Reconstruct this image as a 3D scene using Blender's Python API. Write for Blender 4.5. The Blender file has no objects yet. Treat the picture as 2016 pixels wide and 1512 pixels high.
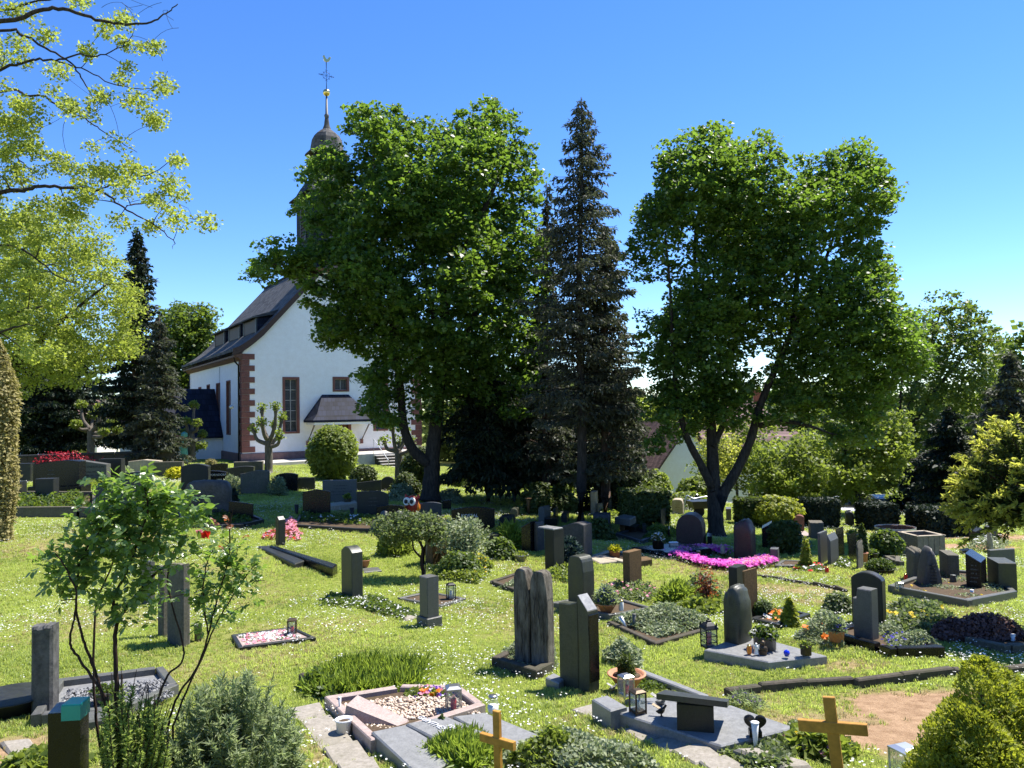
import bpy, math, random
import numpy as np
from mathutils import Matrix, Vector
random.seed(7); np.random.seed(7)
R = math.radians
scene = bpy.context.scene
COL = scene.collection

# ------------------------------------------------------------------ camera
CAM_Z = 5.0
F_PX, CX, CY = 1515.0, 1008.0, 756.0            # focal length in pixels of a 2016 x 1512 frame
PITCH, ROLL = R(1.95), R(-0.95)
cam_d = bpy.data.cameras.new('camera'); cam = bpy.data.objects.new('camera', cam_d); COL.objects.link(cam)
CAM_M = Matrix.Rotation(R(90) + PITCH, 3, 'X') @ Matrix.Rotation(ROLL, 3, 'Z')
cam.matrix_world = Matrix.Translation((0, 0, CAM_Z)) @ CAM_M.to_4x4()
cam_d.sensor_width = 36.0; cam_d.lens = 36.0 * F_PX / 2016.0
cam_d.clip_start = 0.05; cam_d.clip_end = 9000
scene.camera = cam

# ------------------------------------------------------------------ world, sun, exposure
SUN_EL, SUN_AZ = R(60), R(57)                   # azimuth clockwise from +Y (the way the camera looks)
world = bpy.data.worlds.new('World'); scene.world = world; world.use_nodes = True
wn, wl = world.node_tree.nodes, world.node_tree.links
bg = wn['Background']; sky = wn.new('ShaderNodeTexSky'); sky.sky_type = 'NISHITA'; sky.sun_disc = False
sky.sun_elevation = SUN_EL; sky.sun_rotation = SUN_AZ; sky.altitude = 1200; sky.air_density = 1.0; sky.dust_density = 0.0; sky.ozone_density = 4.5
hs = wn.new('ShaderNodeHueSaturation'); hs.inputs['Saturation'].default_value = 1.22; hs.inputs['Hue'].default_value = .510; wl.new(sky.outputs[0], hs.inputs['Color']); wl.new(hs.outputs[0], bg.inputs[0]); bg.inputs[1].default_value = 0.118
sun_d = bpy.data.lights.new('sun', 'SUN'); sun = bpy.data.objects.new('sun', sun_d); COL.objects.link(sun)
sun_d.energy = 5.0; sun_d.angle = R(0.53); sun_d.color = (1.0, 0.95, 0.87)
SUN_DIR = Vector((math.sin(SUN_AZ) * math.cos(SUN_EL), math.cos(SUN_AZ) * math.cos(SUN_EL), math.sin(SUN_EL)))
sun.rotation_euler = SUN_DIR.to_track_quat('Z', 'Y').to_euler(); sun.location = (20, 20, 60)
scene.view_settings.view_transform = 'Standard'; scene.view_settings.look = 'None'
scene.view_settings.gamma = 1.0; scene.view_settings.exposure = 1.14; scene.view_settings.use_curve_mapping = False
scene.render.engine = 'CYCLES'
cy = scene.cycles
cy.use_denoising = True; cy.max_bounces = 6; cy.diffuse_bounces = 3; cy.glossy_bounces = 2; cy.transmission_bounces = 4
cy.transparent_max_bounces = 6; cy.caustics_reflective = False; cy.caustics_refractive = False; cy.sample_clamp_indirect = 6

# ------------------------------------------------------------------ pixels, rays, terrain
_CM = np.array(CAM_M)
def ray(px, py):
    d = _CM @ np.array([(px - CX) / F_PX, -(py - CY) / F_PX, -1.0])
    return d
def at(px, py, Y):                               # the point of the pixel's sight line at distance Y
    d = ray(px, py); d = d * (Y / d[1]); return np.array([d[0], d[1], d[2] + CAM_Z])
def pixel(p):
    q = _CM.T @ (np.asarray(p, float) - np.array([0, 0, CAM_Z])); return CX + F_PX * q[0] / -q[2], CY - F_PX * q[1] / -q[2]
_GY = [-40, 0, 2.2, 4.2, 6, 9, 14, 24, 30, 38, 48, 60, 90, 160, 400, 1200, 2200, 6000]
_GB = [1.6, 1.6, 1.75, 2.7, 2.8, 3.12, 3.42, 3.55, 3.65, 3.75, 3.9, 4.15, 5.4, 9, 16, 14, -4, -10]
_GT = [0, 0, 0, 0, 0, 0, .02, .07, .08, .075, .066, .066, .06, .02, 0, 0, 0, 0]
def G(x, y):
    x = np.asarray(x, float); y = np.asarray(y, float)
    b = np.interp(y, _GY, _GB); t = np.interp(y, _GY, _GT)
    xx = 19 * np.tanh(x / 19 * .92) / .92
    z = CAM_Z - b - t * xx
    k = np.clip((y - 31) / 24, 0, 1); z = z - k * k * (3 - 2 * k) * .2 * np.clip(x - 3, 0, 14) * np.clip((400 - y) / 200, 0, 1)
    w = np.exp(-((y - 30) / 60.) ** 2)
    return z + w * (.035 * np.sin(x * .55 + 1.3) * np.sin(y * .43) + .02 * np.sin(x * 1.3 + y * .9) + .012 * np.sin(2.1 * x - 1.7 * y))
def ground(px, py, dz=0.0):
    """point where the sight line of a pixel meets the ground raised by dz"""
    d = ray(px, py); d = d / d[1]
    lo, hi = 2.5, None; y = 2.5
    while y < 400:
        if CAM_Z + d[2] * y < G(d[0] * y, y) + dz: hi = y; break
        lo = y; y *= 1.02
    if hi is None: hi = lo
    for _ in range(40):
        m = (lo + hi) / 2
        if CAM_Z + d[2] * m < G(d[0] * m, m) + dz: hi = m
        else: lo = m
    return np.array([d[0] * hi, hi, CAM_Z + d[2] * hi])
def onplane(px, py, z):
    d = ray(px, py); k = (z - CAM_Z) / d[2]; return np.array([d[0] * k, d[1] * k, z])
def gz(p): return np.array([p[0], p[1], float(G(p[0], p[1]))])

# ------------------------------------------------------------------ mesh helpers
class MB:
    """collects lofts, blocks, tubes and lathes into one mesh"""
    def __init__(s): s.v = []; s.f = []
    def loft(s, rings, cap0=True, cap1=True, closed=True):
        n = len(rings[0]); o = len(s.v)
        for r in rings: s.v += [tuple(map(float, p)) for p in r]
        for i in range(len(rings) - 1):
            for j in range(n if closed else n - 1):
                k = (j + 1) % n
                s.f.append((o + i * n + j, o + i * n + k, o + (i + 1) * n + k, o + (i + 1) * n + j))
        if cap0: s.f.append(tuple(o + j for j in reversed(range(n))))
        if cap1: s.f.append(tuple(o + (len(rings) - 1) * n + j for j in range(n)))
        return s
    def block(s, poly, z0, z1, b=.006):
        """upright prism over a counter-clockwise outline, chamfered top"""
        b = min(b, (z1 - z0) * .45); q = inset(poly, b)
        return s.loft([[(x, y, z0) for x, y in poly], [(x, y, z1 - b) for x, y in poly], [(x, y, z1) for x, y in q]])
    def box(s, x0, x1, y0, y1, z0, z1, b=.006):
        b = min(b, abs(x1 - x0) * .4, abs(y1 - y0) * .4)
        return s.block([(x0, y0), (x1, y0), (x1, y1), (x0, y1)], z0, z1, b)
    def plate(s, prof, y0, y1, b=.008):
        """outline in x,z (counter-clockwise seen from -y) pushed through from y0 to y1 with chamfered rims"""
        b = min(b, (y1 - y0) * .4); q = inset(prof, b)
        return s.loft([[(x, y0, z) for x, z in q], [(x, y0 + b, z) for x, z in prof], [(x, y1 - b, z) for x, z in prof], [(x, y1, z) for x, z in q]])
    def tube(s, pts, rad, n=6, cap=True):
        pts = [np.asarray(p, float) for p in pts]; rings = []; up = np.array([.13, .31, .94])
        if not hasattr(rad, '__len__'): rad = [rad] * len(pts)
        for i, p in enumerate(pts):
            t = pts[min(i + 1, len(pts) - 1)] - pts[max(i - 1, 0)]; L = np.linalg.norm(t); t = t / (L if L > 1e-9 else 1)
            a = np.cross(t, up)
            if np.linalg.norm(a) < .2: a = np.cross(t, np.array([1., .1, 0]))
            a /= np.linalg.norm(a); c = np.cross(t, a); up = c if i == 0 else up
            rings.append([p + rad[i] * (a * math.cos(2 * math.pi * k / n) + c * math.sin(2 * math.pi * k / n)) for k in range(n)])
        return s.loft(rings, cap, cap)
    def lathe(s, prof, c=(0, 0, 0), n=16, sx=1, sy=1):
        rings = [[(c[0] + r * sx * math.cos(2 * math.pi * k / n), c[1] + r * sy * math.sin(2 * math.pi * k / n), c[2] + z) for k in range(n)] for r, z in prof]
        return s.loft(rings, prof[0][0] > 1e-4, prof[-1][0] > 1e-4)
    def ball(s, c, r, n=10, m=6, sz=1):
        return s.lathe([(max(r * math.sin(math.pi * i / m), 1e-4), -r * sz * math.cos(math.pi * i / m)) for i in range(m + 1)], c, n)
    def quad(s, a, b, c, d):
        o = len(s.v); s.v += [tuple(map(float, p)) for p in (a, b, c, d)]; s.f.append((o, o + 1, o + 2, o + 3)); return s
    def poly(s, pts):
        o = len(s.v); s.v += [tuple(map(float, p)) for p in pts]; s.f.append(tuple(range(o, o + len(pts)))); return s
    def mesh(s, name, smooth=False):
        me = bpy.data.meshes.new(name); me.from_pydata(s.v, [], s.f)
        if smooth: me.polygons.foreach_set('use_smooth', [True] * len(me.polygons))
        return me
    def obj(s, name, m, parent=None, smooth=False, **k):
        return link(name, s.mesh(name, smooth), m, parent, **k)
def inset(poly, b):
    n = len(poly); out = []
    for i in range(n):
        p0, p, p1 = np.array(poly[i - 1], float), np.array(poly[i], float), np.array(poly[(i + 1) % n], float)
        a = p - p0; c = p1 - p; a /= max(np.linalg.norm(a), 1e-9); c /= max(np.linalg.norm(c), 1e-9)
        m = np.array([-a[1] - c[1], a[0] + c[0]]); L = np.linalg.norm(m)
        m = m / L if L > 1e-6 else np.array([-a[1], a[0]])
        k = max(abs(m @ np.array([-a[1], a[0]])), .4); out.append(tuple(p + m * b / k))
    return out
def link(name, me, m, parent=None, loc=None, rz=None, label=None, cat=None, group=None, kind=None):
    if m is not None and len(me.materials) == 0: me.materials.append(m)
    o = bpy.data.objects.new(name, me); COL.objects.link(o)
    if parent is not None: o.parent = parent
    if loc is not None: o.location = tuple(loc)
    if rz is not None: o.rotation_euler = (0, 0, rz)
    return tag(o, label, cat, group, kind)
def tag(o, label=None, cat=None, group=None, kind=None):
    for k, v in (('label', label), ('category', cat), ('group', group), ('kind', kind)):
        if v: o[k] = v
    return o
def thing(name, label, cat, loc, rz=0, group=None):
    o = bpy.data.objects.new(name, None); COL.objects.link(o); o.location = tuple(loc); o.rotation_euler = (0, 0, rz)
    o.empty_display_size = .2
    return tag(o, label, cat, group)
def npmesh(name, V, T):
    """mesh from an (n,3) vertex array and an (m,3) or (m,4) index array"""
    V = np.ascontiguousarray(V, np.float32); T = np.ascontiguousarray(T, np.int32); k = T.shape[1]
    me = bpy.data.meshes.new(name); me.vertices.add(len(V)); me.vertices.foreach_set('co', V.ravel())
    me.loops.add(T.size); me.loops.foreach_set('vertex_index', T.ravel()); me.polygons.add(len(T))
    me.polygons.foreach_set('loop_start', np.arange(0, T.size, k, dtype=np.int32)); me.update(calc_edges=True); return me
def copy_tree(o, parent=None):
    c = o.copy(); COL.objects.link(c); c.parent = parent
    for ch in o.children: copy_tree(ch, c)
    return c

# ------------------------------------------------------------------ materials
MATS = {}
def srgb(r, g, b): return tuple(((c / 255) / 12.92 if c / 255 <= .04045 else ((c / 255 + .055) / 1.055) ** 2.4) for c in (r, g, b))
def _new(name):
    m = bpy.data.materials.new(name); m.use_nodes = True; MATS[name] = m; return m, m.node_tree.nodes, m.node_tree.links
def _noise(n, l, vec, scale, detail=4, rough=.6):
    t = n.new('ShaderNodeTexNoise'); t.inputs['Scale'].default_value = scale; t.inputs['Detail'].default_value = detail; t.inputs['Roughness'].default_value = rough
    if vec is not None: l.new(vec, t.inputs['Vector'])
    return t.outputs['Fac']
def _ramp(n, l, fac, stops):
    r = n.new('ShaderNodeValToRGB'); l.new(fac, r.inputs[0]); e = r.color_ramp.elements
    while len(e) < len(stops): e.new(.5)
    for k, (p, c) in enumerate(stops):
        e[k].position = p; e[k].color = (c[0], c[1], c[2], 1) if hasattr(c, '__len__') else (c, c, c, 1)
    return r.outputs[0]
def _mix(n, l, fac, a, b):
    m = n.new('ShaderNodeMix'); m.data_type = 'RGBA'
    for s, v in ((m.inputs[0], fac), (m.inputs[6], a), (m.inputs[7], b)):
        if hasattr(v, 'is_output'): l.new(v, s)
        elif hasattr(v, '__len__'): s.default_value = (v[0], v[1], v[2], 1)
        else: s.default_value = v
    return m.outputs[2]
def _bump(n, l, b, h, strength, dist=.02):
    u = n.new('ShaderNodeBump'); u.inputs['Strength'].default_value = strength; u.inputs['Distance'].default_value = dist
    l.new(h, u.inputs['Height']); l.new(u.outputs[0], b.inputs['Normal'])
def stone(name, c, c2=None, scale=30, rough=.6, bump=.15, stain=.25, stain_c=(.10, .10, .045), spec=.4, sc2=2.0, dist=.01):
    """mineral surface: two tones, fine grain, blotchy stains"""
    m, n, l = _new(name); b = n['Principled BSDF']; tc = n.new('ShaderNodeTexCoord').outputs['Object']
    c2 = c2 or tuple(x * .6 for x in c)
    fine = _noise(n, l, tc, scale, 6, .75); big = _noise(n, l, tc, sc2, 5, .65); mid = _noise(n, l, tc, scale * .22, 5, .7)
    k = _ramp(n, l, fine, [(.36, c2), (.62, c)])
    k = _mix(n, l, _ramp(n, l, mid, [(.42, 0), (.75, .55)]), k, tuple(min(1, x * 1.35) for x in c))
    k = _mix(n, l, _ramp(n, l, big, [(.45, 0), (.72, stain)]), k, stain_c)
    mp = n.new('ShaderNodeMapping'); mp.inputs['Scale'].default_value = (1, 1, .07); l.new(tc, mp.inputs[0]); sk = _noise(n, l, mp.outputs[0], 16 if scale > 15 else 3.0, 5, .7)
    k = _mix(n, l, _ramp(n, l, sk, [(.50, 0), (.72, .55 * min(1, stain * 2))]), k, tuple((x * .35 + y * .65) for x, y in zip(c2, stain_c)))
    l.new(k, b.inputs['Base Color']); b.inputs['Specular IOR Level'].default_value = spec
    l.new(_ramp(n, l, mid, [(.3, rough * .8), (.7, min(1, rough * 1.2))]), b.inputs['Roughness'])
    if bump: _bump(n, l, b, fine if bump < .4 else mid, bump, dist)
    return m
def plain(name, c, rough=.5, metal=0, spec=.4, var=.12, scale=8, bump=0, emit=None):
    m, n, l = _new(name); b = n['Principled BSDF']; tc = n.new('ShaderNodeTexCoord').outputs['Object']
    f = _noise(n, l, tc, scale, 5, .65)
    l.new(_mix(n, l, _ramp(n, l, f, [(.3, 0), (.7, 1)]), tuple(x * (1 - var) for x in c), tuple(min(1, x * (1 + var)) for x in c)), b.inputs['Base Color'])
    b.inputs['Roughness'].default_value = rough; b.inputs['Metallic'].default_value = metal; b.inputs['Specular IOR Level'].default_value = spec
    if bump: _bump(n, l, b, f, bump)
    return m
def leafmat(name, c, c2, trans=(.3, .45, .04), tw=.4, rough=.45, clump=.5, spec=.35, cw=1.8):
    """leaf: gloss over a diffuse and translucent body, colour differing leaf by leaf and clump by clump"""
    m, n, l = _new(name); b = n['Principled BSDF']; out = n['Material Output']
    ge = n.new('ShaderNodeNewGeometry'); rnd = ge.outputs['Random Per Island']; pos = ge.outputs['Position']
    f = _noise(n, l, pos, clump, 3, .6)
    mx = n.new('ShaderNodeMath'); mx.operation = 'MULTIPLY_ADD'; l.new(f, mx.inputs[0]); mx.inputs[1].default_value = cw; ad = n.new('ShaderNodeMath'); ad.operation = 'ADD'; l.new(rnd, ad.inputs[0]); ad.inputs[1].default_value = .5 - cw * .5; l.new(ad.outputs[0], mx.inputs[2])
    k = _mix(n, l, _half(n, l, mx.outputs[0]), c, c2)
    l.new(k, b.inputs['Base Color']); b.inputs['Roughness'].default_value = rough; b.inputs['Specular IOR Level'].default_value = spec
    t = n.new('ShaderNodeBsdfTranslucent'); l.new(_mix(n, l, _half(n, l, mx.outputs[0]), trans, tuple(min(1, x * 1.5) for x in trans)), t.inputs[0])
    s = n.new('ShaderNodeMixShader'); s.inputs[0].default_value = tw
    l.new(b.outputs[0], s.inputs[1]); l.new(t.outputs[0], s.inputs[2]); l.new(s.outputs[0], out.inputs[0])
    return m
def _half(n, l, v):
    q = n.new('ShaderNodeMapRange'); q.inputs[1].default_value = .4; q.inputs[2].default_value = 1.5; l.new(v, q.inputs[0]); return q.outputs[0]
def glass(name, c=(.9, .95, .95), rough=.05, alpha=.25):
    m, n, l = _new(name); b = n['Principled BSDF']; out = n['Material Output']
    b.inputs['Base Color'].default_value = (*c, 1); b.inputs['Roughness'].default_value = rough
    t = n.new('ShaderNodeBsdfTransparent'); t.inputs[0].default_value = (*c, 1); s = n.new('ShaderNodeMixShader'); s.inputs[0].default_value = alpha
    l.new(t.outputs[0], s.inputs[1]); l.new(b.outputs[0], s.inputs[2]); l.new(s.outputs[0], out.inputs[0]); return m

def bark(name, c, c2, scale=6, bump=.8):
    m, n, l = _new(name); b = n['Principled BSDF']; tc = n.new('ShaderNodeTexCoord').outputs['Object']
    mp = n.new('ShaderNodeMapping'); mp.inputs['Scale'].default_value = (1, 1, .22); l.new(tc, mp.inputs[0])
    f = _noise(n, l, mp.outputs[0], scale * 3, 6, .7); l.new(_ramp(n, l, f, [(.35, c2), (.65, c)]), b.inputs['Base Color'])
    b.inputs['Roughness'].default_value = .9; b.inputs['Specular IOR Level'].default_value = .15; _bump(n, l, b, f, bump, .03); return m
def slate(name, c, w=.32, h=.2, rough=.45, axis=None):
    """courses of roofing slate, each slate a little lighter or darker (too far away to pick apart)"""
    m, n, l = _new(name); b = n['Principled BSDF']; uv = n.new('ShaderNodeTexCoord').outputs['UV']
    br = n.new('ShaderNodeTexBrick'); l.new(uv, br.inputs['Vector']); br.offset = .5
    br.inputs['Color1'].default_value = (*[x * .5 for x in c], 1); br.inputs['Color2'].default_value = (*[x * 1.6 for x in c], 1); b.inputs['Specular IOR Level'].default_value = .2
    br.inputs['Mortar'].default_value = (*[x * .25 for x in c], 1); br.inputs['Scale'].default_value = 1; br.inputs['Mortar Size'].default_value = .012
    br.inputs['Brick Width'].default_value = w; br.inputs['Row Height'].default_value = h; br.inputs['Bias'].default_value = 0
    f = _noise(n, l, uv, .9, 5, .7); k = _mix(n, l, _ramp(n, l, f, [(.4, 0), (.8, .6)]), br.outputs[0], tuple(x * 1.6 + .01 for x in c))
    l.new(k, b.inputs['Base Color']); b.inputs['Roughness'].default_value = rough
    _bump(n, l, b, br.outputs['Fac'], -.5, .02); return m
def uvmesh(me, fn):
    uv = me.uv_layers.new(name='UVMap'); co = [v.co for v in me.vertices]
    for lp in me.loops: uv.data[lp.index].uv = fn(co[lp.vertex_index])

M_ = {}
def make_mats():
    stone('granite_black', (.007, .007, .008), (.003, .003, .003), 90, .28, .03, .15, (.022, .025, .02), .35)
    stone('granite_dark', (.026, .027, .026), (.010, .011, .011), 80, .42, .06, .4, (.05, .055, .03), .3)
    stone('granite_green', (.050, .054, .040), (.018, .020, .015), 70, .45, .08, .5, (.085, .085, .03), .4)
    stone('granite_grey', (.105, .104, .096), (.045, .045, .042), 80, .5, .08, .4, (.10, .11, .07), .4)
    stone('granite_blue', (.040, .046, .055), (.016, .019, .024), 50, .4, .06, .3, (.05, .055, .05), .45)
    stone('slab_grey', (.24, .24, .235), (.15, .15, .15), 60, .35, .04, .2, (.12, .13, .11), .5)
    stone('granite_red', (.085, .042, .034), (.032, .014, .012), 45, .5, .15, .4, (.08, .06, .045), .35)
    stone('gneiss', (.075, .070, .066), (.026, .025, .025), 14, .55, .5, .35, (.10, .09, .08), .3, 2.5)
    stone('sandstone_brown', (.15, .092, .042), (.075, .045, .02), 24, .85, .25, .35, (.07, .055, .03), .2)
    stone('sandstone_pale', (.42, .36, .27), (.28, .23, .17), 24, .85, .3, .4, (.18, .16, .10), .2)
    stone('sandstone_grey', (.135, .122, .096), (.065, .058, .045), 26, .85, .3, .5, (.10, .10, .045), .2)
    stone('pink_granite', (.38, .30, .265), (.24, .175, .15), 70, .55, .1, .25, (.25, .2, .17), .35)
    stone('concrete', (.30, .27, .23), (.19, .17, .14), 26, .9, .35, .5, (.13, .12, .07), .2)
    stone('old_kerb', (.085, .07, .055), (.035, .03, .022), 18, .9, .5, .5, (.05, .06, .025), .2)
    stone('rough_rock', (.11, .106, .10), (.03, .03, .031), 9, .75, .9, .35, (.08, .085, .05), .3, 3.0, .03)
    stone('lime_plaster', (.90, .865, .835), (.84, .81, .785), 12, .9, .08, .10, (.55, .54, .50), .2, .25)
    stone('red_sandstone', (.22, .095, .075), (.14, .058, .046), 14, .88, .3, .3, (.16, .09, .075), .2)
    stone('plinth_stone', (.25, .155, .14), (.17, .10, .09), 12, .88, .25, .4, (.13, .10, .09), .2)
    stone('paving', (.50, .47, .42), (.38, .35, .31), 14, .9, .2, .3, (.25, .24, .20), .2, 1.0)
    stone('soil', (.10, .07, .045), (.04, .028, .018), 30, .95, .8, .2, (.05, .05, .02), .1, 2, .02)
    stone('terracotta', (.50, .22, .12), (.38, .16, .085), 25, .75, .1, .3, (.42, .30, .24), .3)
    plain('white_paint', (.78, .78, .76), .5); plain('white_plastic', (.75, .75, .74), .35)
    plain('grey_plastic', (.30, .30, .30), .5); plain('black_plastic', (.012, .012, .013), .4)
    plain('teal_board', (.02, .26, .20), .35, var=.06); plain('teal_lit', (.02, .42, .32), .3, var=.05)  # second teal is the first made brighter, as if lit from above
    plain('oak_yellow', (.40, .20, .035), .5, var=.3, scale=16); plain('dark_timber', (.055, .028, .018), .6)
    plain('brown_timber', (.12, .055, .03), .65, var=.25, scale=14, bump=.2); plain('grey_timber', (.20, .17, .135), .8, var=.3, scale=14, bump=.3)
    plain('steel', (.42, .42, .42), .32, .9); plain('zinc', (.55, .57, .58), .35, .8); plain('bronze', (.075, .055, .035), .5, .6)
    plain('dark_iron', (.02, .02, .022), .5, .5); plain('verdigris', (.12, .34, .27), .7, var=.25)
    plain('gold', (.80, .58, .20), .25, 1.0); plain('gold_letters', (.55, .50, .40), .4, .3); plain('white_letters', (.55, .55, .55), .6); plain('dark_letters', (.02, .02, .02), .6)
    plain('wax_red', (.62, .02, .015), .4); plain('wax_orange', (.75, .22, .02), .4); plain('wax_white', (.82, .80, .74), .4)
    plain('car_white', (.75, .76, .78), .2, spec=.6, var=.02); plain('car_glass', (.03, .035, .04), .08, spec=.6); plain('rubber', (.015, .015, .015), .8)
    plain('rust', (.20, .085, .04), .85, var=.4, scale=6, bump=.2); plain('blue_glass', (.008, .03, .62), .08, spec=.6, var=.05)
    plain('leaded_dark', (.03, .033, .04), .3, spec=.3, var=.5, scale=3); plain('lead', (.10, .105, .11), .6, .2); plain('window_frame_pale', (.34, .32, .30), .6)
    plain('owl_red', (.36, .035, .018), .45, var=.35, scale=9); glass('lantern_glass', (.90, .92, .91), .05, .09)
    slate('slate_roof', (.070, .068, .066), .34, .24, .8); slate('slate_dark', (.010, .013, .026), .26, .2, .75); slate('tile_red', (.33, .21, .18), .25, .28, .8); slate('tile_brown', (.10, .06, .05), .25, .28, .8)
    bark('bark_dark', (.06, .05, .042), (.018, .015, .012)); bark('bark_grey', (.16, .14, .115), (.07, .06, .05)); bark('bark_brown', (.10, .065, .045), (.035, .022, .016)); bark('bark_rose', (.05, .03, .022), (.015, .01, .008), 20, .4)
    bark('silver_wood', (.20, .178, .14), (.04, .033, .025), 5, 1.0)
    L = leafmat
    L('leaf_maple', (.015, .044, .013), (.088, .140, .026), (.19, .31, .03), .39, .45, .8, .35, 2.4)
    L('leaf_spring', (.11, .165, .028), (.28, .31, .055), (.38, .45, .06), .46, .5, .5)
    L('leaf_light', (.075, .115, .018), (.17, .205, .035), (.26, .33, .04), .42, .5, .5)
    L('leaf_mid', (.035, .070, .013), (.09, .13, .024), (.16, .23, .025), .40, .5, .5)
    L('leaf_pale', (.07, .10, .045), (.14, .17, .07), (.18, .24, .06), .4, .5, .6)
    L('leaf_far', (.05, .09, .03), (.10, .14, .05), (.16, .22, .06), .4, .55, .5)
    L('needle_dark', (.010, .020, .012), (.028, .042, .022), (.02, .035, .012), .18, .6, .6, .25)
    L('needle_grey', (.032, .042, .030), (.095, .096, .068), (.09, .11, .05), .25, .6, .7, .25)
    L('needle_blue', (.020, .040, .038), (.05, .085, .075), (.03, .06, .04), .2, .6, .6)
    L('thuja_gold', (.07, .11, .014), (.31, .32, .03), (.36, .40, .03), .38, .6, 3.0)
    L('thuja_green', (.03, .06, .01), (.075, .11, .018), (.09, .14, .015), .3, .6, 3.0)
    L('yew_new', (.17, .20, .03), (.38, .37, .08), (.46, .48, .07), .5, .55, 1.5)
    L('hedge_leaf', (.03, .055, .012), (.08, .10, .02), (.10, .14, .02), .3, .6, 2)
    L('dry_hedge', (.16, .14, .05), (.38, .33, .13), (.3, .28, .08), .3, .7, 3)
    L('leaf_rose', (.050, .10, .028), (.13, .19, .055), (.24, .38, .045), .40, .3, 6, .6)
    L('leaf_bronze', (.10, .03, .02), (.22, .09, .03), (.35, .10, .03), .4, .4, 6)
    L('lavender_leaf', (.13, .17, .085), (.30, .34, .19), (.32, .40, .16), .4, .6, 4)
    L('silver_leaf', (.12, .155, .08), (.33, .36, .21), (.22, .28, .11), .3, .6, 4)
    L('rosemary', (.09, .135, .035), (.23, .27, .075), (.34, .44, .08), .45, .6, 5)
    L('red_maple', (.20, .008, .018), (.40, .03, .05), (.5, .03, .05), .4, .5, 4); L('heather', (.10, .055, .05), (.22, .12, .10), (.2, .1, .07), .25, .7, 4)
    L('yellow_leaf', (.40, .38, .01), (.60, .55, .02), (.5, .5, .02), .4, .5, 4)
    L('petal_magenta', (.62, .05, .44), (.82, .22, .64), (.8, .12, .55), .4, .6, 4); L('petal_pink', (.62, .16, .26), (.80, .42, .50), (.7, .3, .3), .35, .6, 4)
    L('petal_red', (.60, .01, .01), (.75, .06, .02), (.7, .03, .02), .35, .6, 4); L('petal_orange', (.75, .16, .01), (.85, .30, .02), (.7, .2, .02), .35, .6, 4)
    L('petal_purple', (.10, .02, .32), (.30, .12, .55), (.2, .06, .4), .35, .6, 4); L('petal_blue', (.03, .02, .30), (.06, .05, .45), (.05, .03, .4), .3, .6, 4)
    L('petal_white', (.72, .72, .68), (.82, .82, .80), (.6, .6, .55), .3, .6, 4); L('petal_yellow', (.78, .55, .01), (.85, .66, .03), (.7, .5, .02), .35, .6, 4)
    L('grass_blade', (.135, .20, .038), (.39, .42, .125), (.44, .53, .095), .45, .5, .55, .3, 3.4)
    L('grass_long', (.10, .16, .02), (.20, .27, .04), (.30, .40, .045), .42, .45, 1)
    L('straw', (.34, .29, .12), (.52, .45, .22), (.36, .3, .12), .3, .7, 1)
make_mats()
def A(k): return MATS[k]

# ------------------------------------------------------------------ terrain
# bare or dry spots of the lawn: (x, y, radius x, radius y, dryness, bare earth)
SPOTS = []
def spot(px, py, rx, ry, dry=1.0, bare=0.0): p = ground(px, py); SPOTS.append((p[0], p[1], rx, ry, dry, bare))
for a in ((150, 1080, 2.2, 1.4, .8), (260, 1060, 1.2, 1.0, .9), (470, 1180, 1.2, 1.2, .5), (560, 1250, 1.3, 1.0, .55), (1340, 1100, 1.2, 1.0, .9, .25), (1430, 1125, 1.6, .8, 1, .3),
          (1540, 1160, 1.6, .8, 1, .3), (1640, 1185, 1.2, .6, .8, .15), (1290, 1085, .8, .7, .8), (1800, 1400, .9, .7, 1, 1), (1720, 1450, 1.0, .5, 1, .9), (1620, 1420, .6, .4, .9, .5), (1860, 1450, .9, .8, 1, 1), (1900, 1380, .9, .5, 1, .8),
          (640, 1480, .5, .6, .8, .35), (1690, 1310, .5, .3, .8, .5), (30, 1480, .7, .5, .9, .6), (1480, 1300, 1.0, .3, .5), (1860, 1055, 3.5, 1.3, 1, .9), (1900, 1075, 2.5, .9, 1, .9), (880, 1060, 2, 1.5, .3, .3), (1250, 1060, 1.8, 1.2, .4, .5), (700, 1225, .8, .6, .5), (1560, 1275, .9, .5, .4)):
    spot(*a)
def cover(x, y):
    """dryness and bareness of the ground at points"""
    x = np.asarray(x, float); y = np.asarray(y, float); d = np.zeros_like(x); e = np.zeros_like(x)
    wob = .35 * np.sin(x * 2.9 + 1.7 * np.sin(y * 2.3)) + .25 * np.sin(y * 4.7 + x * 3.1) + .2 * np.sin(x * 7.7 - y * 6.1)
    for sx, sy, rx, ry, dr, br in SPOTS:
        r = np.sqrt(((x - sx) / rx) ** 2 + ((y - sy) / ry) ** 2) + .35 * wob
        k = np.clip(1.35 - r, 0, 1); d = np.maximum(d, k * dr); e = np.maximum(e, k * br)
    d = np.maximum(d, np.clip(.55 * np.sin(x * .9 + 2 * np.sin(y * .4)) * np.sin(y * .8 + 1.1 + np.sin(x * .5)) + .25 * wob, 0, .5))
    e = np.maximum(e, np.clip((y - 52) / 8, 0, .4) * 0)
    return d, e
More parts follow.
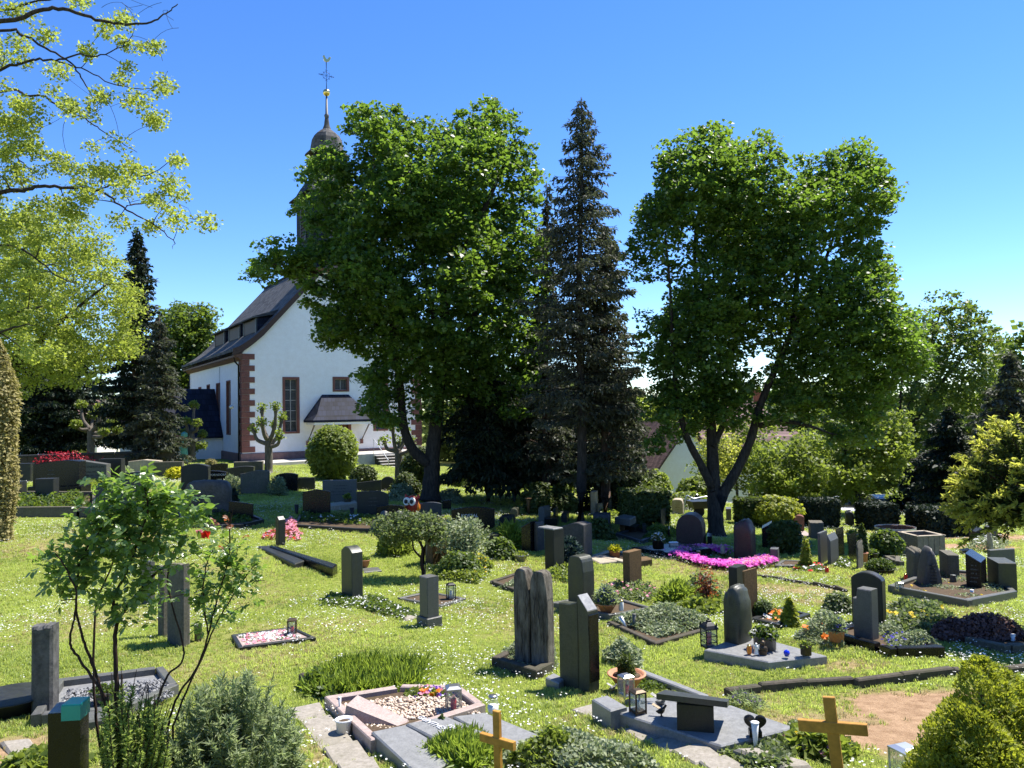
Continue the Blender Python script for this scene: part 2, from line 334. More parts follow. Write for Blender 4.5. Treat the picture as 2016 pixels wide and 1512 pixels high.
def build_terrain():
    xs = np.concatenate([-np.geomspace(4200, 32, 26), np.arange(-30, 30.01, .3), np.geomspace(32, 4200, 26)])
    ys = np.concatenate([[-40, -25, -15, -8, -4, -2, 0, 1, 2, 3, 3.6], np.arange(4, 50, .25), np.geomspace(50, 6000, 46)])
    X, Y = np.meshgrid(xs, ys); V = np.stack([X, Y, G(X, Y)], -1).reshape(-1, 3); nx, ny = len(xs), len(ys)
    i = np.arange(nx * ny).reshape(ny, nx); T = np.stack([i[:-1, :-1], i[:-1, 1:], i[1:, 1:], i[1:, :-1]], -1).reshape(-1, 4)
    me = npmesh('ground', V, T); me.polygons.foreach_set('use_smooth', [True] * len(me.polygons))
    d, e = cover(V[:, 0], V[:, 1]); at_ = me.color_attributes.new('cover', 'FLOAT_COLOR', 'POINT')
    at_.data.foreach_set('color', np.stack([d, e, d * 0, d * 0 + 1], 1).astype(np.float32).ravel())
    m, n, l = _new('lawn'); b = n['Principled BSDF']; pos = n.new('ShaderNodeNewGeometry').outputs['Position']
    ca = n.new('ShaderNodeVertexColor'); ca.layer_name = 'cover'; sp = n.new('ShaderNodeSeparateColor'); l.new(ca.outputs[0], sp.inputs[0])
    f1 = _noise(n, l, pos, 26, 6, .75); f2 = _noise(n, l, pos, .8, 4, .6); f3 = _noise(n, l, pos, 7, 5, .7)
    gr = _ramp(n, l, f1, [(.3, (.09, .11, .022)), (.55, (.18, .21, .042)), (.8, (.30, .31, .08))])
    gr = _mix(n, l, _ramp(n, l, f2, [(.4, 0), (.7, .45)]), gr, (.22, .24, .055))
    st = _ramp(n, l, f1, [(.3, (.16, .13, .055)), (.7, (.36, .30, .14))]); ea = _ramp(n, l, f3, [(.3, (.22, .135, .075)), (.7, (.42, .28, .17))])
    def sharp(v, lo, hi):
        a_ = n.new('ShaderNodeMath'); a_.operation = 'MULTIPLY_ADD'; l.new(f3, a_.inputs[0]); a_.inputs[1].default_value = .5; l.new(v, a_.inputs[2]); q = n.new('ShaderNodeMapRange'); q.inputs[1].default_value = lo + .25; q.inputs[2].default_value = hi + .25; l.new(a_.outputs[0], q.inputs[0]); return q.outputs[0]
    k = _mix(n, l, sharp(sp.outputs[0], .15, .85), gr, st); k = _mix(n, l, sharp(sp.outputs[1], .25, .65), k, ea)
    l.new(k, b.inputs['Base Color']); b.inputs['Roughness'].default_value = .95; b.inputs['Specular IOR Level'].default_value = .1; _bump(n, l, b, f1, .9, .03)
    link('ground', me, m, kind='structure')
build_terrain()
# ------------------------------------------------------------------ church
CH_A = R(32.5); CH_Y = 48.0
_c = at(477, 909, CH_Y); CH_O = np.array([_c[0], _c[1], _c[2]])
E_F = np.array([math.cos(CH_A), math.sin(CH_A), 0]); E_S = np.array([-math.sin(CH_A), math.cos(CH_A), 0])
def on_front(px, py, y=0.0):
    d = ray(px, py); o = np.array([0, 0, CAM_Z]) - CH_O; k = (y - o @ E_S) / (d @ E_S); p = o + d * k; return p @ E_F, p[2]
def on_side(px, py, x=0.0):
    d = ray(px, py); o = np.array([0, 0, CAM_Z]) - CH_O; k = (x - o @ E_F) / (d @ E_F); p = o + d * k; return p @ E_S, p[2]
def wall_face(mb, x0, x1, z0, z1, holes, fn):
    """rectangle with rectangular openings, built from cells; fn maps (s, z) to a point"""
    xs = sorted({x0, x1, *[h[0] for h in holes], *[h[1] for h in holes]}); zs = sorted({z0, z1, *[h[2] for h in holes], *[h[3] for h in holes]})
    for a, b in zip(xs, xs[1:]):
        for c, d in zip(zs, zs[1:]):
            if not any(h[0] - 1e-6 <= a and b <= h[1] + 1e-6 and h[2] - 1e-6 <= c and d <= h[3] + 1e-6 for h in holes):
                mb.quad(fn(a, c), fn(b, c), fn(b, d), fn(a, d))
def leaded_window(ch, x0, x1, z0, z1, fn, cols, rows, fw=.16, frame='red_sandstone', lattice=True):
    """stone surround, recessed panes one by one, glazing bars and lead lattice; fn(s, out, z) -> church coordinates"""
    w = tag(MB().obj('window', None, ch)) if False else None
    fr = MB()
    for a, b, c, d in ((x0, x0 + fw, z0, z1), (x1 - fw, x1, z0, z1), (x0 + fw, x1 - fw, z1 - fw, z1), (x0 + fw, x1 - fw, z0, z0 + fw * .8)):
        r = [fn(a, .035, c), fn(b, .035, c), fn(b, .035, d), fn(a, .035, d)]; q = [fn(a, -.3, c), fn(b, -.3, c), fn(b, -.3, d), fn(a, -.3, d)]
        fr.loft([q, r])
    win = fr.obj('window', A(frame), ch)
    ix0, ix1, iz0, iz1 = x0 + fw, x1 - fw, z0 + fw * .8, z1 - fw; pw, ph = (ix1 - ix0) / cols, (iz1 - iz0) / rows
    bars = MB()
    for i in range(cols + 1): bars.loft([[fn(ix0 + i * pw - .025, o, iz0), fn(ix0 + i * pw + .025, o, iz0), fn(ix0 + i * pw + .025, o, iz1), fn(ix0 + i * pw - .025, o, iz1)] for o in (-.2, -.13)])
    for j in range(rows + 1): bars.loft([[fn(ix0, o, iz0 + j * ph - .025), fn(ix1, o, iz0 + j * ph - .025), fn(ix1, o, iz0 + j * ph + .025), fn(ix0, o, iz0 + j * ph + .025)] for o in (-.2, -.135)])
    bars.obj('glazing_bar', A('window_frame_pale'), win)
    for i in range(cols):
        for j in range(rows):
            a, c = ix0 + i * pw + .025, iz0 + j * ph + .025; b, d = a + pw - .05, c + ph - .05; o = -.17 + random.uniform(-.006, .006)
            MB().loft([[fn(a, o - .01, c), fn(b, o - .01, c), fn(b, o - .01, d), fn(a, o - .01, d)], [fn(a, o, c), fn(b, o + random.uniform(-.004, .004), c), fn(b, o, d), fn(a, o + random.uniform(-.004, .004), d)]]).obj('pane', A('leaded_dark'), win)
    if lattice:
        le = MB(); k = 3
        for i in range(cols):
            for j in range(rows):
                a, c = ix0 + i * pw, iz0 + j * ph
                for t in range(k):
                    for u in range(2):
                        cx_, cz_ = a + pw * (t + .5) / k, c + ph * (u + .5) / 2; r_ = min(pw / k, ph / 2) * .46
                        ring = lambda r, o: [fn(cx_ + r * math.cos(math.pi / 3 * q), o, cz_ + r * math.sin(math.pi / 3 * q)) for q in range(6)]
                        le.loft([ring(r_, -.155), ring(r_ * .72, -.155)], False, False)
        le.obj('lead_lattice', A('lead'), win, kind='stuff')
    return win
def build_church():
    ch = thing('church', 'white plastered church with red sandstone corner blocks and slate bell turret', 'church', CH_O, CH_A)
    W, Lc, EV, SL = 12.3, 17.6, 6.75, 1.12; ZR = EV + W / 2 * SL
    F = lambda s, o, z: (s, -o, z); S = lambda s, o, z: (-o, s, z)
    wl_ = on_front(556, 742); wr_ = on_front(590, 853); wz0, wz1 = wr_[1], wl_[1]; wx0, wx1 = wl_[0], wr_[0]
    sm0 = on_front(655, 771); sm1 = on_front(687, 742)
    mx0, mx1 = W - wx1, W - wx0
    d0 = on_front(672, 905, 0); dx0, dx1 = W / 2 - .95, W / 2 + .95
    fh = [(wx0, wx1, wz0, wz1), (sm0[0], sm1[0], sm0[1], sm1[1]), (mx0, mx1, wz0, wz1), (dx0, dx1, .45, 2.75)]
    wall = MB(); wall_face(wall, 0, W, -1.2, EV, fh, lambda s, z: (s, 0, z)); wall.poly([(0, 0, EV), (W, 0, EV), (W / 2, 0, ZR)])
    sh = []
    for a, b, t, bt in ((446, 454, 749, 856), (426, 433.5, 754, 858), (407.5, 413.5, 757, 800), (391, 396.5, 762, 803), (376, 380.5, 767, 805)):
        y0, _ = on_side(b, t); y1, _ = on_side(a, t); _, z1 = on_side((a + b) / 2, t); _, z0 = on_side((a + b) / 2, bt); sh.append((y0, y1, z0, z1))
    wall_face(wall, 0, Lc, -1.2, EV, sh, lambda s, z: (0, s, z))
    wall.quad((W, 0, -1.2), (W, Lc, -1.2), (W, Lc, EV), (W, 0, EV)); wall.poly([(0, Lc, -1.2), (0, Lc, EV), (W / 2, Lc, ZR), (W, Lc, EV), (W, Lc, -1.2)])
    wall.obj('wall', A('lime_plaster'), ch)
    dark = MB()
    dark.quad((.4, .5, -1), (W - .4, .5, -1), (W - .4, .5, EV), (.4, .5, EV)).quad((.5, .4, -1), (.5, Lc - .4, -1), (.5, Lc - .4, EV), (.5, .4, EV)).obj('inner_wall', A('dark_timber'), ch)
    for h in (fh[0], fh[2]): leaded_window(ch, *h, F, 2, 5)
    leaded_window(ch, *fh[1], F, 2, 1)
    for h in sh: leaded_window(ch, *h, S, 1, 5 if h[3] - h[2] > 2.5 else 2, .1, lattice=False)
    # plinth, cornice, corner blocks
    pl = MB(); pl.box(-.09, dx0 - .2, -.09, .05, -1.3, .5, .03).box(dx1 + .2, W + .09, -.09, .05, -1.3, .5, .03).box(-.09, .05, .052, Lc, -1.3, .5, .03); pl.obj('plinth', A('plinth_stone'), ch)
    for k in range(17):
        z0 = .56 + k * .364; lo = k % 2 == 0; a, b = (.78, .42) if lo else (.46, .74)
        MB().block([(-.035, -.035), (a, -.035), (a, .03), (.03, .03), (.03, b), (-.035, b)], z0, z0 + .352, .012).obj('corner_block', A('red_sandstone'), ch)
        MB().block([(W - a, -.035), (W + .035, -.035), (W + .035, b), (W - .03, b), (W - .03, .03), (W - a, .03)], z0, z0 + .352, .012).obj('corner_block', A('red_sandstone'), ch)
    for sx in (0, 1):
        X = lambda x: W - x if sx else x
        co = MB(); pr = [(X(-.02), EV + .02), (X(-.5), EV - .12), (X(-.5), EV - .22), (X(-.3), EV - .26), (X(-.12), EV - .42), (X(-.02), EV - .42)]
        if sx: pr = pr[::-1]
        co.loft([[(x, -.22, z) for x, z in pr], [(x, Lc + .2, z) for x, z in pr]]); co.obj('cornice', A('brown_timber'), ch)
    # roof: steep planes with a flared foot
    def rz(x): t = x; return EV + SL * t if t > 1.3 else EV + .10 + (SL * 1.3 - .10) * ((t + .6) / 1.9) ** 1.35
    xs = [-.6, -.3, 0, .4, .8, 1.3, 2.5, 3.9, W / 2]
    up = [(x, rz(x) + .16) for x in xs]; dn = [(x, rz(x) - .02) for x in xs]
    for sx in (0, 1):
        pr = up + dn[::-1]
        if sx: pr = [(W - x, z) for x, z in pr]
        ro = MB(); ro.loft([[(x, y, z) for x, z in pr] for y in (-.16, 4, 8, 12, Lc + .2)]); me = ro.mesh('roof')
        uvmesh(me, lambda c: (c.y, math.hypot(abs(c.x - W / 2), c.z - ZR))); roof = link('roof', me, A('slate_roof'), ch)
        bd = MB(); pr2 = [(x, z + .02) for x, z in up] + [(x, z - .26) for x, z in dn[::-1]]
        if sx: pr2 = [(W - x, z) for x, z in pr2]
        bd.loft([[(x, y, z) for x, z in pr2] for y in (-.26, -.165)]); bd.obj('verge_board', A('dark_timber'), roof)
        for y0 in (1.0, 5.4, 10.2):
            y1 = y0 + 3.3; xf, hf = 1.15, 1.0; zf = rz(xf) + .12; xt = xf + 1.75; zt = zf + hf + .35; P = (lambda x: W - x) if sx else (lambda x: x)
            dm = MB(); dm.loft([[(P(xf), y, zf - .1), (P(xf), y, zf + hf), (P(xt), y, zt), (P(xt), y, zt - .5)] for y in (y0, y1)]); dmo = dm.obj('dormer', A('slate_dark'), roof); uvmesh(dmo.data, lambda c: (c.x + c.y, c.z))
            dr = MB(); q = [(xf - .3, zf + hf - .06), (xf - .3, zf + hf + .03), (xt + .9, zt + .62), (xt + .9, zt + .5), (xt, zt)]
            dr.loft([[(P(x), y, z) for x, z in q] for y in (y0 - .25, y1 + .25)]); me = dr.mesh('dormer_roof'); uvmesh(me, lambda c: (c.y, math.hypot(c.x, c.z))); link('dormer_roof', me, A('slate_roof'), roof)
            wn_ = MB(); wn_.loft([[(P(xf - .02), y, zf + .08), (P(xf - .02), y, zf + hf - .1), (P(xf + .05), y, zf + hf - .1), (P(xf + .05), y, zf + .08)] for y in (y0 + .15, y1 - .15)]); wn_.obj('dormer_window', A('dark_timber'), roof)
            for yy in (y0 + .05, y1 - .05): MB().box(P(xf) - .05, P(xf) + .05, yy - .06, yy + .06, zf - .05, zf + hf - .02).obj('dormer_post', A('granite_grey'), roof)
    rd = MB().box(W / 2 - .16, W / 2 + .16, 3.4, Lc + .1, ZR + .05, ZR + .26, .08).obj('ridge_cap', A('slate_dark'), ch); uvmesh(rd.data, lambda c: (c.y, c.x))
    # rain pipes and side fittings
    MB().tube([(-.42, .25, EV - .25), (-.35, .3, EV - .5), (-.1, .42, EV - .75), (-.1, .42, -.9)], .06, 8).obj('downpipe', A('dark_iron'), ch, True)
    MB().tube([(-.42, Lc - .3, EV - .2), (-.1, Lc - .3, EV - .7), (-.1, Lc - .3, -.9)], .05, 8).obj('downpipe', A('dark_iron'), ch, True)
    MB().tube([(-.55, -.2, EV - .02), (-.55, Lc + .2, EV - .02)], .08, 8).obj('gutter', A('dark_iron'), ch, True)
    MB().tube([(-.02, 6.3, EV - .5), (-.02, 6.3, -.3)], .012, 5).obj('lightning_rod_cable', A('dark_iron'), ch)
    la = MB(); la.tube([(-.02, .95, 3.6), (-.3, .95, 3.65), (-.42, .95, 3.5)], .02, 6).lathe([(.05, 0), (.16, -.12), (.13, -.2), (.02, -.26)], (-.42, .95, 3.55), 10); la.obj('wall_lamp', A('white_plastic'), ch)
    # turret
    tx, hw = W / 2, 1.65; z0, z1 = 12.55, 17.6; ty = -.05
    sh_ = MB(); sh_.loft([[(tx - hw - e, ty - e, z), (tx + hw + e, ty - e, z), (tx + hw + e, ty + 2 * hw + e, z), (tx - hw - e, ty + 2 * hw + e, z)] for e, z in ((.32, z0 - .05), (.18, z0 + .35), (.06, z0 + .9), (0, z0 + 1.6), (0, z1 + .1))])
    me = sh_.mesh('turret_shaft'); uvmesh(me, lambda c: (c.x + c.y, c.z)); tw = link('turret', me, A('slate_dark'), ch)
    MB().loft([[(tx - hw - e, ty - e, z), (tx + hw + e, ty - e, z), (tx + hw + e, ty + 2 * hw + e, z), (tx - hw - e, ty + 2 * hw + e, z)] for e, z in ((.36, z0 - .22), (.40, z0 - .06))]).obj('turret_sill', A('brown_timber'), tw)
    def sq2oct(r, k):                      # ring of 8 points between a square (k=0) and an octagon (k=1)
        c = 1 - k * (1 - math.tan(math.pi / 8)); pts = []
        for sx_, sy_ in ((-1, -1), (1, -1), (1, 1), (-1, 1)):
            a, b = ((sx_ * r, sy_ * r * c), (sx_ * r * c, sy_ * r)); pts += [a, b] if sx_ * sy_ > 0 else [b, a]
        return pts
    cyy = ty + hw
    def ringz(r, k, z): return [(tx + x, cyy + y, z) for x, y in sq2oct(r, k)]
    hood = MB(); hood.loft([ringz(r, k, z) for r, k, z in ((hw + .02, .02, z1 - .04), (hw + .42, .02, z1), (hw + .40, .03, z1 + .10), (hw + .06, .1, z1 + .42), (hw - .16, .3, z1 + .9), (hw - .42, .7, z1 + 1.3), (1.02, 1, z1 + 1.5), (1.0, 1, z1 + 3.3))])
    me = hood.mesh('hood'); uvmesh(me, lambda c: (math.atan2(c.y - cyy, c.x - tx) * 1.6, c.z)); link('turret_hood', me, A('slate_dark'), tw)
    zc = z1 + 3.15
    cap = MB(); cap.loft([ringz(r, 1, z) for r, z in ((.95, zc - .06), (1.40, zc - .08), (1.36, zc + .04), (1.06, zc + .28), (1.0, zc + .7), (.94, zc + 1.05), (.78, zc + 1.38), (.50, zc + 1.64), (.28, zc + 1.80), (.18, zc + 2.1), (.12, zc + 2.6))])
    me = cap.mesh('cap'); uvmesh(me, lambda c: (math.atan2(c.y - cyy, c.x - tx) * 1.3, c.z)); cp = link('turret_cap', me, A('slate_roof'), tw)
    MB().lathe([(.12, 2.55), (.18, 2.8), (.10, 2.9), (.06, 4.2)], (tx, cyy, zc), 10).obj('spire_needle', A('lead'), cp, True)
    MB().ball((tx, cyy, zc + 4.4), .25, 16, 10).obj('gilded_ball', A('gold'), cp, True)
    cr = MB(); cr.tube([(tx, cyy, zc + 4.6), (tx, cyy, zc + 6.55)], .03, 6).tube([(tx - .55, cyy, zc + 5.6), (tx + .55, cyy, zc + 5.6)], .025, 6)
    for ang in range(4):
        a = math.pi / 4 + ang * math.pi / 2; cr.tube([(tx + .08 * math.cos(a), cyy, zc + 5.6 + .08 * math.sin(a)), (tx + .34 * math.cos(a), cyy, zc + 5.6 + .34 * math.sin(a))], .014, 5)
        for dd in (-1, 1): cr.tube([(tx + .4 * math.cos(math.pi / 2 * ang) + dd * .09 * abs(math.sin(math.pi / 2 * ang)) , cyy, zc + 5.6 + .4 * math.sin(math.pi / 2 * ang) + dd * .09 * abs(math.cos(math.pi / 2 * ang))), (tx + .3 * math.cos(math.pi / 2 * ang), cyy, zc + 5.6 + .3 * math.sin(math.pi / 2 * ang))], .014, 5)
    cr.tube([(tx + .26 * math.cos(2 * math.pi * k / 16), cyy, zc + 5.6 + .26 * math.sin(2 * math.pi * k / 16)) for k in range(17)], .014, 5); cr.obj('spire_cross', A('dark_iron'), cp)
    ck = [(-.28, .12), (-.2, -.02), (0, -.1), (.14, -.06), (.2, .08), (.2, .22), (.27, .24), (.2, .3), (.2, .36), (.13, .36), (.09, .26), (.0, .13), (-.1, .12), (-.16, .24), (-.25, .33), (-.34, .3)]
    MB().plate([(tx - x, zc + 6.65 + z) for x, z in ck][::-1], cyy - .03, cyy + .03, .01).obj('weathercock', A('gold'), cp)
    for face in (0, 1):                    # louvred sound openings, front and left
        fn = (lambda s, o, z: (tx + s, ty - o, z)) if face == 0 else (lambda s, o, z: (tx - hw - o, cyy + s, z))
        w, zb, zt = .46, 14.7, 16.5
        arc = [(w * math.cos(t), zt + w * math.sin(t)) for t in np.linspace(0, math.pi, 9)]; pr = [(-w, zb), (w, zb)] + arc; big = [(x * 1.22, zb - .1 if z == zb else z + .1 * (z > zt - .01)) for x, z in pr]
        fr = MB(); fr.loft([[fn(x, .03, z) for x, z in big], [fn(x, .10, z) for x, z in big], [fn(x, .10, z) for x, z in pr], [fn(x, .03, z) for x, z in pr]], False, False); lo = fr.obj('sound_opening', A('lead'), tw)
        MB().poly([fn(x, .012, z) for x, z in pr]).obj('shade_sheet', A('black_plastic'), lo)  # flat black sheet on the shaft, standing for the shade behind the slats
        for k in range(9):
            z = zb + .08 + k * .24; hwid = w if z < zt else w * math.sqrt(max(.02, 1 - ((z - zt) / w) ** 2)); 
            MB().loft([[fn(-hwid, .09, z), fn(-hwid, .075, z - .02), fn(-hwid, .02, z + .13), fn(-hwid, .03, z + .16)], [fn(hwid, .09, z), fn(hwid, .075, z - .02), fn(hwid, .02, z + .13), fn(hwid, .03, z + .16)]]).obj('louvre_slat', A('dark_timber'), lo)
    # porch
    e0 = on_front(616, 832, -1.9); e1 = on_front(742, 831, -1.9); t0 = on_front(634, 777, 0); pz = e0[1]; ptz = t0[1]; x0, x1 = e0[0], e1[0]; i0 = t0[0] - x0
    px_ = MB(); A0, A1, B0, B1 = (x0, -1.9, pz), (x1, -1.9, pz), (x0 + i0, 0, ptz), (x1 - i0, 0, ptz); h = .14
    mid = lambda a, b, t, dz: tuple(a[i] * (1 - t) + b[i] * t - (dz if i == 2 else 0) for i in range(3))
    px_.loft([[(x0, -1.9, pz), (x0, 0, pz), (x1, 0, pz), (x1, -1.9, pz)][::-1], [(x0, -1.9, pz + h), (x0, 0, pz + h), (x1, 0, pz + h), (x1, -1.9, pz + h)][::-1], [(x0 + .22 * i0 / .5 * .5 + .15, -1.45, pz + .55), (x0 + .3, 0, pz + .55), (x1 - .3, 0, pz + .55), (x1 - .37, -1.45, pz + .55)][::-1], [(x0 + i0, -.05, ptz), (x0 + i0, 0, ptz), (x1 - i0, 0, ptz), (x1 - i0, -.05, ptz)][::-1]])
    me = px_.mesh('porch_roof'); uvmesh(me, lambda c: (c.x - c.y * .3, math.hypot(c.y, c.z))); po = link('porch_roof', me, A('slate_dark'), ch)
    MB().box(x0 + .1, x1 - .1, -1.85, -1.7, pz - .16, pz - .005).obj('porch_beam', A('white_paint'), po)
    for xx in (x0 + .25, x1 - .35):
        MB().box(xx - .06, xx + .06, -1.8, -.0, pz - .15, pz - .01).obj('porch_bracket_beam', A('white_paint'), po)
        MB().tube([(xx, -1.5, pz - .12), (xx, -.08, pz - 1.25)], .055, 4).obj('porch_brace', A('grey_timber'), po)
        MB().box(xx - .09, xx + .09, -.12, -.02, pz - 1.5, pz - 1.2).obj('brace_corbel', A('red_sandstone'), po)
    dr = MB(); dr.box(dx0, dx0 + .2, -.03, .28, .45, 2.75).box(dx1 - .2, dx1, -.03, .28, .45, 2.75).box(dx0 + .2, dx1 - .2, -.03, .28, 2.55, 2.75); d_ = dr.obj('door', A('red_sandstone'), ch)
    for a, b in ((dx0 + .2, W / 2 - .01), (W / 2 + .01, dx1 - .2)): MB().box(a, b, .12, .18, .45, 2.55).obj('door_leaf', A('brown_timber'), d_)
    MB().tube([(W / 2 + .08, .11, 1.5), (W / 2 + .2, .07, 1.5)], .02, 6).obj('handle', A('steel'), d_)
    # annex on the left flank
    y0, y1, ax, za, zb = 5.6, 10.4, -5.2, 1.7, 4.6; ym = (y0 + y1) / 2
    an = MB(); an.loft([[(ax, y0, -1.2), (ax, y1, -1.2), (ax, y1, za), (ax, ym, zb), (ax, y0, za)][::-1], [(-.01, y0, -1.2), (-.01, y1, -1.2), (-.01, y1, za), (-.01, ym, zb), (-.01, y0, za)][::-1]]); an.obj('annex_wall', A('lime_plaster'), ch)
    sl = (zb - za) / (ym - y0); q = [(y0 - .3, za - .3 * sl + .03), (ym, zb + .03), (y1 + .3, za - .3 * sl + .03), (y1 + .3, za - .3 * sl + .17), (ym, zb + .19), (y0 - .3, za - .3 * sl + .17)]
    ar = MB(); ar.loft([[(x, y, z) for y, z in q] for x in (ax - .3, -.015)]); me = ar.mesh('annex_roof'); uvmesh(me, lambda c: (c.x, math.hypot(c.y - ym, c.z))); link('annex_roof', me, A('slate_dark'), ch)
    return ch
church = build_church()

def church_pt(x, y, z): return CH_O + E_F * x + E_S * y + np.array([0, 0, z])
def build_forecourt():
    # light paved strip along the front and the raised landing before the door
    p = [church_pt(x, y, .0) for x, y in ((-.6, -3.4), (4.4, -2.6), (4.4, -.15), (-.6, -.15))]
    MB().block([(a[0], a[1]) for a in p], float(CH_O[2] - 1.2), float(CH_O[2] + .03), .01).obj('forecourt_path', A('paving'), kind='structure')
    p = [church_pt(x, y, 0) for x, y in ((4.4, -3.6), (11.4, -3.6), (11.4, -.12), (4.4, -.12))]
    MB().block([(a[0], a[1]) for a in p], float(CH_O[2] - 3.0), float(CH_O[2] + .32), .02).obj('landing_terrace', A('paving'), kind='structure')
    top = CH_O[2] + .32; o = church_pt(7.35, -3.6, 0); st = thing('stone_steps', 'grey stone steps with steel handrails leading up to the church door', 'steps', (o[0], o[1], top), CH_A)
    for k in range(8):
        MB().box(-.05, 1.25, -.31 * (k + 1), -.31 * k - .004, -3.0, -.165 * (k + 1), .01).obj('step_riser', A('old_kerb'), st)
        MB().box(-.08, 1.28, -.31 * (k + 1) - .02, -.31 * k - .004, -.165 * (k + 1) + .002, -.165 * (k + 1) + .05, .008).obj('step', A('paving'), st)
    for x in (-.12, 1.32):
        MB().tube([(x, .1, .9), (x, -.1, .88), (x, -2.3, -.32), (x, -2.5, -.34)], .022, 6).obj('handrail', A('zinc'), st)
        for y, z in ((0, 0), (-2.3, -1.2)): MB().tube([(x, y, z - .15), (x, y, z + .88)], .02, 6).obj('handrail_post', A('zinc'), st)
build_forecourt()
def pot(name, label, loc, r, h, m, taper=.72, group=None, lip=.1, dirt=True, cat='pot'):
    t = thing(name, label, cat, loc, random.uniform(0, 3), group)
    MB().lathe([(r * taper * .9, 0), (r * taper, .01 * h), (r * .95, h * (1 - lip * 1.2)), (r * 1.04, h * (1 - lip)), (r * 1.06, h), (r * .93, h), (r * .9, h * .86), (.001, h * .86)], (0, 0, 0), 18).obj('pot_body', A(m), t, True)
    if dirt: MB().lathe([(r * .89, h * .84), (r * .5, h * .9), (.001, h * .92)], (0, 0, 0), 12).obj('soil', A('soil'), t, True)
    return t

# ------------------------------------------------------------------ houses beyond the trees
def house(name, label, loc, rz, w, l, hw, pitch, wallm, roofm, hip=0.0, ov=.35, wins=(), chimney=False):
    h = thing(name, label, 'house', loc, rz); zr = hw + w / 2 * math.tan(pitch)
    wl_ = MB()
    if hip == 0: wl_.loft([[(0, y, -4), (w, y, -4), (w, y, hw), (w / 2, y, zr), (0, y, hw)] for y in (0, l)])
    else: wl_.loft([[(0, 0, z), (w, 0, z), (w, l, z), (0, l, z)] for z in (-4, hw)])
    wl_.obj('wall', A(wallm), h)
    s = math.tan(pitch); t = .22
    ro = MB()
    if hip == 0:
        pr = [(-ov, hw - ov * s + .02), (w / 2, zr + .02), (w + ov, hw - ov * s + .02), (w + ov, hw - ov * s + t), (w / 2, zr + t), (-ov, hw - ov * s + t)]
        ro.loft([[(x, y, z) for x, z in pr] for y in (-ov, l + ov)])
    else:
        zz = hw - ov * s + .02
        ro.loft([[(-ov, -ov, zz), (w + ov, -ov, zz), (w + ov, l + ov, zz), (-ov, l + ov, zz)], [(-ov, -ov, zz + .2), (w + ov, -ov, zz + .2), (w + ov, l + ov, zz + .2), (-ov, l + ov, zz + .2)], [(w / 2 - .05, hip, zr + .2), (w / 2 + .05, hip, zr + .2), (w / 2 + .05, l - hip, zr + .2), (w / 2 - .05, l - hip, zr + .2)]])
    me = ro.mesh('roof'); uvmesh(me, lambda c: (c.y, math.hypot(c.x - w / 2, c.z - zr))); rf = link('roof', me, A(roofm), h)
    if chimney: MB().box(w * .6, w * .6 + .6, l * .5, l * .5 + .6, hw, zr + .8).obj('chimney', A('rust'), rf)
    for (x0, x1, z0, z1) in wins:
        f = MB().box(x0 - .07, x1 + .07, -.04, .1, z0 - .07, z0, .01).box(x0 - .07, x1 + .07, -.04, .1, z1, z1 + .07, .01).box(x0 - .07, x0, -.04, .1, z0, z1, .01).box(x1, x1 + .07, -.04, .1, z0, z1, .01).obj('window', A('white_paint'), h)
        MB().box(x0, x1, -.015, .06, z0, z1, .004).obj('pane', A('car_glass'), f)
        MB().box((x0 + x1) / 2 - .025, (x0 + x1) / 2 + .025, -.03, -.016, z0, z1, .004).obj('glazing_bar', A('white_paint'), f)
    return h
p = at(1288, 1010, 50); house('white_gable_house', 'small white house with steep gable and dark tiled roof behind the hedge', (p[0], p[1], p[2]), R(20), 5.2, 8, 2.5, R(50), 'lime_plaster', 'tile_brown', wins=((3.6, 4.4, .5, 1.6),))
p = at(1352, 1008, 60); house('red_roofed_house', 'large house with pale walls and red hipped roof behind the maple', (p[0], p[1], p[2]), R(-12), 9.5, 10, 5.0, R(38), 'sandstone_pale', 'tile_red', hip=3.0, chimney=True, wins=((.8, 1.7, 2.9, 4.2), (3.0, 3.9, 2.9, 4.2), (5.4, 6.3, 2.9, 4.2), (.8, 1.7, .4, 1.7), (5.2, 6.4, .2, 2.2), (7.2, 8.1, .4, 1.7)))
p = at(1425, 1005, 52); house('white_garage', 'low white outbuilding seen beside the maple trunk', (p[0], p[1], p[2]), R(5), 4.6, 4, 2.6, R(14), 'lime_plaster', 'tile_brown', wins=((1.7, 2.4, .8, 1.8),))
p = at(30, 905, 62); house('far_white_cottage', 'white cottage glimpsed under the trees beyond the cemetery wall', (p[0], p[1], p[2]), R(-6), 7, 6, 2.6, R(30), 'lime_plaster', 'tile_brown', wins=((1.0, 1.7, .2, 1.9), (2.6, 3.3, .2, 1.9)))
p = at(236, 905, 58); house('parish_hall', 'long low white building behind the spruce left of the church', (p[0], p[1], p[2]), R(-4), 6.2, 5, 2.3, R(20), 'lime_plaster', 'slate_dark' if False else 'tile_brown', wins=((1.2, 2.2, .7, 1.7), (3.8, 4.8, .7, 1.7)))
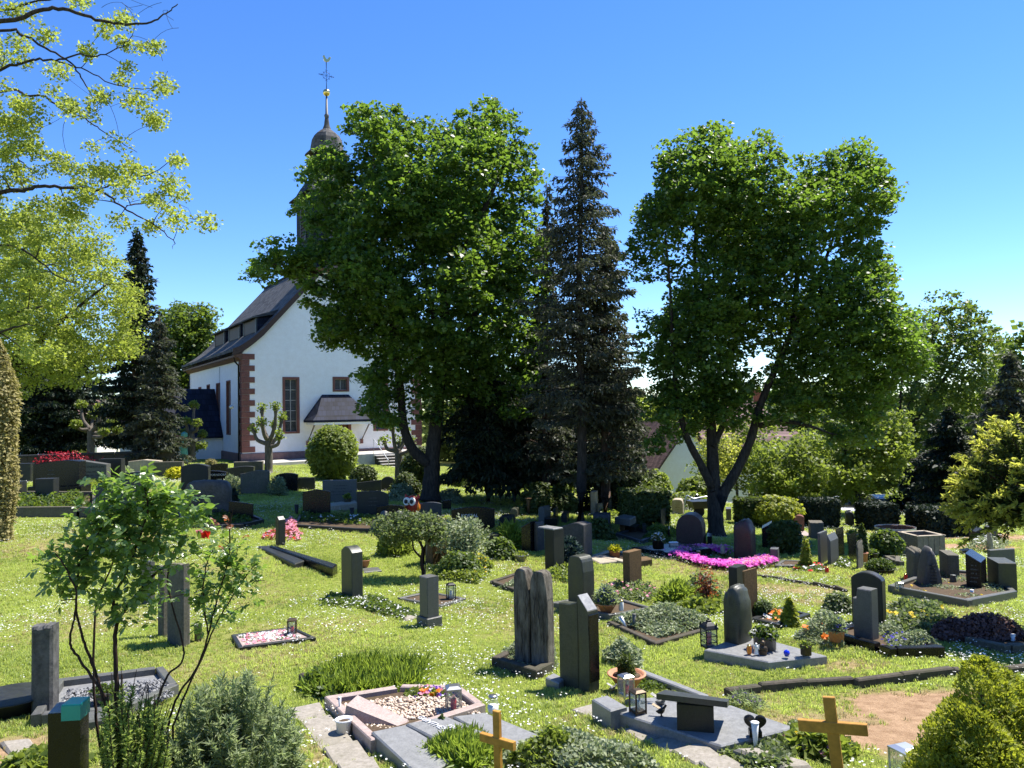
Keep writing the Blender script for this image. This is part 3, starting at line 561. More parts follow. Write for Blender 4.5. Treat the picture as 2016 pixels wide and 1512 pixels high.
# ------------------------------------------------------------------ foliage machinery
rng = np.random.default_rng(11)
def unit(v): return v / np.maximum(np.linalg.norm(v, axis=-1, keepdims=True), 1e-9)
def kites(P, size, up=.6, asp=.42, axis=None, fold=.12, nrm=None):
    """one folded four-cornered leaf per point: vertices and triangles"""
    n = len(P); size = np.broadcast_to(np.asarray(size, float), (n,))[:, None]
    N = unit(rng.normal(size=(n, 3)) + np.array([0, 0, up * 2.2])) if nrm is None else unit(nrm + rng.normal(size=(n, 3)) * .35)
    a = rng.normal(size=(n, 3)) if axis is None else axis + rng.normal(size=(n, 3)) * .25
    a = unit(a - N * np.sum(a * N, 1, keepdims=True)); b = np.cross(N, a)
    w = asp * size * rng.uniform(.8, 1.2, (n, 1))
    V = np.stack([P, P + a * size * .42 + b * w + N * fold * size, P + a * size, P + a * size * .42 - b * w + N * fold * size], 1).reshape(-1, 3)
    i = np.arange(n)[:, None] * 4; T = np.concatenate([i + [0, 1, 2], i + [0, 2, 3]], 1).reshape(-1, 3); return V, T
def lobed(P, size, up=.6, nrm=None):
    """broad five-pointed leaf, four triangles"""
    n = len(P); size = np.broadcast_to(np.asarray(size, float), (n,))[:, None]
    N = unit(rng.normal(size=(n, 3)) + np.array([0, 0, up * 2.2])) if nrm is None else unit(nrm + rng.normal(size=(n, 3)) * .35)
    a = rng.normal(size=(n, 3)); a = unit(a - N * np.sum(a * N, 1, keepdims=True)); b = np.cross(N, a); d = -N * .12 * size
    V = np.stack([P, P + (a * .35 + b * .5) * size + d, P + a * size, P + (a * .35 - b * .5) * size + d, P + (a * .75 + b * .22) * size, P + (a * .75 - b * .22) * size], 1).reshape(-1, 3)
    i = np.arange(n)[:, None] * 6; T = np.concatenate([i + [0, 1, 4], i + [0, 4, 2], i + [0, 2, 5], i + [0, 5, 3]], 1).reshape(-1, 3); return V, T
def merge(parts):
    o = 0; VV = []; TT = []
    for V, T in parts: VV.append(V); TT.append(T + o); o += len(V)
    return np.concatenate(VV), np.concatenate(TT)
def leafobj(name, V, T, m, parent, base):
    return link(name, npmesh(name, V - np.asarray(base), T), A(m), parent)
class TB:
    """many open tubes as one quad mesh, built with arrays"""
    def __init__(s, sides=5): s.n = sides; s.V = []; s.T = []; s.o = 0; a = np.arange(sides) * 2 * math.pi / sides; s.cs, s.sn = np.cos(a)[None, :, None], np.sin(a)[None, :, None]
    def tube(s, P, r):
        P = np.asarray(P, float); r = np.asarray(r, float)[:, None, None]; t = np.empty_like(P); t[1:-1] = P[2:] - P[:-2]; t[0] = P[1] - P[0]; t[-1] = P[-1] - P[-2]; t = unit(t)
        m = t.mean(0); up = np.array([.1, .3, .95]) if abs(m[2]) < .8 * np.linalg.norm(m) else np.array([1., .2, .1]); a = unit(np.cross(t, up)); b = np.cross(t, a); n, k = s.n, len(P)
        s.V.append((P[:, None] + r * (a[:, None] * s.cs + b[:, None] * s.sn)).reshape(-1, 3)); i = np.arange(k - 1)[:, None] * n; j = np.arange(n)[None]; j1 = (j + 1) % n
        s.T.append(np.stack([i + j, i + j1, i + n + j1, i + n + j], -1).reshape(-1, 4) + s.o); s.o += k * n
    def obj(s, name, m, parent, base=np.zeros(3), kind=None):
        me = npmesh(name, np.concatenate(s.V) - np.asarray(base), np.concatenate(s.T)); me.polygons.foreach_set('use_smooth', np.ones(len(me.polygons), bool)); return link(name, me, A(m), parent, kind=kind)
def inside(poly, x, y):
    c = np.zeros(len(x), bool); n = len(poly)
    for i in range(n):
        x0, y0 = poly[i - 1]; x1, y1 = poly[i]
        k = ((y0 > y) != (y1 > y)) & (x < (x1 - x0) * (y - y0) / (y1 - y0 + 1e-12) + x0); c ^= k
    return c
def edge_dist(poly, x, y):
    d = np.full(len(x), 1e9); p = np.stack([x, y], 1)
    for i in range(len(poly)):
        a = np.array(poly[i - 1], float); b = np.array(poly[i], float); t = np.clip(((p - a) @ (b - a)) / max((b - a) @ (b - a), 1e-9), 0, 1)
        d = np.minimum(d, np.linalg.norm(p - a - t[:, None] * (b - a), axis=1))
    return d
def wob3(P, s, seed=0.0):
    x, y, z = (P * s).T; return (np.sin(x + 1.7 * np.sin(y * .9 + seed) + seed) + np.sin(y * 1.1 + 1.3 * np.sin(z * 1.2 + seed * 2)) + np.sin(z * .9 + 1.5 * np.sin(x * 1.1 - seed))) / 3
def crown_centres(outline, Y, n, rmax, gap=-.35, gs=1.1, shell=.45, seed=1.0, minsep=.5, ratio=1.35, pad=0.0, lump=3.1):
    """leaf-clump centres that fill a rounded volume whose side view is the outline"""
    poly = [tuple(at(a, b, Y)[[0, 2]]) for a, b in outline]; xs = [p[0] for p in poly]; zs = [p[1] for p in poly]; keep = []
    cell = {}; tries = 0; nb27 = [(i, j, k) for i in (-1, 0, 1) for j in (-1, 0, 1) for k in (-1, 0, 1)]
    while len(keep) < n and tries < 25:
        tries += 1; x = rng.uniform(min(xs), max(xs), 3000); z = rng.uniform(min(zs), max(zs), 3000); k = inside(poly, x, z); x, z = x[k], z[k]
        e = edge_dist(poly, x, z); k = e > pad; x, z, e = x[k], z[k], e[k] - pad; h = np.minimum(e * ratio + .1, rmax * (1 - .25 * rng.random(len(x)))); s = rng.random(len(x)) ** shell * np.sign(rng.random(len(x)) - .5)
        P = np.stack([x, Y + h * s, z], 1); P = P[(wob3(P, gs, seed) > gap) & (wob3(P, lump, seed + 3) > -.95 + .98 * np.exp(-e / (1.6 / lump)))]
        for p in P:
            c = tuple(np.floor(p / minsep).astype(int)); ok = True
            for d in nb27:
                for q in cell.get((c[0] + d[0], c[1] + d[1], c[2] + d[2]), ()):
                    if (q[0] - p[0]) ** 2 + (q[1] - p[1]) ** 2 + (q[2] - p[2]) ** 2 < minsep ** 2: ok = False; break
                if not ok: break
            if ok: cell.setdefault(c, []).append(p); keep.append(p)
            if len(keep) >= n: break
    return np.array(keep)
def limb_pts(pix, Y0, Y1=None, sub=5):
    """smooth 3-D polyline through pixels, running from distance Y0 to Y1"""
    Y1 = Y0 if Y1 is None else Y1; k = len(pix); P = np.array([at(a, b, Y0 + (Y1 - Y0) * i / max(k - 1, 1)) for i, (a, b) in enumerate(pix)])
    return smooth_line(P, sub)
def smooth_line(P, sub=5):
    P = np.asarray(P, float); out = []
    for i in range(len(P) - 1):
        p0, p1, p2, p3 = P[max(i - 1, 0)], P[i], P[i + 1], P[min(i + 2, len(P) - 1)]
        for t in np.arange(sub) / sub: out.append(.5 * (2 * p1 + (p2 - p0) * t + (2 * p0 - 5 * p1 + 4 * p2 - p3) * t * t + (3 * p1 - p0 - 3 * p2 + p3) * t ** 3))
    out.append(P[-1]); return np.array(out)
def grow_branches(tb, skel, rad, targets, thick=.013, tip=.006, sag=.0):
    """join every clump to the nearest wood already grown, later twigs sprouting from earlier ones"""
    n0 = len(skel); cap = n0 + len(targets) * 6; S = np.full((cap, 3), 1e6); Rr = np.zeros(cap); S[:n0] = skel; Rr[:n0] = rad; m0 = n0
    d0 = np.min(np.linalg.norm(targets[:, None] - S[None, :n0], axis=2), 1)
    tt = np.linspace(0, 1, 7)[:, None]
    for i in np.argsort(d0):
        t = targets[i]; D = S[:m0] - t; d = np.sqrt((D * D).sum(1)) + .7 * np.maximum(0, D[:, 2]); j = int(np.argmin(d)); s = S[j]; L = float(np.linalg.norm(t - s))
        if L < .05: continue
        m = (s + t) / 2 + np.array([rng.normal() * .16 * L, rng.normal() * .16 * L, .16 * L - sag * L]); pts = s * (1 - tt) ** 2 + 2 * m * tt * (1 - tt) + t * tt ** 2
        r0 = min(Rr[j] * .75, tip + thick * L ** .8 * 1.4); rr = np.linspace(r0, tip, 7); tb.tube(pts, rr)
        S[m0:m0 + 6] = pts[1:]; Rr[m0:m0 + 6] = rr[1:]; m0 += 6
def clumps(C, per, rad, flat=.65):
    n = len(C); P = np.repeat(C, per, 0); q = unit(rng.normal(size=(n * per, 3))) * (rng.random((n * per, 1)) ** .45); rad = np.repeat(np.broadcast_to(rad, (n,)), per)[:, None]
    return P + q * rad * np.array([1, 1, flat]), q
def broadleaf(name, label, base_px, Y, outline, limbs, n, per, crad, leaf, leafm, barkm, rmax, group=None, gap=-.35, gs=1.1, seed=1., minsep=.5, up=.55, shape='kite', twig=.013, shell=.45, cat='tree', extra=None, ratio=1.35, flat=.65):
    base = at(*base_px, Y); base[2] = G(base[0], base[1]); t = thing(name, label, cat, base, 0, group)
    C = crown_centres(outline, Y, n, rmax, gap, gs, shell, seed, minsep, ratio, crad * .12)
    if extra is not None: C = np.concatenate([C, extra])
    mb = MB(); S = []; Rr = []
    for pix, r0, r1, dy in limbs:
        P = limb_pts(pix, Y, Y + dy); r = np.linspace(r0, r1, len(P)) * (1 + .05 * np.sin(np.arange(len(P)) * 1.9))
        if np.linalg.norm(P[0] - base) < 1.2: P[0][2] = min(P[0][2], base[2]) - .25; r[0] *= 1.45; r[1] *= 1.22; r[2] *= 1.08
        mb.tube(P - base, list(r), 10); S.append(P); Rr.append(r)
    S = np.concatenate(S); Rr = np.concatenate(Rr)
    mb.obj('trunk', A(barkm), t, True)
    br = TB(3); grow_branches(br, S, Rr, C, twig); br.obj('branches', barkm, t, base, 'stuff')
    P, q = clumps(C, per, crad * rng.uniform(.6, 1.35, len(C)), flat); sz = leaf * rng.uniform(.4, 1.4, len(P))
    V, T = (lobed(P, sz, up) if shape == 'lobed' else kites(P, sz, up, .5)); leafobj('crown', V, T, leafm, t, base)
    return t
def conifer(name, label, base_px, top_py, Y, prof, nb, per, spray, leafm, barkm, trunk_r, droop=.35, bare=0.0, group=None, lean=0, asp=.28, upturn=.15, hang=.8, z_from=None):
    """straight stem, whorls of drooping boughs, hanging sprays; prof = half width (m) at heights 0..1"""
    base = at(*base_px, Y); base[2] = G(base[0], base[1]); top = at(base_px[0] + lean, top_py, Y); H = top[2] - base[2]; t = thing(name, label, 'tree', base, 0, group)
    st = MB(); zs = np.linspace(0, 1, 14); ax = lambda u: np.array([(top[0] - base[0]) * u + .05 * np.sin(u * 9), .05 * np.cos(u * 7), H * u])
    st.tube([ax(u) - (np.array([0, 0, .3]) if u == 0 else 0) for u in zs], [trunk_r * (1.35 if u == 0 else 1) * (1 - u) ** .8 + .012 for u in zs], 9); st.obj('trunk', A(barkm), t, True)
    br = TB(3); PP = []; AX = []; hs, ws = zip(*prof)
    for k in range(nb):
        u = bare + (1 - bare) * (1 - (1 - (k + rng.random()) / nb) ** 1.05); u = min(u, .992); L = np.interp(u, hs, ws) * rng.uniform(.42, 1.18); az = rng.random() * 2 * math.pi
        d = np.array([math.cos(az), math.sin(az), 0]); s = np.linspace(0, 1, 6); pts = [ax(u) + d * L * a + np.array([0, 0, L * (.12 * a - droop * a * a + upturn * a ** 4)]) for a in s]
        br.tube(pts, np.linspace(.010 + .014 * L, .004, 6))
        m = max(4, int(per * L)); f = rng.random(m) ** .7; q = np.stack([np.interp(f, s, [p[i] for p in pts]) for i in range(3)], 1); side = np.array([-d[1], d[0], 0])
        wd = (.30 * L * (1 - f * .6) + .1)[:, None]; off = rng.normal(size=(m, 1)) * .5; q = q + side * off * wd + np.array([0, 0, -1]) * (np.abs(off) * wd * .25 + rng.random((m, 1)) * .12); PP.append(q); AX.append(d * .6 + side * np.sign(off) * .5 + np.array([0, 0, -hang]) + rng.normal(size=(m, 3)) * .3)
    br.obj('boughs', barkm, t, kind='stuff'); P = np.concatenate(PP); V, T = kites(P, spray * rng.uniform(.6, 1.4, len(P)), .3, asp, np.concatenate(AX)); leafobj('crown', V, T, leafm, t, np.zeros(3)); return t
def bush(name, label, px, py, w, h, n, leaf, leafm, cat='shrub', group=None, shape='dome', Y=None, depth=1.0, rough=.18, stems=4, asp=.42, up=.35, shell=.35, upaxis=0.0, stemm='bark_brown', base=None, flowers=None, thick=.012, out=.5, seed=None):
    """leafy mound standing on the ground: w, h in picture pixels at its foot"""
    if base is None: base = ground(px, py) if Y is None else at(px, py, Y)
    base = np.array(base, float); k = base[1] / F_PX; rx, hz = w * k / 2, h * k; ry = rx * depth; t = thing(name, label, cat, base, 0, group)
    sd = rng.random() * 9 if seed is None else seed
    u = unit(rng.normal(size=(n, 3))); r = rng.random((n, 1)) ** shell
    if shape == 'ball': q = u * r; P = q * np.array([rx, ry, hz / 2]) + np.array([0, 0, hz / 2])
    elif shape == 'cone':
        z = 1 - np.sqrt(rng.random(n)); a = rng.random(n) * 2 * math.pi; rr = (np.clip((1 - z), 0, 1) ** .75 * np.minimum(1, .55 + z * 3)) * r[:, 0]; P = np.stack([rx * rr * np.cos(a), ry * rr * np.sin(a), z * hz], 1); u = np.stack([np.cos(a), np.sin(a), .4 + 0 * a], 1)
    elif shape == 'column':
        z = rng.random(n); a = rng.random(n) * 2 * math.pi; rr = np.minimum(1, 3.2 * (1 - z) ** .8) * np.minimum(1, .7 + z) * r[:, 0]; P = np.stack([rx * rr * np.cos(a), ry * rr * np.sin(a), z * hz], 1); u = np.stack([np.cos(a), np.sin(a), .3 + 0 * a], 1)
    elif shape == 'box':
        f = rng.integers(0, 5, n); p = rng.uniform(-1, 1, (n, 3)); ax_ = np.array([0, 0, 1, 1, 2])[f]; sg = np.array([-1, 1, -1, 1, 1])[f]; p[np.arange(n), ax_] = sg * (1 - .25 * rng.random(n) ** 3); P = p * np.array([rx, ry, hz / 2]) + np.array([0, 0, hz / 2]); u = np.zeros((n, 3)); u[np.arange(n), ax_] = sg
    else: u[:, 2] = np.abs(u[:, 2]); P = u * r * np.array([rx, ry, hz])
    c = np.array([0, 0, hz * .45]); bump = 1 + rough * wob3(P + base, 5.0 / max(rx + hz, .2) * 1.3, sd)[:, None] + rough * .6 * wob3(P + base, 16.0 / max(rx + hz, .2), sd + 2)[:, None]; P = c + (P - c) * bump; P[:, 2] = np.maximum(P[:, 2], .01)
    ax3 = u * 1.0 + np.array([0, 0, upaxis]) if upaxis else None
    V, T = kites(P, leaf * rng.uniform(.6, 1.3, n), up, asp, ax3, nrm=(u * out + np.array([0, 0, up]) if not upaxis else None)); foli = leafobj('foliage', V, T, leafm, t, np.zeros(3))
    if stems:
        mb = MB()
        for s in range(stems):
            a = rng.random() * 6.28; e = np.array([rx * .6 * math.cos(a), ry * .6 * math.sin(a), hz * rng.uniform(.55, .85)]); mb.tube(smooth_line([(e[0] * .1, e[1] * .1, -.05), e * np.array([.45, .45, .5]), e], 3), list(np.linspace(thick * (1 + hz), .003, 7)), 5)
        mb.obj('stems', A(stemm), t, True)
    if flowers:
        fm, fn_, fs = flowers; u = unit(rng.normal(size=(fn_, 3))); u[:, 2] = np.abs(u[:, 2]) + .15; u = unit(u); P = u * np.array([rx, ry, hz]) * rng.uniform(.9, 1.08, (fn_, 1))
        if shape == 'ball': P = u * np.array([rx, ry, hz / 2]) * 1.02 + np.array([0, 0, hz / 2])
        blossoms(t, P, fs, fm)
    return t
def blossoms(t, P, size, fm, name='flowers', per=5):
    """small open flowers: a ring of petals round each point"""
    n = len(P); C = np.repeat(P, per, 0); a = np.tile(np.arange(per) * 2 * math.pi / per, n) + np.repeat(rng.random(n) * 6, per); ax_ = np.stack([np.cos(a), np.sin(a), .25 + 0 * a], 1)
    V, T = kites(C, np.repeat(size * rng.uniform(.75, 1.25, n), per), .9, .5, ax_, .05, nrm=np.tile(np.array([[0, -.25, 1.]]), (len(C), 1))); return link(name, npmesh(name, V, T), A(fm), t, kind='stuff')
def carpet(name, label, pix, n, leaf, leafm, height=.12, cat='ground cover', group=None, flowers=None, asp=.45, up=.5, parent=None, bumpy=.5, z=None, upaxis=0, kind=None):
    """low planting that fills a patch of ground given by its corner pixels"""
    W_ = np.array([ground(a, b) if z is None else onplane(a, b, z) for a, b in pix]); poly = [tuple(p[:2]) for p in W_]; base = W_.mean(0); base[2] = G(base[0], base[1]) if z is None else z
    def pts(m):
        X = np.zeros((0, 2))
        while len(X) < m:
            q = np.stack([rng.uniform(min(p[0] for p in poly), max(p[0] for p in poly), m * 3), rng.uniform(min(p[1] for p in poly), max(p[1] for p in poly), m * 3)], 1); X = np.concatenate([X, q[inside(poly, q[:, 0], q[:, 1])]])
        return X[:m]
    X = pts(n); e = edge_dist(poly, X[:, 0], X[:, 1]); hh = height * np.minimum(1, .35 + e / (height * 1.5 + 1e-6)); P0 = np.stack([X[:, 0], X[:, 1], X[:, 0] * 0], 1)
    hh = hh * (1 + bumpy * wob3(P0, 6.0, 2.)) * (.25 + .75 * rng.random(n) ** .5); gzz = G(X[:, 0], X[:, 1]) if z is None else z; P = np.stack([X[:, 0], X[:, 1], gzz + hh], 1)
    V, T = kites(P, leaf * rng.uniform(.6, 1.3, n), up, asp, None if not upaxis else np.tile(np.array([[0, 0, upaxis]]), (n, 1)) + rng.normal(size=(n, 3)) * .5)
    t = thing(name, label, cat, base, 0, group) if parent is None else parent
    o = leafobj('foliage', V, T, leafm, t, base if parent is None else np.array(parent.location))
    if flowers:
        for fm, m, fs in flowers:
            X = pts(m); e = edge_dist(poly, X[:, 0], X[:, 1]); hh = height * np.minimum(1, .4 + e / (height * 1.5)) * 1.05; P = np.stack([X[:, 0], X[:, 1], (G(X[:, 0], X[:, 1]) if z is None else z) + hh], 1); blossoms(t, P - (base if parent is None else np.array(parent.location)), fs, fm)
    return t

def dabs(L, Y, dy):
    """extra leaf clumps round given spots of a crown"""
    return np.array([at(a + rng.normal() * r * .55, b + rng.normal() * r * .5, Y + rng.uniform(-dy, dy)) for a, b, r in L for _ in range(max(3, int(r / 4)))])
# ------------------------------------------------------------------ the big trees
OUT1 = [(668, 212), (700, 200), (735, 212), (770, 200), (800, 210), (812, 240), (850, 232), (880, 215), (905, 178), (950, 172), (985, 180), (1005, 215), (1020, 245), (1048, 280), (1045, 320), (1068, 345), (1070, 380), (1055, 420), (1035, 438), (1055, 455), (1072, 480), (1078, 540), (1080, 620), (1075, 720), (1060, 800), (1000, 830), (960, 800), (900, 820), (880, 850), (840, 840), (805, 800), (785, 835), (740, 832), (700, 820), (705, 770), (718, 720), (690, 690), (640, 700), (590, 660), (582, 610), (600, 585), (560, 572), (505, 560), (480, 545), (520, 520), (510, 480), (545, 450), (590, 475), (622, 470), (628, 420), (606, 372), (566, 352), (572, 332), (606, 318), (622, 285), (645, 272), (672, 285), (700, 330), (690, 270), (662, 240)]
broadleaf('maple_tree', 'tall broad maple with dense dark green crown standing before the church', (846, 985), 28.5, OUT1,
    [([(846, 990), (850, 940), (852, 890), (862, 800), (870, 700), (878, 580), (895, 450), (915, 330), (930, 250)], .36, .03, .5), ([(848, 915), (815, 888), (795, 840), (788, 760), (775, 660), (768, 560), (752, 450), (740, 350), (730, 270)], .21, .025, -.8), ([(866, 760), (905, 680), (950, 590), (990, 520), (1020, 470)], .17, .03, 1.0), ([(780, 700), (730, 620), (670, 560), (600, 530), (540, 520)], .13, .025, -1.0), ([(872, 680), (840, 560), (820, 440), (800, 320)], .14, .03, 1.5), ([(880, 560), (940, 440), (990, 330), (1010, 280)], .12, .03, -.6)],
    1450, 74, .46, .145, 'leaf_maple', 'bark_dark', 3.9, gap=-.24, gs=1.15, seed=1.3, minsep=.42, up=.7, flat=.5, extra=dabs([(600, 400, 20), (640, 440, 24), (660, 380, 22), (610, 450, 18), (640, 500, 24), (670, 470, 24), (520, 530, 22), (548, 512, 22), (575, 530, 20), (600, 520, 22), (615, 590, 26), (650, 620, 28), (640, 665, 20), (680, 645, 28), (620, 555, 22), (700, 600, 28), (700, 680, 24), (722, 740, 24), (742, 785, 24), (725, 812, 16), (760, 820, 16), (620, 340, 16), (650, 315, 20), (640, 375, 18), (668, 420, 22), (625, 490, 22), (660, 500, 26), (690, 540, 26), (598, 345, 14), (660, 560, 24), (780, 830, 14), (690, 450, 26), (672, 350, 20), (1010, 800, 26), (960, 780, 26), (1040, 760, 26), (1030, 440, 22), (1000, 430, 22), (1050, 480, 20), (975, 450, 22)], 28.5, 1.6))
OUT2 = [(1225, 355), (1250, 330), (1285, 300), (1340, 255), (1370, 250), (1420, 245), (1440, 270), (1470, 265), (1500, 262), (1530, 280), (1555, 290), (1565, 330), (1580, 285), (1610, 280), (1640, 295), (1660, 275), (1690, 270), (1720, 300), (1750, 320), (1765, 360), (1760, 440), (1735, 470), (1740, 500), (1770, 540), (1768, 570), (1795, 585), (1805, 620), (1838, 680), (1830, 720), (1785, 760), (1745, 800), (1740, 860), (1700, 880), (1650, 890), (1600, 830), (1560, 850), (1520, 815), (1490, 720), (1470, 700), (1470, 770), (1465, 830), (1420, 800), (1400, 840), (1370, 820), (1340, 870), (1300, 890), (1272, 850), (1275, 760), (1250, 640), (1240, 520), (1235, 430), (1228, 390)]
broadleaf('maple_tree', 'wide maple forking low into several dark limbs, right of the tall conifer', (1411, 1058), 23.7, OUT2,
    [([(1411, 1062), (1408, 1010), (1405, 960), (1403, 900), (1400, 840), (1392, 780), (1382, 690), (1372, 590), (1368, 480), (1380, 380)], .26, .025, .4), ([(1404, 965), (1380, 915), (1352, 860), (1335, 790), (1325, 690), (1320, 580), (1310, 460)], .14, .022, -.9), ([(1402, 880), (1425, 830), (1422, 780), (1440, 700), (1470, 620), (1490, 530), (1500, 400)], .11, .022, 1.2), ([(1414, 985), (1448, 930), (1478, 865), (1494, 805), (1525, 730), (1565, 640), (1605, 560), (1640, 470), (1665, 380)], .17, .022, -.4), ([(1488, 840), (1540, 830), (1590, 838), (1640, 855)], .10, .02, -1.0), ([(1540, 700), (1610, 650), (1690, 600), (1750, 600)], .10, .02, .9), ([(1560, 650), (1570, 520), (1560, 400), (1540, 320)], .10, .02, 1.2)],
    1600, 72, .385, .118, 'leaf_maple', 'bark_dark', 2.4, gap=-.25, gs=1.35, seed=4.1, minsep=.34, up=.7, flat=.5, extra=dabs([(1290, 700, 26), (1300, 760, 28), (1310, 820, 28), (1300, 870, 24), (1340, 800, 26), (1345, 860, 20), (1380, 790, 24), (1410, 760, 26), (1440, 780, 22), (1330, 720, 26), (1800, 640, 24), (1815, 690, 24), (1785, 720, 26), (1750, 660, 28), (1740, 760, 28), (1700, 800, 30), (1650, 800, 30), (1600, 790, 28), (1700, 860, 24), (1640, 860, 24), (1560, 800, 24), (1290, 640, 28), (1370, 845, 18), (1480, 760, 22), (1420, 810, 20), (1450, 830, 18), (1400, 820, 16), (1500, 810, 20), (1530, 830, 18)], 23.7, 1.3))
conifer('cypress_tree', 'tall thin conifer with visible straight stem between the two maples', (1143, 1032), 190, 25.3, [(0, 1.5), (.25, 1.95), (.45, 1.9), (.6, 1.6), (.75, 1.15), (.88, .8), (.95, .42), (1, .05)], 250, 84, .15, 'needle_grey', 'bark_dark', .17, droop=.28, bare=.24, hang=1.1, asp=.2)
conifer('cypress_tree', 'slim dark conifer just behind the tall one, its tip lower', (1075, 1000), 355, 29, [(0, 1.3), (.3, 1.5), (.6, .9), (.8, .45), (1, .05)], 160, 80, .17, 'needle_grey', 'bark_brown', .19, droop=.35, bare=.12, hang=1.1, asp=.24)
conifer('cypress_tree', 'brownish bushy conifer on the right of the tall thin one', (1190, 1005), 440, 26.5, [(0, 1.5), (.3, 1.6), (.6, 1.35), (.8, .95), (.93, .5), (1, .1)], 190, 80, .16, 'needle_grey', 'bark_brown', .17, droop=.3, bare=.15, hang=1.0, asp=.26)
conifer('yew_tree', 'low dark evergreen with hanging boughs right behind the big maple trunk', (960, 985), 700, 30, [(0, 2.4), (.4, 2.3), (.75, 1.5), (1, .2)], 150, 60, .26, 'needle_dark', 'bark_brown', .16, droop=.45, bare=.18, hang=1.3, asp=.2)
conifer('yew_tree', 'low dark evergreen filling the gap left of the slim conifer', (1012, 995), 730, 31, [(0, 2.3), (.4, 2.2), (.75, 1.4), (1, .2)], 130, 60, .26, 'needle_dark', 'bark_brown', .17, droop=.45, bare=.2, hang=1.3)
conifer('yew_tree', 'low dark evergreen at the foot of the slim conifer', (1105, 985), 760, 33, [(0, 2.2), (.4, 2.2), (.75, 1.4), (1, .2)], 110, 60, .26, 'needle_dark', 'bark_brown', .15, droop=.45, bare=.2, hang=1.3)
bush('thuja_column', 'dense dark green columnar thuja left of the pair beside the square hedge', 1180, 1005, 90, 270, 9000, .16, 'needle_dark', 'tree', None, 'column', rough=.2, stems=1, thick=.04, asp=.3, upaxis=1.0)
bush('thuja_column', 'dense dark green columnar thuja next to the square hedge', 1222, 1008, 96, 255, 9000, .16, 'needle_dark', 'tree', None, 'column', rough=.2, stems=1, thick=.04, asp=.3, upaxis=1.0)
# ---- left side
conifer('spruce_tree', 'tall dark spruce with pointed tip left of the church', (268, 905), 448, 40, [(0, 2.2), (.2, 2.35), (.45, 1.7), (.7, 1.05), (.85, .65), (1, .05)], 260, 80, .2, 'needle_dark', 'bark_brown', .24, droop=.3, bare=.10, hang=.8, asp=.26)
conifer('spruce_tree', 'grey green spruce in front of the church flank', (312, 905), 620, 38, [(0, 1.5), (.3, 1.5), (.6, 1.1), (.85, .6), (1, .05)], 150, 80, .19, 'needle_grey', 'bark_brown', .16, droop=.4, bare=.08, hang=1.0)
conifer('cedar_tree', 'dark bluish conifer with broad low boughs at the left', (130, 905), 640, 45, [(0, 3.0), (.3, 3.2), (.6, 2.4), (.85, 1.3), (1, .2)], 190, 75, .22, 'needle_dark', 'bark_dark', .22, droop=.25, bare=.1, hang=.7)
conifer('cedar_tree', 'dark conifer at the far left behind the pale hedge', (60, 905), 690, 47, [(0, 2.6), (.4, 2.6), (.75, 1.7), (1, .2)], 130, 75, .2, 'needle_dark', 'bark_dark', .2, droop=.3, bare=.14, hang=.7)
broadleaf('lime_tree', 'bright yellow green tree massed above the graves at the left', (20, 915), 27, [(0, 410), (60, 395), (130, 400), (200, 450), (240, 500), (270, 545), (285, 590), (262, 640), (278, 690), (250, 730), (215, 720), (185, 775), (120, 760), (60, 790), (0, 760), (-80, 740), (-120, 560), (-90, 440)],
    [([(20, 920), (18, 850), (25, 760), (40, 660), (60, 560), (80, 470)], .26, .03, .3), ([(26, 740), (90, 660), (160, 600), (210, 560)], .12, .02, -.8), ([(24, 780), (-30, 680), (-60, 580)], .12, .02, .6)],
    640, 110, .46, .085, 'leaf_spring', 'bark_dark', 2.6, gap=-.3, gs=1.3, seed=2.2, minsep=.5, up=.4)
broadleaf('garden_tree', 'round bright green tree beyond the church roof at the left', (372, 905), 70, [(318, 610), (345, 596), (385, 605), (412, 600), (428, 625), (425, 665), (415, 690), (420, 740), (400, 800), (340, 820), (300, 780), (300, 690)],
    [([(372, 905), (372, 800), (370, 700), (368, 640)], .3, .05, 0)], 220, 90, 1.0, .30, 'leaf_mid', 'bark_dark', 3.0, gap=-.6, minsep=.9)
# ---- background right
broadleaf('ash_tree', 'tall pale green tree with airy crown at the right background', (1870, 1010), 42, [(1770, 640), (1820, 600), (1850, 565), (1885, 572), (1905, 588), (1940, 615), (1968, 655), (1985, 690), (1970, 720), (1990, 760), (1965, 820), (1900, 830), (1860, 880), (1800, 920), (1770, 940), (1735, 880), (1750, 720)],
    [([(1778, 1010), (1780, 930), (1785, 850), (1800, 760), (1830, 680), (1850, 620)], .25, .04, 0), ([(1790, 850), (1840, 770), (1900, 700), (1930, 670)], .12, .03, .8), ([(1784, 900), (1772, 800), (1780, 720)], .12, .03, -.8)],
    760, 80, .62, .17, 'leaf_mid', 'bark_dark', 3.0, gap=-.4, gs=.9, seed=3, minsep=.75)
broadleaf('hazel_tree', 'light green tree below the right maple crown near the parked cars', (1693, 1030), 33, [(1470, 930), (1500, 880), (1540, 900), (1570, 850), (1620, 870), (1660, 820), (1720, 830), (1770, 800), (1800, 860), (1790, 930), (1760, 985), (1720, 950), (1690, 985), (1640, 1000), (1580, 975), (1540, 1000), (1490, 985)],
    [([(1697, 1040), (1690, 980), (1680, 930), (1660, 880), (1640, 840)], .22, .05, 0), ([(1686, 950), (1730, 900), (1760, 860)], .1, .03, 0), ([(1675, 920), (1600, 910), (1540, 900)], .08, .02, 0)], 330, 70, .45, .13, 'leaf_light', 'bark_dark', 1.8, gap=-.12, gs=1.8, seed=5, minsep=.38)
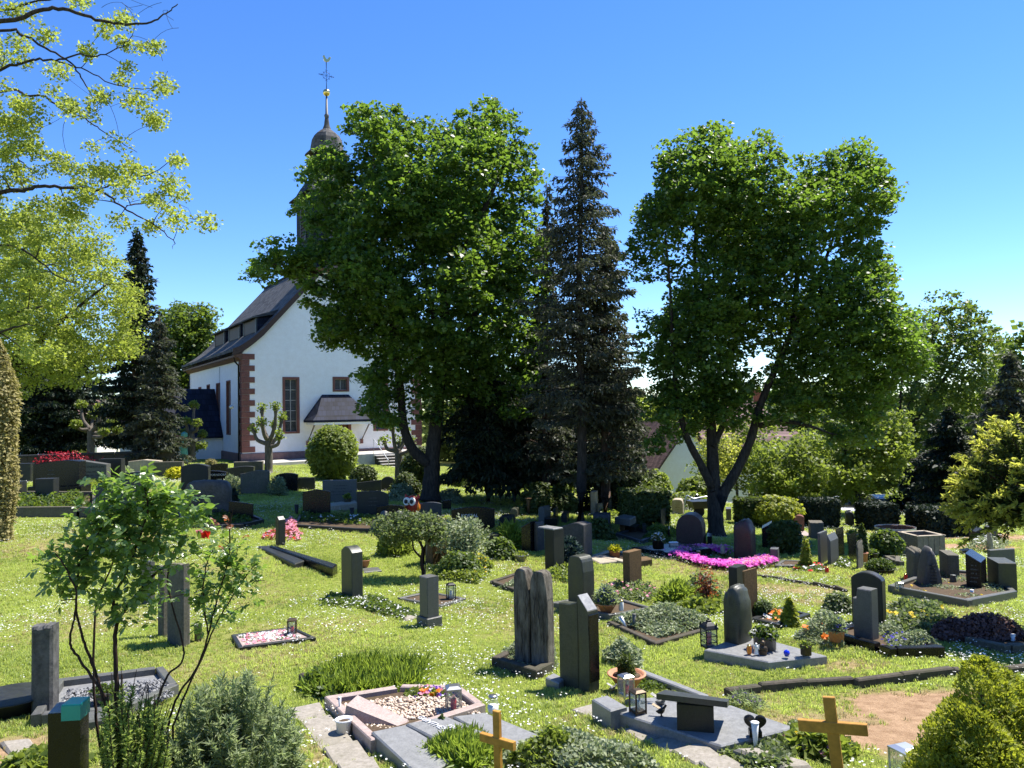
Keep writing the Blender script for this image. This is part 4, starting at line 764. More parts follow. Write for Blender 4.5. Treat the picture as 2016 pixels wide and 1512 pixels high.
broadleaf('hazel_tree', 'yellow green shrub tree behind the hedges by the houses', (1560, 1000), 45, [(1480, 880), (1560, 850), (1640, 860), (1680, 900), (1690, 980), (1600, 1000), (1500, 990)], [([(1560, 1010), (1560, 940), (1570, 880)], .12, .04, 0)], 200, 80, .8, .2, 'leaf_light', 'bark_dark', 2.2, gap=-.5, seed=6, minsep=.6)
broadleaf('young_tree', 'thin half-leafed pinkish tree before the red roofed house', (1400, 985), 42, [(1370, 870), (1395, 830), (1420, 820), (1450, 840), (1465, 880), (1450, 930), (1410, 950), (1375, 930)], [([(1412, 1000), (1410, 940), (1415, 880), (1420, 830)], .08, .02, 0)], 110, 34, .5, .13, 'yew_new', 'bark_grey', 1.2, gap=-.5, seed=7, minsep=.5)
broadleaf('birch_tree', 'airy light green tree before the red roofed house', (1440, 1000), 44, [(1350, 900), (1370, 850), (1410, 820), (1440, 840), (1480, 800), (1530, 830), (1550, 880), (1530, 950), (1480, 975), (1430, 960), (1380, 960)], [([(1452, 1010), (1450, 950), (1440, 890), (1445, 840)], .09, .02, 0)], 150, 46, .55, .15, 'leaf_light', 'bark_grey', 1.5, gap=-.2, gs=1.5, seed=8, minsep=.5)
for i, (px, py, tp, Y, w, nm, lb) in enumerate(((1870, 1020, 800, 36, 2.0, 'needle_dark', 'black green conifer behind the tub planters at the right'), (1935, 1020, 840, 38, 2.2, 'needle_dark', 'dark drooping conifer second from the right edge'), (1990, 1020, 690, 33, 2.0, 'needle_grey', 'greyish conifer with thin top at the right edge'), (1820, 1020, 890, 40, 1.8, 'needle_dark', 'low dark conifer behind the right maple'))):
    conifer('pine_tree', lb, (px, py), tp, Y, [(0, w), (.3, w), (.6, w * .75), (.85, w * .4), (1, .08)], 150, 70, .2, nm, 'bark_brown', .2, droop=.4, bare=.02, hang=1.2)
# far row of trees that closes the view under the crowns
FAR = [(480, 860, 70, 85, 5, 'left of the church'), (610, 900, 80, 60, 4, 'beside the church steps'), (900, 930, 60, 190, 6, 'behind the big maple trunk'), (960, 930, 55, 190, 6, 'right of the big maple trunk'), (1040, 930, 58, 200, 6, 'behind the dark evergreens'), (1120, 930, 60, 200, 6, 'behind the tall thin conifer'), (1250, 950, 64, 190, 6, 'behind the square hedge'), (1700, 980, 62, 230, 8, 'above the left parked car'), (1590, 960, 82, 200, 8, 'right of the red roofed house'), (1960, 1000, 60, 250, 8, 'at the far right edge'), (2040, 980, 52, 330, 8, 'beyond the right frame edge'), (1790, 990, 58, 240, 7, 'above the right parked car'), (-60, 900, 52, 220, 7, 'beyond the left edge'), (60, 895, 75, 140, 6, 'over the white cottage'), (200, 895, 80, 130, 6, 'over the parish hall'), (1330, 930, 80, 150, 8, 'behind the white gable house'), (1450, 920, 88, 160, 9, 'behind the red roof'), (1530, 930, 95, 170, 9, 'in the gap right of the maple limbs'), (1660, 930, 95, 190, 9, 'behind the yellow green shrub tree'), (1870, 960, 90, 200, 9, 'behind the tall pale tree')]
for i, (px, py, Y, h, w, wh) in enumerate(FAR):
    o = [(px + w * 13 * math.cos(a) * rng.uniform(.75, 1.15), py - h * .52 - h * .5 * math.sin(a) * rng.uniform(.8, 1.12)) for a in np.linspace(0, 2 * math.pi, 15)[:-1]]
    broadleaf('distant_tree', 'far green tree seen between the stems, ' + wh, (px, py), Y, o[::-1], [([(px, py + 5), (px + 3, py - h * .4), (px, py - h * .7)], .2, .05, 0)], 110 if Y < 80 else 130, 50, 1.0 if Y < 80 else 1.4, .38 if Y < 80 else .5, ('leaf_light', 'leaf_mid', 'leaf_far')[i % 3], 'bark_dark', 2.5, gap=-.7, minsep=.8 if Y < 80 else 1.1, group='trees beyond the cemetery', seed=i)

# ---- overhanging branches at the top left: a tree standing just outside the frame
def overhang():
    Y = 13.0; base = np.array([-13.0, 13.5, 0.]); base[2] = G(base[0], base[1]); t = thing('overhanging_tree', 'spring maple reaching in from the left edge with thin dark branches', 'tree', base)
    mb = MB(); S = []; Rr = []; top = at(-260, 120, Y); trunk = smooth_line([base + (0, 0, -.2), base + (.1, 0, 2.5), base + (.2, 0, 5), np.array([base[0] + .3, 13.2, 9.5])], 5); r = np.linspace(.36, .12, len(trunk)); mb.tube(trunk - base, list(r), 10)
    limbs = [[(-260, 90), (0, 42), (75, 22), (125, 18), (190, 38), (235, 47), (290, 47), (320, 30), (350, 8)], [(-260, 120), (0, 63), (40, 68), (100, 100), (140, 125), (165, 160), (185, 195), (200, 213)], [(-260, 200), (0, 135), (40, 125), (70, 117), (110, 120), (150, 108), (200, 110), (240, 90), (262, 65)], [(-260, 260), (0, 180), (50, 188), (90, 190), (120, 215), (160, 230), (190, 250), (220, 270), (270, 300)], [(-260, 440), (0, 380), (45, 375), (70, 370), (120, 368), (180, 372), (215, 385), (250, 415), (300, 440), (345, 480)], [(-260, 330), (0, 300), (40, 315), (70, 345)], [(-260, 680), (0, 625), (30, 615), (80, 605), (130, 585)], [(-260, 740), (0, 655), (40, 640), (70, 640)], [(110, 120), (160, 135), (220, 165), (280, 175), (310, 165)], [(190, 372), (240, 360), (290, 345), (340, 315)], [(250, 405), (300, 400), (350, 425), (402, 436)], [(-260, 30), (0, 20), (60, 5), (150, -10), (220, -25)], [(-200, 520), (0, 485), (60, 500), (110, 540), (150, 560)]]
    for i, pix in enumerate(limbs):
        Pm = limb_pts(pix, Y - 1.2 + (i * .77) % 2.4, Y - 1.0 + (i * 1.3) % 2.2); far = pix[0][0] < -100; r = np.linspace(.028 if far else .014, .005, len(Pm)) * (1.45 if i in (0, 4, 6) else 1)
        if far:
            j = int(np.argmin(np.abs(trunk[:, 2] - Pm[0][2] + .5))); Pm = np.concatenate([[trunk[j]], Pm]); r = np.concatenate([[r[0] * 1.2], r])
        Pm[2:-1] += rng.normal(size=(len(Pm) - 3, 3)) * .010; mb.tube(Pm - base, list(r), 7); S.append(Pm); Rr.append(r)
    mb.obj('trunk', A('bark_dark'), t, True)
    cl = [(40, 10, 30), (155, 5, 22), (250, 35, 22), (300, 100, 20), (252, 82, 22), (100, 88, 24), (15, 105, 30), (160, 118, 22), (322, 158, 18), (240, 148, 22), (100, 152, 26), (205, 190, 24), (296, 182, 22), (40, 192, 34), (130, 205, 26), (190, 218, 24), (262, 208, 22), (60, 235, 34), (286, 238, 22), (20, 255, 34), (222, 284, 24), (305, 242, 18), (110, 330, 36), (40, 350, 36), (170, 348, 30), (200, 332, 26), (262, 322, 26), (346, 312, 10), (160, 384, 30), (230, 362, 28), (302, 384, 26), (332, 402, 26), (352, 424, 16), (402, 437, 7), (282, 352, 24), (30, 440, 40), (64, 452, 36), (100, 405, 34), (150, 430, 26), (20, 300, 36), (70, 285, 26), (-20, 220, 50), (-30, 380, 50), (240, 440, 18), (300, 455, 14), (340, 350, 18), (215, 60, 18), (10, 520, 40), (60, 560, 40), (20, 640, 40), (110, 600, 34), (150, 510, 30), (70, 690, 40), (-40, 80, 50), (-40, 550, 60)]
    C = []
    for a, b, r_ in cl:
        m = max(2, int((r_ / 14) ** 2)); C += [at(a + rng.normal() * r_ * .5, b + rng.normal() * r_ * .42, Y + rng.normal() * .55) for _ in range(m)]
    C = np.array(C); br = TB(4); S = np.concatenate(S); Rr = np.concatenate(Rr); tw = [at(*q, Y + rng.normal() * .4) for q in ((330, 20), (342, 40), (318, 5), (300, 15), (352, 55), (280, 10), (262, 20), (240, 5), (330, 140), (370, 410), (380, 430), (340, 490), (320, 120), (200, 15))]
    grow_branches(br, S, Rr, np.concatenate([C, tw]), .012, .004, .05); br.obj('branches', 'bark_dark', t, base, 'stuff')
    P, q = clumps(C, 130, .21 * rng.uniform(.7, 1.3, len(C)), .75); V, T = lobed(P, .050 * rng.uniform(.5, 1.3, len(P)), .35); leafobj('crown', V, T, 'leaf_spring', t, base)
overhang()
# ------------------------------------------------------------------ gravestones
CXS = lambda px: (px - CX) / F_PX
def top_profile(kind, W, h, seed=0):
    rr = random.Random(seed * 7 + 3); s = np.linspace(0, 1, 17)
    if kind == 'arch': t = 1 - .10 * (2 * s - 1) ** 2
    elif kind == 'bow': t = 1 - .12 * (2 * s - 1) ** 2 - .02 * (np.abs(2 * s - 1) > .98)
    elif kind == 'wave': t = .93 + .07 * np.sin((s * 1.25 - .35) * math.pi)
    elif kind == 'wavel': t = .93 + .07 * np.sin(((1 - s) * 1.25 - .35) * math.pi)
    elif kind == 'round': t = 1 - (.5 * W / h) * (1 - np.sqrt(np.maximum(0, 1 - (2 * s - 1) ** 2)))
    elif kind == 'oval': t = 1 - .28 * (1 - np.sqrt(np.maximum(0, 1 - (2 * s - 1) ** 4)))
    elif kind == 'peak': t = 1 - .10 * np.abs(2 * s - 1)
    elif kind == 'slantr': t = 1 - .20 * s
    elif kind == 'slantl': t = .80 + .20 * s
    elif kind == 'shoulder': t = np.where(s < .22, .82, 1.0)
    elif kind == 'rrad': t = 1 - .16 * np.maximum(0, (s - .6) / .4) ** 2.4
    elif kind == 'boulder': t = np.interp(s, [0, .1, .25, .38, .5, .68, .85, 1], [.12, .42, .78, .97, 1, .86, .55, .1])
    elif kind == 'natural': t = np.interp(s, [0, .06, .2, .45, .62, .8, .93, 1], [.80, .90, .93, .99, 1, .95, .84, .76])
    else: t = np.ones_like(s)
    if kind in ('boulder', 'natural', 'rough'): t = t + np.array([rr.uniform(-.02, .02) for _ in s])
    if kind == 'chip': t = .985 + .015 * s + np.array([rr.uniform(-.009, .009) for _ in s])
    if kind == 'rough': t = t - .05 * np.abs(2 * s - 1) ** 3 + np.array([rr.uniform(-.03, .02) for _ in s])
    return [(float(a * W), float(b * h)) for a, b in zip(s, t)]
def letters(parent, text, size, x, y, z, m, facing=-1, squeeze=1.0):
    """raised lettering on an upright face (facing the local -y side)"""
    cu = bpy.data.curves.new('lettering', 'FONT'); cu.body = text; cu.size = size; cu.extrude = .003; cu.align_x = 'CENTER'; ob = bpy.data.objects.new('tmp', cu); COL.objects.link(ob)
    me = bpy.data.meshes.new_from_object(ob.evaluated_get(bpy.context.evaluated_depsgraph_get())); bpy.data.objects.remove(ob); me.name = 'inscription'
    for v in me.vertices: v.co = Vector((x + v.co.x * squeeze, y - v.co.z - .003, z + v.co.y))
    me.materials.clear(); return link('inscription', me, A(m), parent)
def headstone(label, pl, pe, pr, top, base, m, kind='flat', a=-58, group=None, plinth=None, name='headstone', text=None, tilt=0, bev=.012, cat='gravestone', T=None, stain=None, rough=0, seed=None, dz=0, taper=0, Wmax=9, lines=None):
    """upright stone: picture columns of its left end, nearest upright edge and right end, rows of its top and foot, yaw a of its width"""
    o = ground(pe, base, dz); X, Y = o[0], o[1]; ar = R(abs(a)); c, s = math.cos(ar), math.sin(ar)
    if a < 0:
        tl = CXS(pl); W = (X - tl * Y) / (c + tl * s); tr = CXS(pr); Th = (tr * Y - X) / max(s - tr * c, .15) if pr > pe + .5 else .16
    else:
        tr = CXS(pr); W = (tr * Y - X) / (c - tr * s) if abs(c - tr * s) > .1 else 1; tl = CXS(pl); Th = (X - tl * Y) / max(s + tl * c, .15) if pl < pe - .5 else .16
    W = min(W, Wmax); Th = float(np.clip(Th if T is None else T, .09, .6)); h = (base - top) / F_PX * Y; sd = int(pl * 3 + top) if seed is None else seed
    t = thing(name, label, cat, o + np.array([0, 0, -.02]), R(a), group); x0 = -W if a < 0 else 0.0
    zb = 0
    if plinth: e, hp = plinth; MB().box(x0 - e, x0 + W + e, -e * .7, Th + e * .7, -.1, hp, .01).obj('plinth', A(m), t); zb = hp
    pr_ = top_profile(kind, W, h - zb, sd); pol = [(x0 + taper, zb - (.12 if not plinth else 0)), (x0 + W - taper, zb - (.12 if not plinth else 0))] + [(x0 + x, zb + z) for x, z in pr_[::-1]]
    mb = MB()
    if rough: mb_rough(mb, pol, 0, Th, rough, sd)
    else: mb.plate(pol, 0, Th, bev)
    o_ = mb.obj('stone', A(m), t, bool(rough))
    if tilt: o_.rotation_euler = (R(tilt), 0, 0)
    if text:
        for tx_, sz, u, v, tm in text: letters(t, tx_, sz, x0 + W * u, -.001, h * v, tm)
    if lines:                                  # worn lettering, too faint to read
        u0, u1, v0, v1, nr, lm = lines; rr = random.Random(sd); b = MB()
        for r_ in range(nr):
            z = h * (v1 + (v0 - v1) * r_ / max(nr - 1, 1)); half = (u1 - u0) / 2 * rr.uniform(.55, 1); um = (u0 + u1) / 2; x = x0 + W * (um - half)
            while x < x0 + W * (um + half): w_ = rr.uniform(.008, .022); b.box(x, x + w_, -.006 - rough * 2.4, .004, z, z + rr.uniform(.016, .026), .001); x += w_ + rr.choice((.006, .006, .008, .03))
        b.obj('worn_lettering', A(lm), t, kind='stuff')
    return t
def mb_rough(mb, pol, y0, y1, amt, seed):
    """quarry-faced plate: rounded outline rings with a wandering surface"""
    rr = np.random.default_rng(seed); n = len(pol); P = []
    dense = []
    for i in range(n):
        p, q = np.array(pol[i]), np.array(pol[(i + 1) % n]); k = max(1, int(np.linalg.norm(q - p) / .12)); dense += [tuple(p + (q - p) * j / k) for j in range(k)]
    c = np.mean(dense, 0); rings = []; D = y1 - y0; sc = min(.08, D * .35)
    for t, f in ((0, .30), (0, .62), (.02, .86), (.14, .965), (.5, 1), (.86, .965), (.98, .86), (1, .62), (1, .3)):
        r = []
        for j, p in enumerate(dense):
            q = c + (np.array(p) - c) * (1 - (1 - f) * (1 if f < .9 else .8)); d = rr.normal() * amt; nz = np.sin(q[0] * 9 + seed) * np.sin(q[1] * 7 + t * 5) * amt * 1.2
            edge = -1 if t < .5 else 1; r.append((q[0] + rr.normal() * amt * .35, y0 + D * t + edge * (nz + d * .5) - edge * (amt * .5 if f > .6 else 0), q[1] + rr.normal() * amt * .3))
        rings.append(r)
    mb.loft(rings)
def slab(label, pix, t, m, name='grave_slab', cat='grave slab', b=.012, parent=None, dz=0.0, part=None, group=None):
    """flat stone whose top outline is given in the picture"""
    g = np.mean([ground(a, c, t + dz) for a, c in pix], 0); z = g[2]; P = [onplane(a, c, z) for a, c in pix]; ar = sum(P[i - 1][0] * P[i][1] - P[i][0] * P[i - 1][1] for i in range(len(P)))
    if ar < 0: P = P[::-1]
    if parent is None: o = thing(name, label, cat, (g[0], g[1], z), 0, group); b0 = np.array([g[0], g[1], z]); part = part or 'slab_top'
    else: o = parent; b0 = np.array(parent.location)
    ob = MB().block([(p[0] - b0[0], p[1] - b0[1]) for p in P], z - t - .12 - b0[2], z - b0[2], b).obj(part, A(m), o)
    return o
def beam(mb, p, q, w, z0, z1, b=.008, inward=1):
    d = (q - p)[:2]; L = np.linalg.norm(d); d = d / L; n = np.array([-d[1], d[0]]) * inward; P = [p[:2], q[:2], q[:2] + n * w, p[:2] + n * w]
    if inward < 0: P = P[::-1]
    mb.block([tuple(x) for x in P], z0, z1, b)
def sloped(mb, p, q, w, h, b=.01, inward=1):
    """beam lying on the slope from p to q"""
    d = (q - p)[:2]; d = d / np.linalg.norm(d); n = np.array([-d[1], d[0]]) * inward; A_ = [p[:2], q[:2], q[:2] + n * w, p[:2] + n * w]; Z = [p[2], q[2], q[2], p[2]]
    if inward < 0: A_ = A_[::-1]; Z = Z[::-1]
    I_ = inset([tuple(x) for x in A_], b); mb.loft([[(x[0], x[1], z - .2) for x, z in zip(A_, Z)], [(x[0], x[1], z + h - b) for x, z in zip(A_, Z)], [(x[0], x[1], z + h) for x, z in zip(I_, Z)]])
def kerb(label, pix, m, h=.12, w=.09, fill='soil', closed=True, fillh=.55, name='grave_border', cat='grave border', group=None, split=1.6):
    """stone edging round a grave bed, stone by stone; pix = outer foot line in the picture"""
    P = [ground(a, b) for a, b in pix]; ar = sum(P[i - 1][0] * P[i][1] - P[i][0] * P[i - 1][1] for i in range(len(P))); sgn = 1 if ar > 0 else -1
    o = np.mean(P, 0); t = thing(name, label, cat, o, 0, group); P = [p - o for p in P]; n = len(P); ci = np.mean(P, 0)
    for i in range(n if closed else n - 1):
        p, q = P[i], P[(i + 1) % n]; d = (q - p) / np.linalg.norm(q - p); L = np.linalg.norm(q - p); k = max(1, int(L / split)); trim = w + .004 if closed or i > 0 else 0
        for j in range(k):
            a = p + d * (trim if j == 0 else L * j / k + .003); b_ = p + d * (L * (j + 1) / k - (.003 if j < k - 1 else 0)); jit = random.uniform(-.006, .006)
            mb = MB(); sloped(mb, a, b_, w, h + jit, .01, sgn); mb.obj('kerb_stone', A(m), t)
    if fill:
        q = [ci + (p - ci) * (1 - .8 * w / max(np.linalg.norm(p - ci), .2)) for p in P]; MB().poly([(x[0], x[1], x[2] + h * fillh) for x in (q if sgn > 0 else q[::-1])]).obj('bed', A(fill), t)
    return t
HS = headstone
# ---- nearest rows, seen from behind
def stele_pair_timber():
    o = ground(1050, 1316); k = o[1] / F_PX; t = thing('timber_stele', 'pair of tall cracked grey weathered steles standing side by side on one grave', 'gravestone', o, R(-30))
    for x0, x1, h0, sd in ((-33, -2, 192, 1), (0, 34, 190, 2)):
        rr = random.Random(sd); W = (x1 - x0) * k * 1.12; X0 = x0 * k * 1.12; h = h0 * k; prof = top_profile('oval', W, h, sd); rings = []
        for f, yy in ((.0, 0), (.0, .01), (.02, .05), (0, .16), (0, .2)):
            e = .02 if yy in (0, .2) else 0; rings.append([(X0 + e + rr.uniform(-.004, .004), yy - .06, -.1), (X0 + W - e, yy - .06, -.1)] + [(X0 + min(max(x + .012 * math.sin(z * 9 + sd), e), W - e), yy - .06 + .008 * math.sin(z * 6 + x * 20), z - e) for x, z in [(W, h * .25), (W, h * .5), (W, h * .75)] + prof[::-1] + [(0, h * .75), (0, h * .5), (0, h * .25)]])
        MB().loft(rings).obj('post', A('silver_wood'), t)
    cr = MB()
    for i in range(7):
        x = (-28 + i * 9.5) * k; z0 = random.uniform(.1, .5) * 190 * k; cr.tube([(x + .01 * math.sin(q * 3 + i), -.066, z0 + q * .09) for q in range(6)], [.001, .004, .005, .004, .003, .001], 4)
    cr.obj('crack', A('black_plastic'), t, kind='stuff')
stele_pair_timber()
def polished_pair():
    o = ground(1160, 1366); k = o[1] / F_PX; t = thing('split_headstone', 'two part dark stone, one half with bright slanted top and polished black flank', 'gravestone', o, R(-50)); f = 1 / math.cos(R(50)) * .86
    W1 = 42 * k * f; W2 = 21 * k * f; h = 190 * k
    pr = [(-W1 - W2 - .02, -.1), (-W2 - .02, -.1), (-W2 - .02, h * .92), (-W2 - .15 * W1, h * .89), (-W2 - .5 * W1, h * .855), (-W1 - W2 - .02, h * .84)]
    MB().plate(pr, .02, .15, .012).obj('stone', A('granite_green'), t)
    o2 = MB(); rings = []
    for y, hh in ((0, h * .86), (.30, h)): pass
    T = .155
    o2.loft([[(-W2, 0, -.1), (0, 0, -.1), (0, T, -.1), (-W2, T, -.1)], [(-W2 + .005, .01, h * .4), (.012, 0, h * .4), (.006, T, h * .4), (-W2, T, h * .4)], [(-W2, 0, h * .97), (0, 0, h * .83), (0, T, h * .83), (-W2, T, h * .97)]]); o2.obj('stone', A('granite_green'), t)
    sd = MB(); sd.loft([[(.014, .004, .12), (.014, T - .004, .12), (.013, T - .004, h * .80), (.013, .004, h * .80)], [(.02, .008, .12), (.02, T - .008, .12), (.016, T - .008, h * .79), (.016, .008, h * .79)]]); sd.obj('polished_side', A('granite_black'), t)
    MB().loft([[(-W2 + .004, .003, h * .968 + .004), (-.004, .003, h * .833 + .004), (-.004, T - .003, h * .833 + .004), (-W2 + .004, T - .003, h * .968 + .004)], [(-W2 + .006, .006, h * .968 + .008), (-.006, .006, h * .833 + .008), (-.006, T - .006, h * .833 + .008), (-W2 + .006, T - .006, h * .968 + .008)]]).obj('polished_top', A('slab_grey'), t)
polished_pair()
HS('mottled green grey stone with rounded shoulder beside the hyacinth bowl', 1110, 1149, 1163, 1097, 1204, 'granite_green', 'oval', -48)
HS('square dark pillar with pale cap plate behind the timber steles', 1066, 1091, 1105, 1042, 1129, 'granite_dark', 'flat', -48, name='stele')
o = ground(1091, 1129); k = o[1] / F_PX; MB().box(-42 * k, .015, -.015, .27, 86 * k, 86 * k + .03, .008).obj('cap_plate', A('slab_grey'), [x for x in bpy.data.objects if x.get('label', '').startswith('square dark pillar')][0])
HS('grey veined stone with wavy top behind the pale capped pillar', 1098, 1150, 1160, 1030, 1101, 'gneiss', 'wave', -35)
HS('brown sandstone stele standing alone on the lawn among dry flowers', 1218, 1240, 1256, 1087, 1168, 'sandstone_brown', 'flat', -45, name='stele')
HS('dark slab half of the leaning pair left of the pale capped pillar', 1021, 1045, 1052, 1026, 1087, 'granite_black', 'slantl', -40)
HS('dark stone with one sunlit pale edge left of the pale capped pillar', 1046, 1058, 1067, 1027, 1087, 'gneiss', 'oval', -50)
HS('small grey stone with arched top in the shade behind the dark pair', 1055, 1072, 1080, 997, 1034, 'granite_grey', 'round', -30)
HS('dark bluish slab with pale upper rim at the foot of the tall thin conifer', 1162, 1200, 1206, 1013, 1056, 'granite_blue', 'flat', -12)
HS('pale block stone behind the tall conifer stem', 1158, 1173, 1176, 968, 1014, 'sandstone_pale', 'flat', -15)
HS('short white pillar stone behind the conifer stems', 1169, 1178, 1187, 991, 1016, 'granite_grey', 'flat', -40)
HS('pale upright stone between the two thuja columns', 1192, 1204, 1208, 967, 1011, 'granite_grey', 'flat', -15)
HS('large half round dark red stone on the polished slab', 1324, 1384, 1395, 1013, 1076, 'granite_red', 'round', -22)
HS('tall rough reddish stone inside the ring of magenta flowers', 1434, 1480, 1493, 1026, 1105, 'granite_red', 'natural', -30, rough=.012)
HS('dark grey block touching the narrow brown stele', 1424, 1452, 1460, 1117, 1205, 'granite_dark', 'flat', -45, name='stele')
HS('narrow tall brown sandstone stele behind the natural grey stone', 1451, 1467, 1481, 1124, 1222, 'sandstone_brown', 'flat', -48, name='stele')
HS('natural grey stele with curved crest beside the black lantern', 1410, 1457, 1470, 1157, 1292, 'granite_green', 'natural', -48, rough=.008, name='stele')
HS('wide dark stone with bowed top and pale runs, behind the notched stone', 1663, 1739, 1752, 1130, 1232, 'granite_dark', 'bow', -42, T=.18)
HS('speckled grey stone with a notched lower shoulder beside a flower pot', 1665, 1718, 1731, 1162, 1272, 'granite_grey', 'shoulder', -50, T=.2)
HS('rough boulder headstone with faint lines of lettering on a planted bed', 1804, 1860, 1873, 1081, 1167, 'gneiss', 'boulder', -14, rough=.014, lines=(.28, .68, .25, .62, 6, 'dark_letters'))
HS('grey stone with rough brown upper band left behind the boulder stone', 1784, 1822, 1828, 1083, 1147, 'sandstone_grey', 'rough', -14, rough=.01)
HS('plain brown block stone right behind the boulder stone', 1853, 1890, 1896, 1092, 1146, 'sandstone_grey', 'flat', -14)
HS('leaning polished black stone with bright sloping top edge', 1888, 1933, 1947, 1091, 1170, 'granite_black', 'slantr', -40, lines=(.25, .8, .3, .7, 5, 'granite_grey'))
HS('dark green stone half hidden by the yew bush at the right edge', 1951, 2004, 2012, 1108, 1168, 'granite_green', 'flat', -14)
HS('pale grey trough stone planted with herbs near the yew bush', 1943, 1950, 1986, 1082, 1122, 'granite_grey', 'flat', 12)
HS('rough tapering pale rock stone beyond the yew bush', 1935, 1958, 1965, 1047, 1090, 'sandstone_pale', 'boulder', -25, rough=.014, taper=.05)
HS('dark flat topped stone at the back right under the conifers', 1909, 1936, 1940, 1040, 1072, 'granite_dark', 'slantl', -15)
HS('grey arched stone at the back right edge', 1939, 1966, 1972, 1038, 1076, 'granite_grey', 'round', -15)
HS('low black name stone on the pale gravel path at the right', 1883, 1912, 1917, 1081, 1095, 'granite_black', 'slantl', -15, T=.3)
HS('brown block left in the low pair before the box planter', 1799, 1820, 1824, 1074, 1090, 'sandstone_brown', 'flat', -15)
HS('brown block right in the low pair before the box planter', 1822, 1843, 1846, 1075, 1090, 'sandstone_brown', 'flat', -15)
HS('brownish stone with hollow top behind the grey double stone', 1587, 1623, 1629, 1029, 1064, 'sandstone_grey', 'flat', -15)
HS('left half of the grey double stone with narrow gap', 1600, 1616, 1620, 1049, 1110, 'granite_grey', 'flat', -40)
HS('right half of the grey double stone with slanting top', 1619, 1636, 1643, 1053, 1113, 'granite_grey', 'slantr', -40)
HS('black upright slab with a curved edge next to the grey double stone', 1637, 1648, 1654, 1041, 1098, 'granite_black', 'slantr', -40)
HS('second black upright slab, before the pale flower trough', 1660, 1672, 1678, 1052, 1106, 'granite_black', 'slantl', -40)
HS('small pale rough stone like a jagged tooth on the lawn edge', 1675, 1690, 1699, 1066, 1123, 'sandstone_grey', 'natural', -35, rough=.012)
HS('dark tapering stone in front of the left parked car', 1657, 1683, 1692, 1006, 1036, 'granite_dark', 'natural', -18, rough=.01)
HS('red sandstone block behind the dark shrub near the parked cars', 1556, 1584, 1588, 1014, 1048, 'red_sandstone', 'arch', -15)
HS('low pillow shaped grey stone right of the magenta flowers', 1507, 1532, 1544, 1080, 1110, 'granite_grey', 'flat', -25, T=.3)
HS('pale rounded sandstone headstone before the sunlit hedges', 1317, 1345, 1349, 983, 1014, 'sandstone_pale', 'oval', -15, lines=(.25, .75, .35, .65, 3, 'sandstone_brown'))
HS('flat grey slab stone behind the maple trunk', 1423, 1440, 1445, 1001, 1027, 'granite_grey', 'flat', -15)
HS('slim dark post stone beside the square hedge', 1295, 1302, 1307, 1002, 1047, 'granite_dark', 'flat', -30, name='stele')
HS('dark stone behind the red one, with a bright tilted edge', 1492, 1520, 1530, 1030, 1082, 'granite_black', 'slantl', -20)
HS('black stone low behind the large half round red stone', 1385, 1402, 1408, 1055, 1075, 'granite_black', 'flat', -15)
# ---- middle lawn
HS('dark lichen speckled stele with rounded edge, alone on the daisy lawn', 668, 693, 711, 1078, 1183, 'granite_green', 'arch', -50, name='stele')
HS('pale concrete box stele on a low foot near the long flat kerb', 820, 842, 859, 1137, 1236, 'granite_grey', 'flat', -50, name='stele', plinth=(.035, .16))
HS('square brown pillar stone behind the standard rose', 832, 852, 876, 1024, 1112, 'sandstone_brown', 'flat', -42, name='stele')
HS('short dark obelisk with pointed cap near the fallen slabs', 540, 549, 560, 1017, 1077, 'granite_dark', 'peak', -45, name='stele')
HS('black stone with peaked top facing away near the church lawn', 593, 596, 648, 963, 1014, 'granite_black', 'peak', 6)
HS('light grey inscribed block stone behind the black peaked stone', 633, 635, 700, 946, 990, 'granite_grey', 'flat', 10, T=.25, lines=(.2, .85, .35, .75, 4, 'dark_letters'))
HS('dark green stone with rounded left corner near the red owl', 700, 703, 762, 967, 1014, 'granite_dark', 'rrad', 5, lines=(.3, .7, .4, .7, 3, 'granite_grey'))
HS('low dark slab stone with curved crest below the church steps', 700, 702, 748, 945, 968, 'granite_dark', 'slantl', 5)
HS('half disc dark stone with pierced ring below the church steps', 745, 748, 777, 938, 966, 'granite_dark', 'round', 5)
HS('low dark shoulder stone left of the red owl', 738, 742, 792, 994, 1022, 'granite_black', 'arch', 5)
HS('dark bluish flat stone right of the red owl', 822, 825, 866, 988, 1022, 'granite_blue', 'arch', 4)
HS('wide black name stone with shallow arch under the conifers', 885, 889, 970, 998, 1048, 'granite_black', 'arch', 3, text=[('KOSTAL', .13, .42, .60, 'white_letters'), ('Elisabeth', .07, .58, .42, 'white_letters')])
# ---- church side rows
HS('brown grey stone with wavy top before the pollard', 470, 473, 527, 926, 973, 'sandstone_grey', 'wave', 3)
HS('small black arched stone on the sunny grass before the church', 540, 543, 584, 931, 967, 'granite_black', 'arch', 3)
HS('low dark stone with swept crest behind the wavy stone', 443, 446, 498, 918, 944, 'granite_dark', 'wave', 5)
HS('black stone with pale engraved letters near the gneiss boulder', 380, 383, 444, 927, 962, 'granite_black', 'arch', 3, text=[('GEORG \u2022 DORNDORF', .115, .52, .72, 'white_letters'), ('1931', .10, .28, .45, 'white_letters'), ('1998', .10, .78, .45, 'white_letters')])
HS('dark stone with bowed crest left of the lettered black stone', 353, 356, 409, 913, 968, 'granite_dark', 'arch', 3)
HS('long low stone directly below the church corner', 457, 460, 516, 909, 930, 'sandstone_grey', 'flat', 8)
HS('large banded gneiss boulder stone with domed top', 355, 360, 450, 946, 1012, 'gneiss', 'oval', 3, rough=.02)
HS('blue grey slab stone behind the rose bush', 183, 187, 280, 944, 1004, 'granite_blue', 'slantl', 3, lines=(.2, .6, .4, .7, 3, 'granite_grey'))
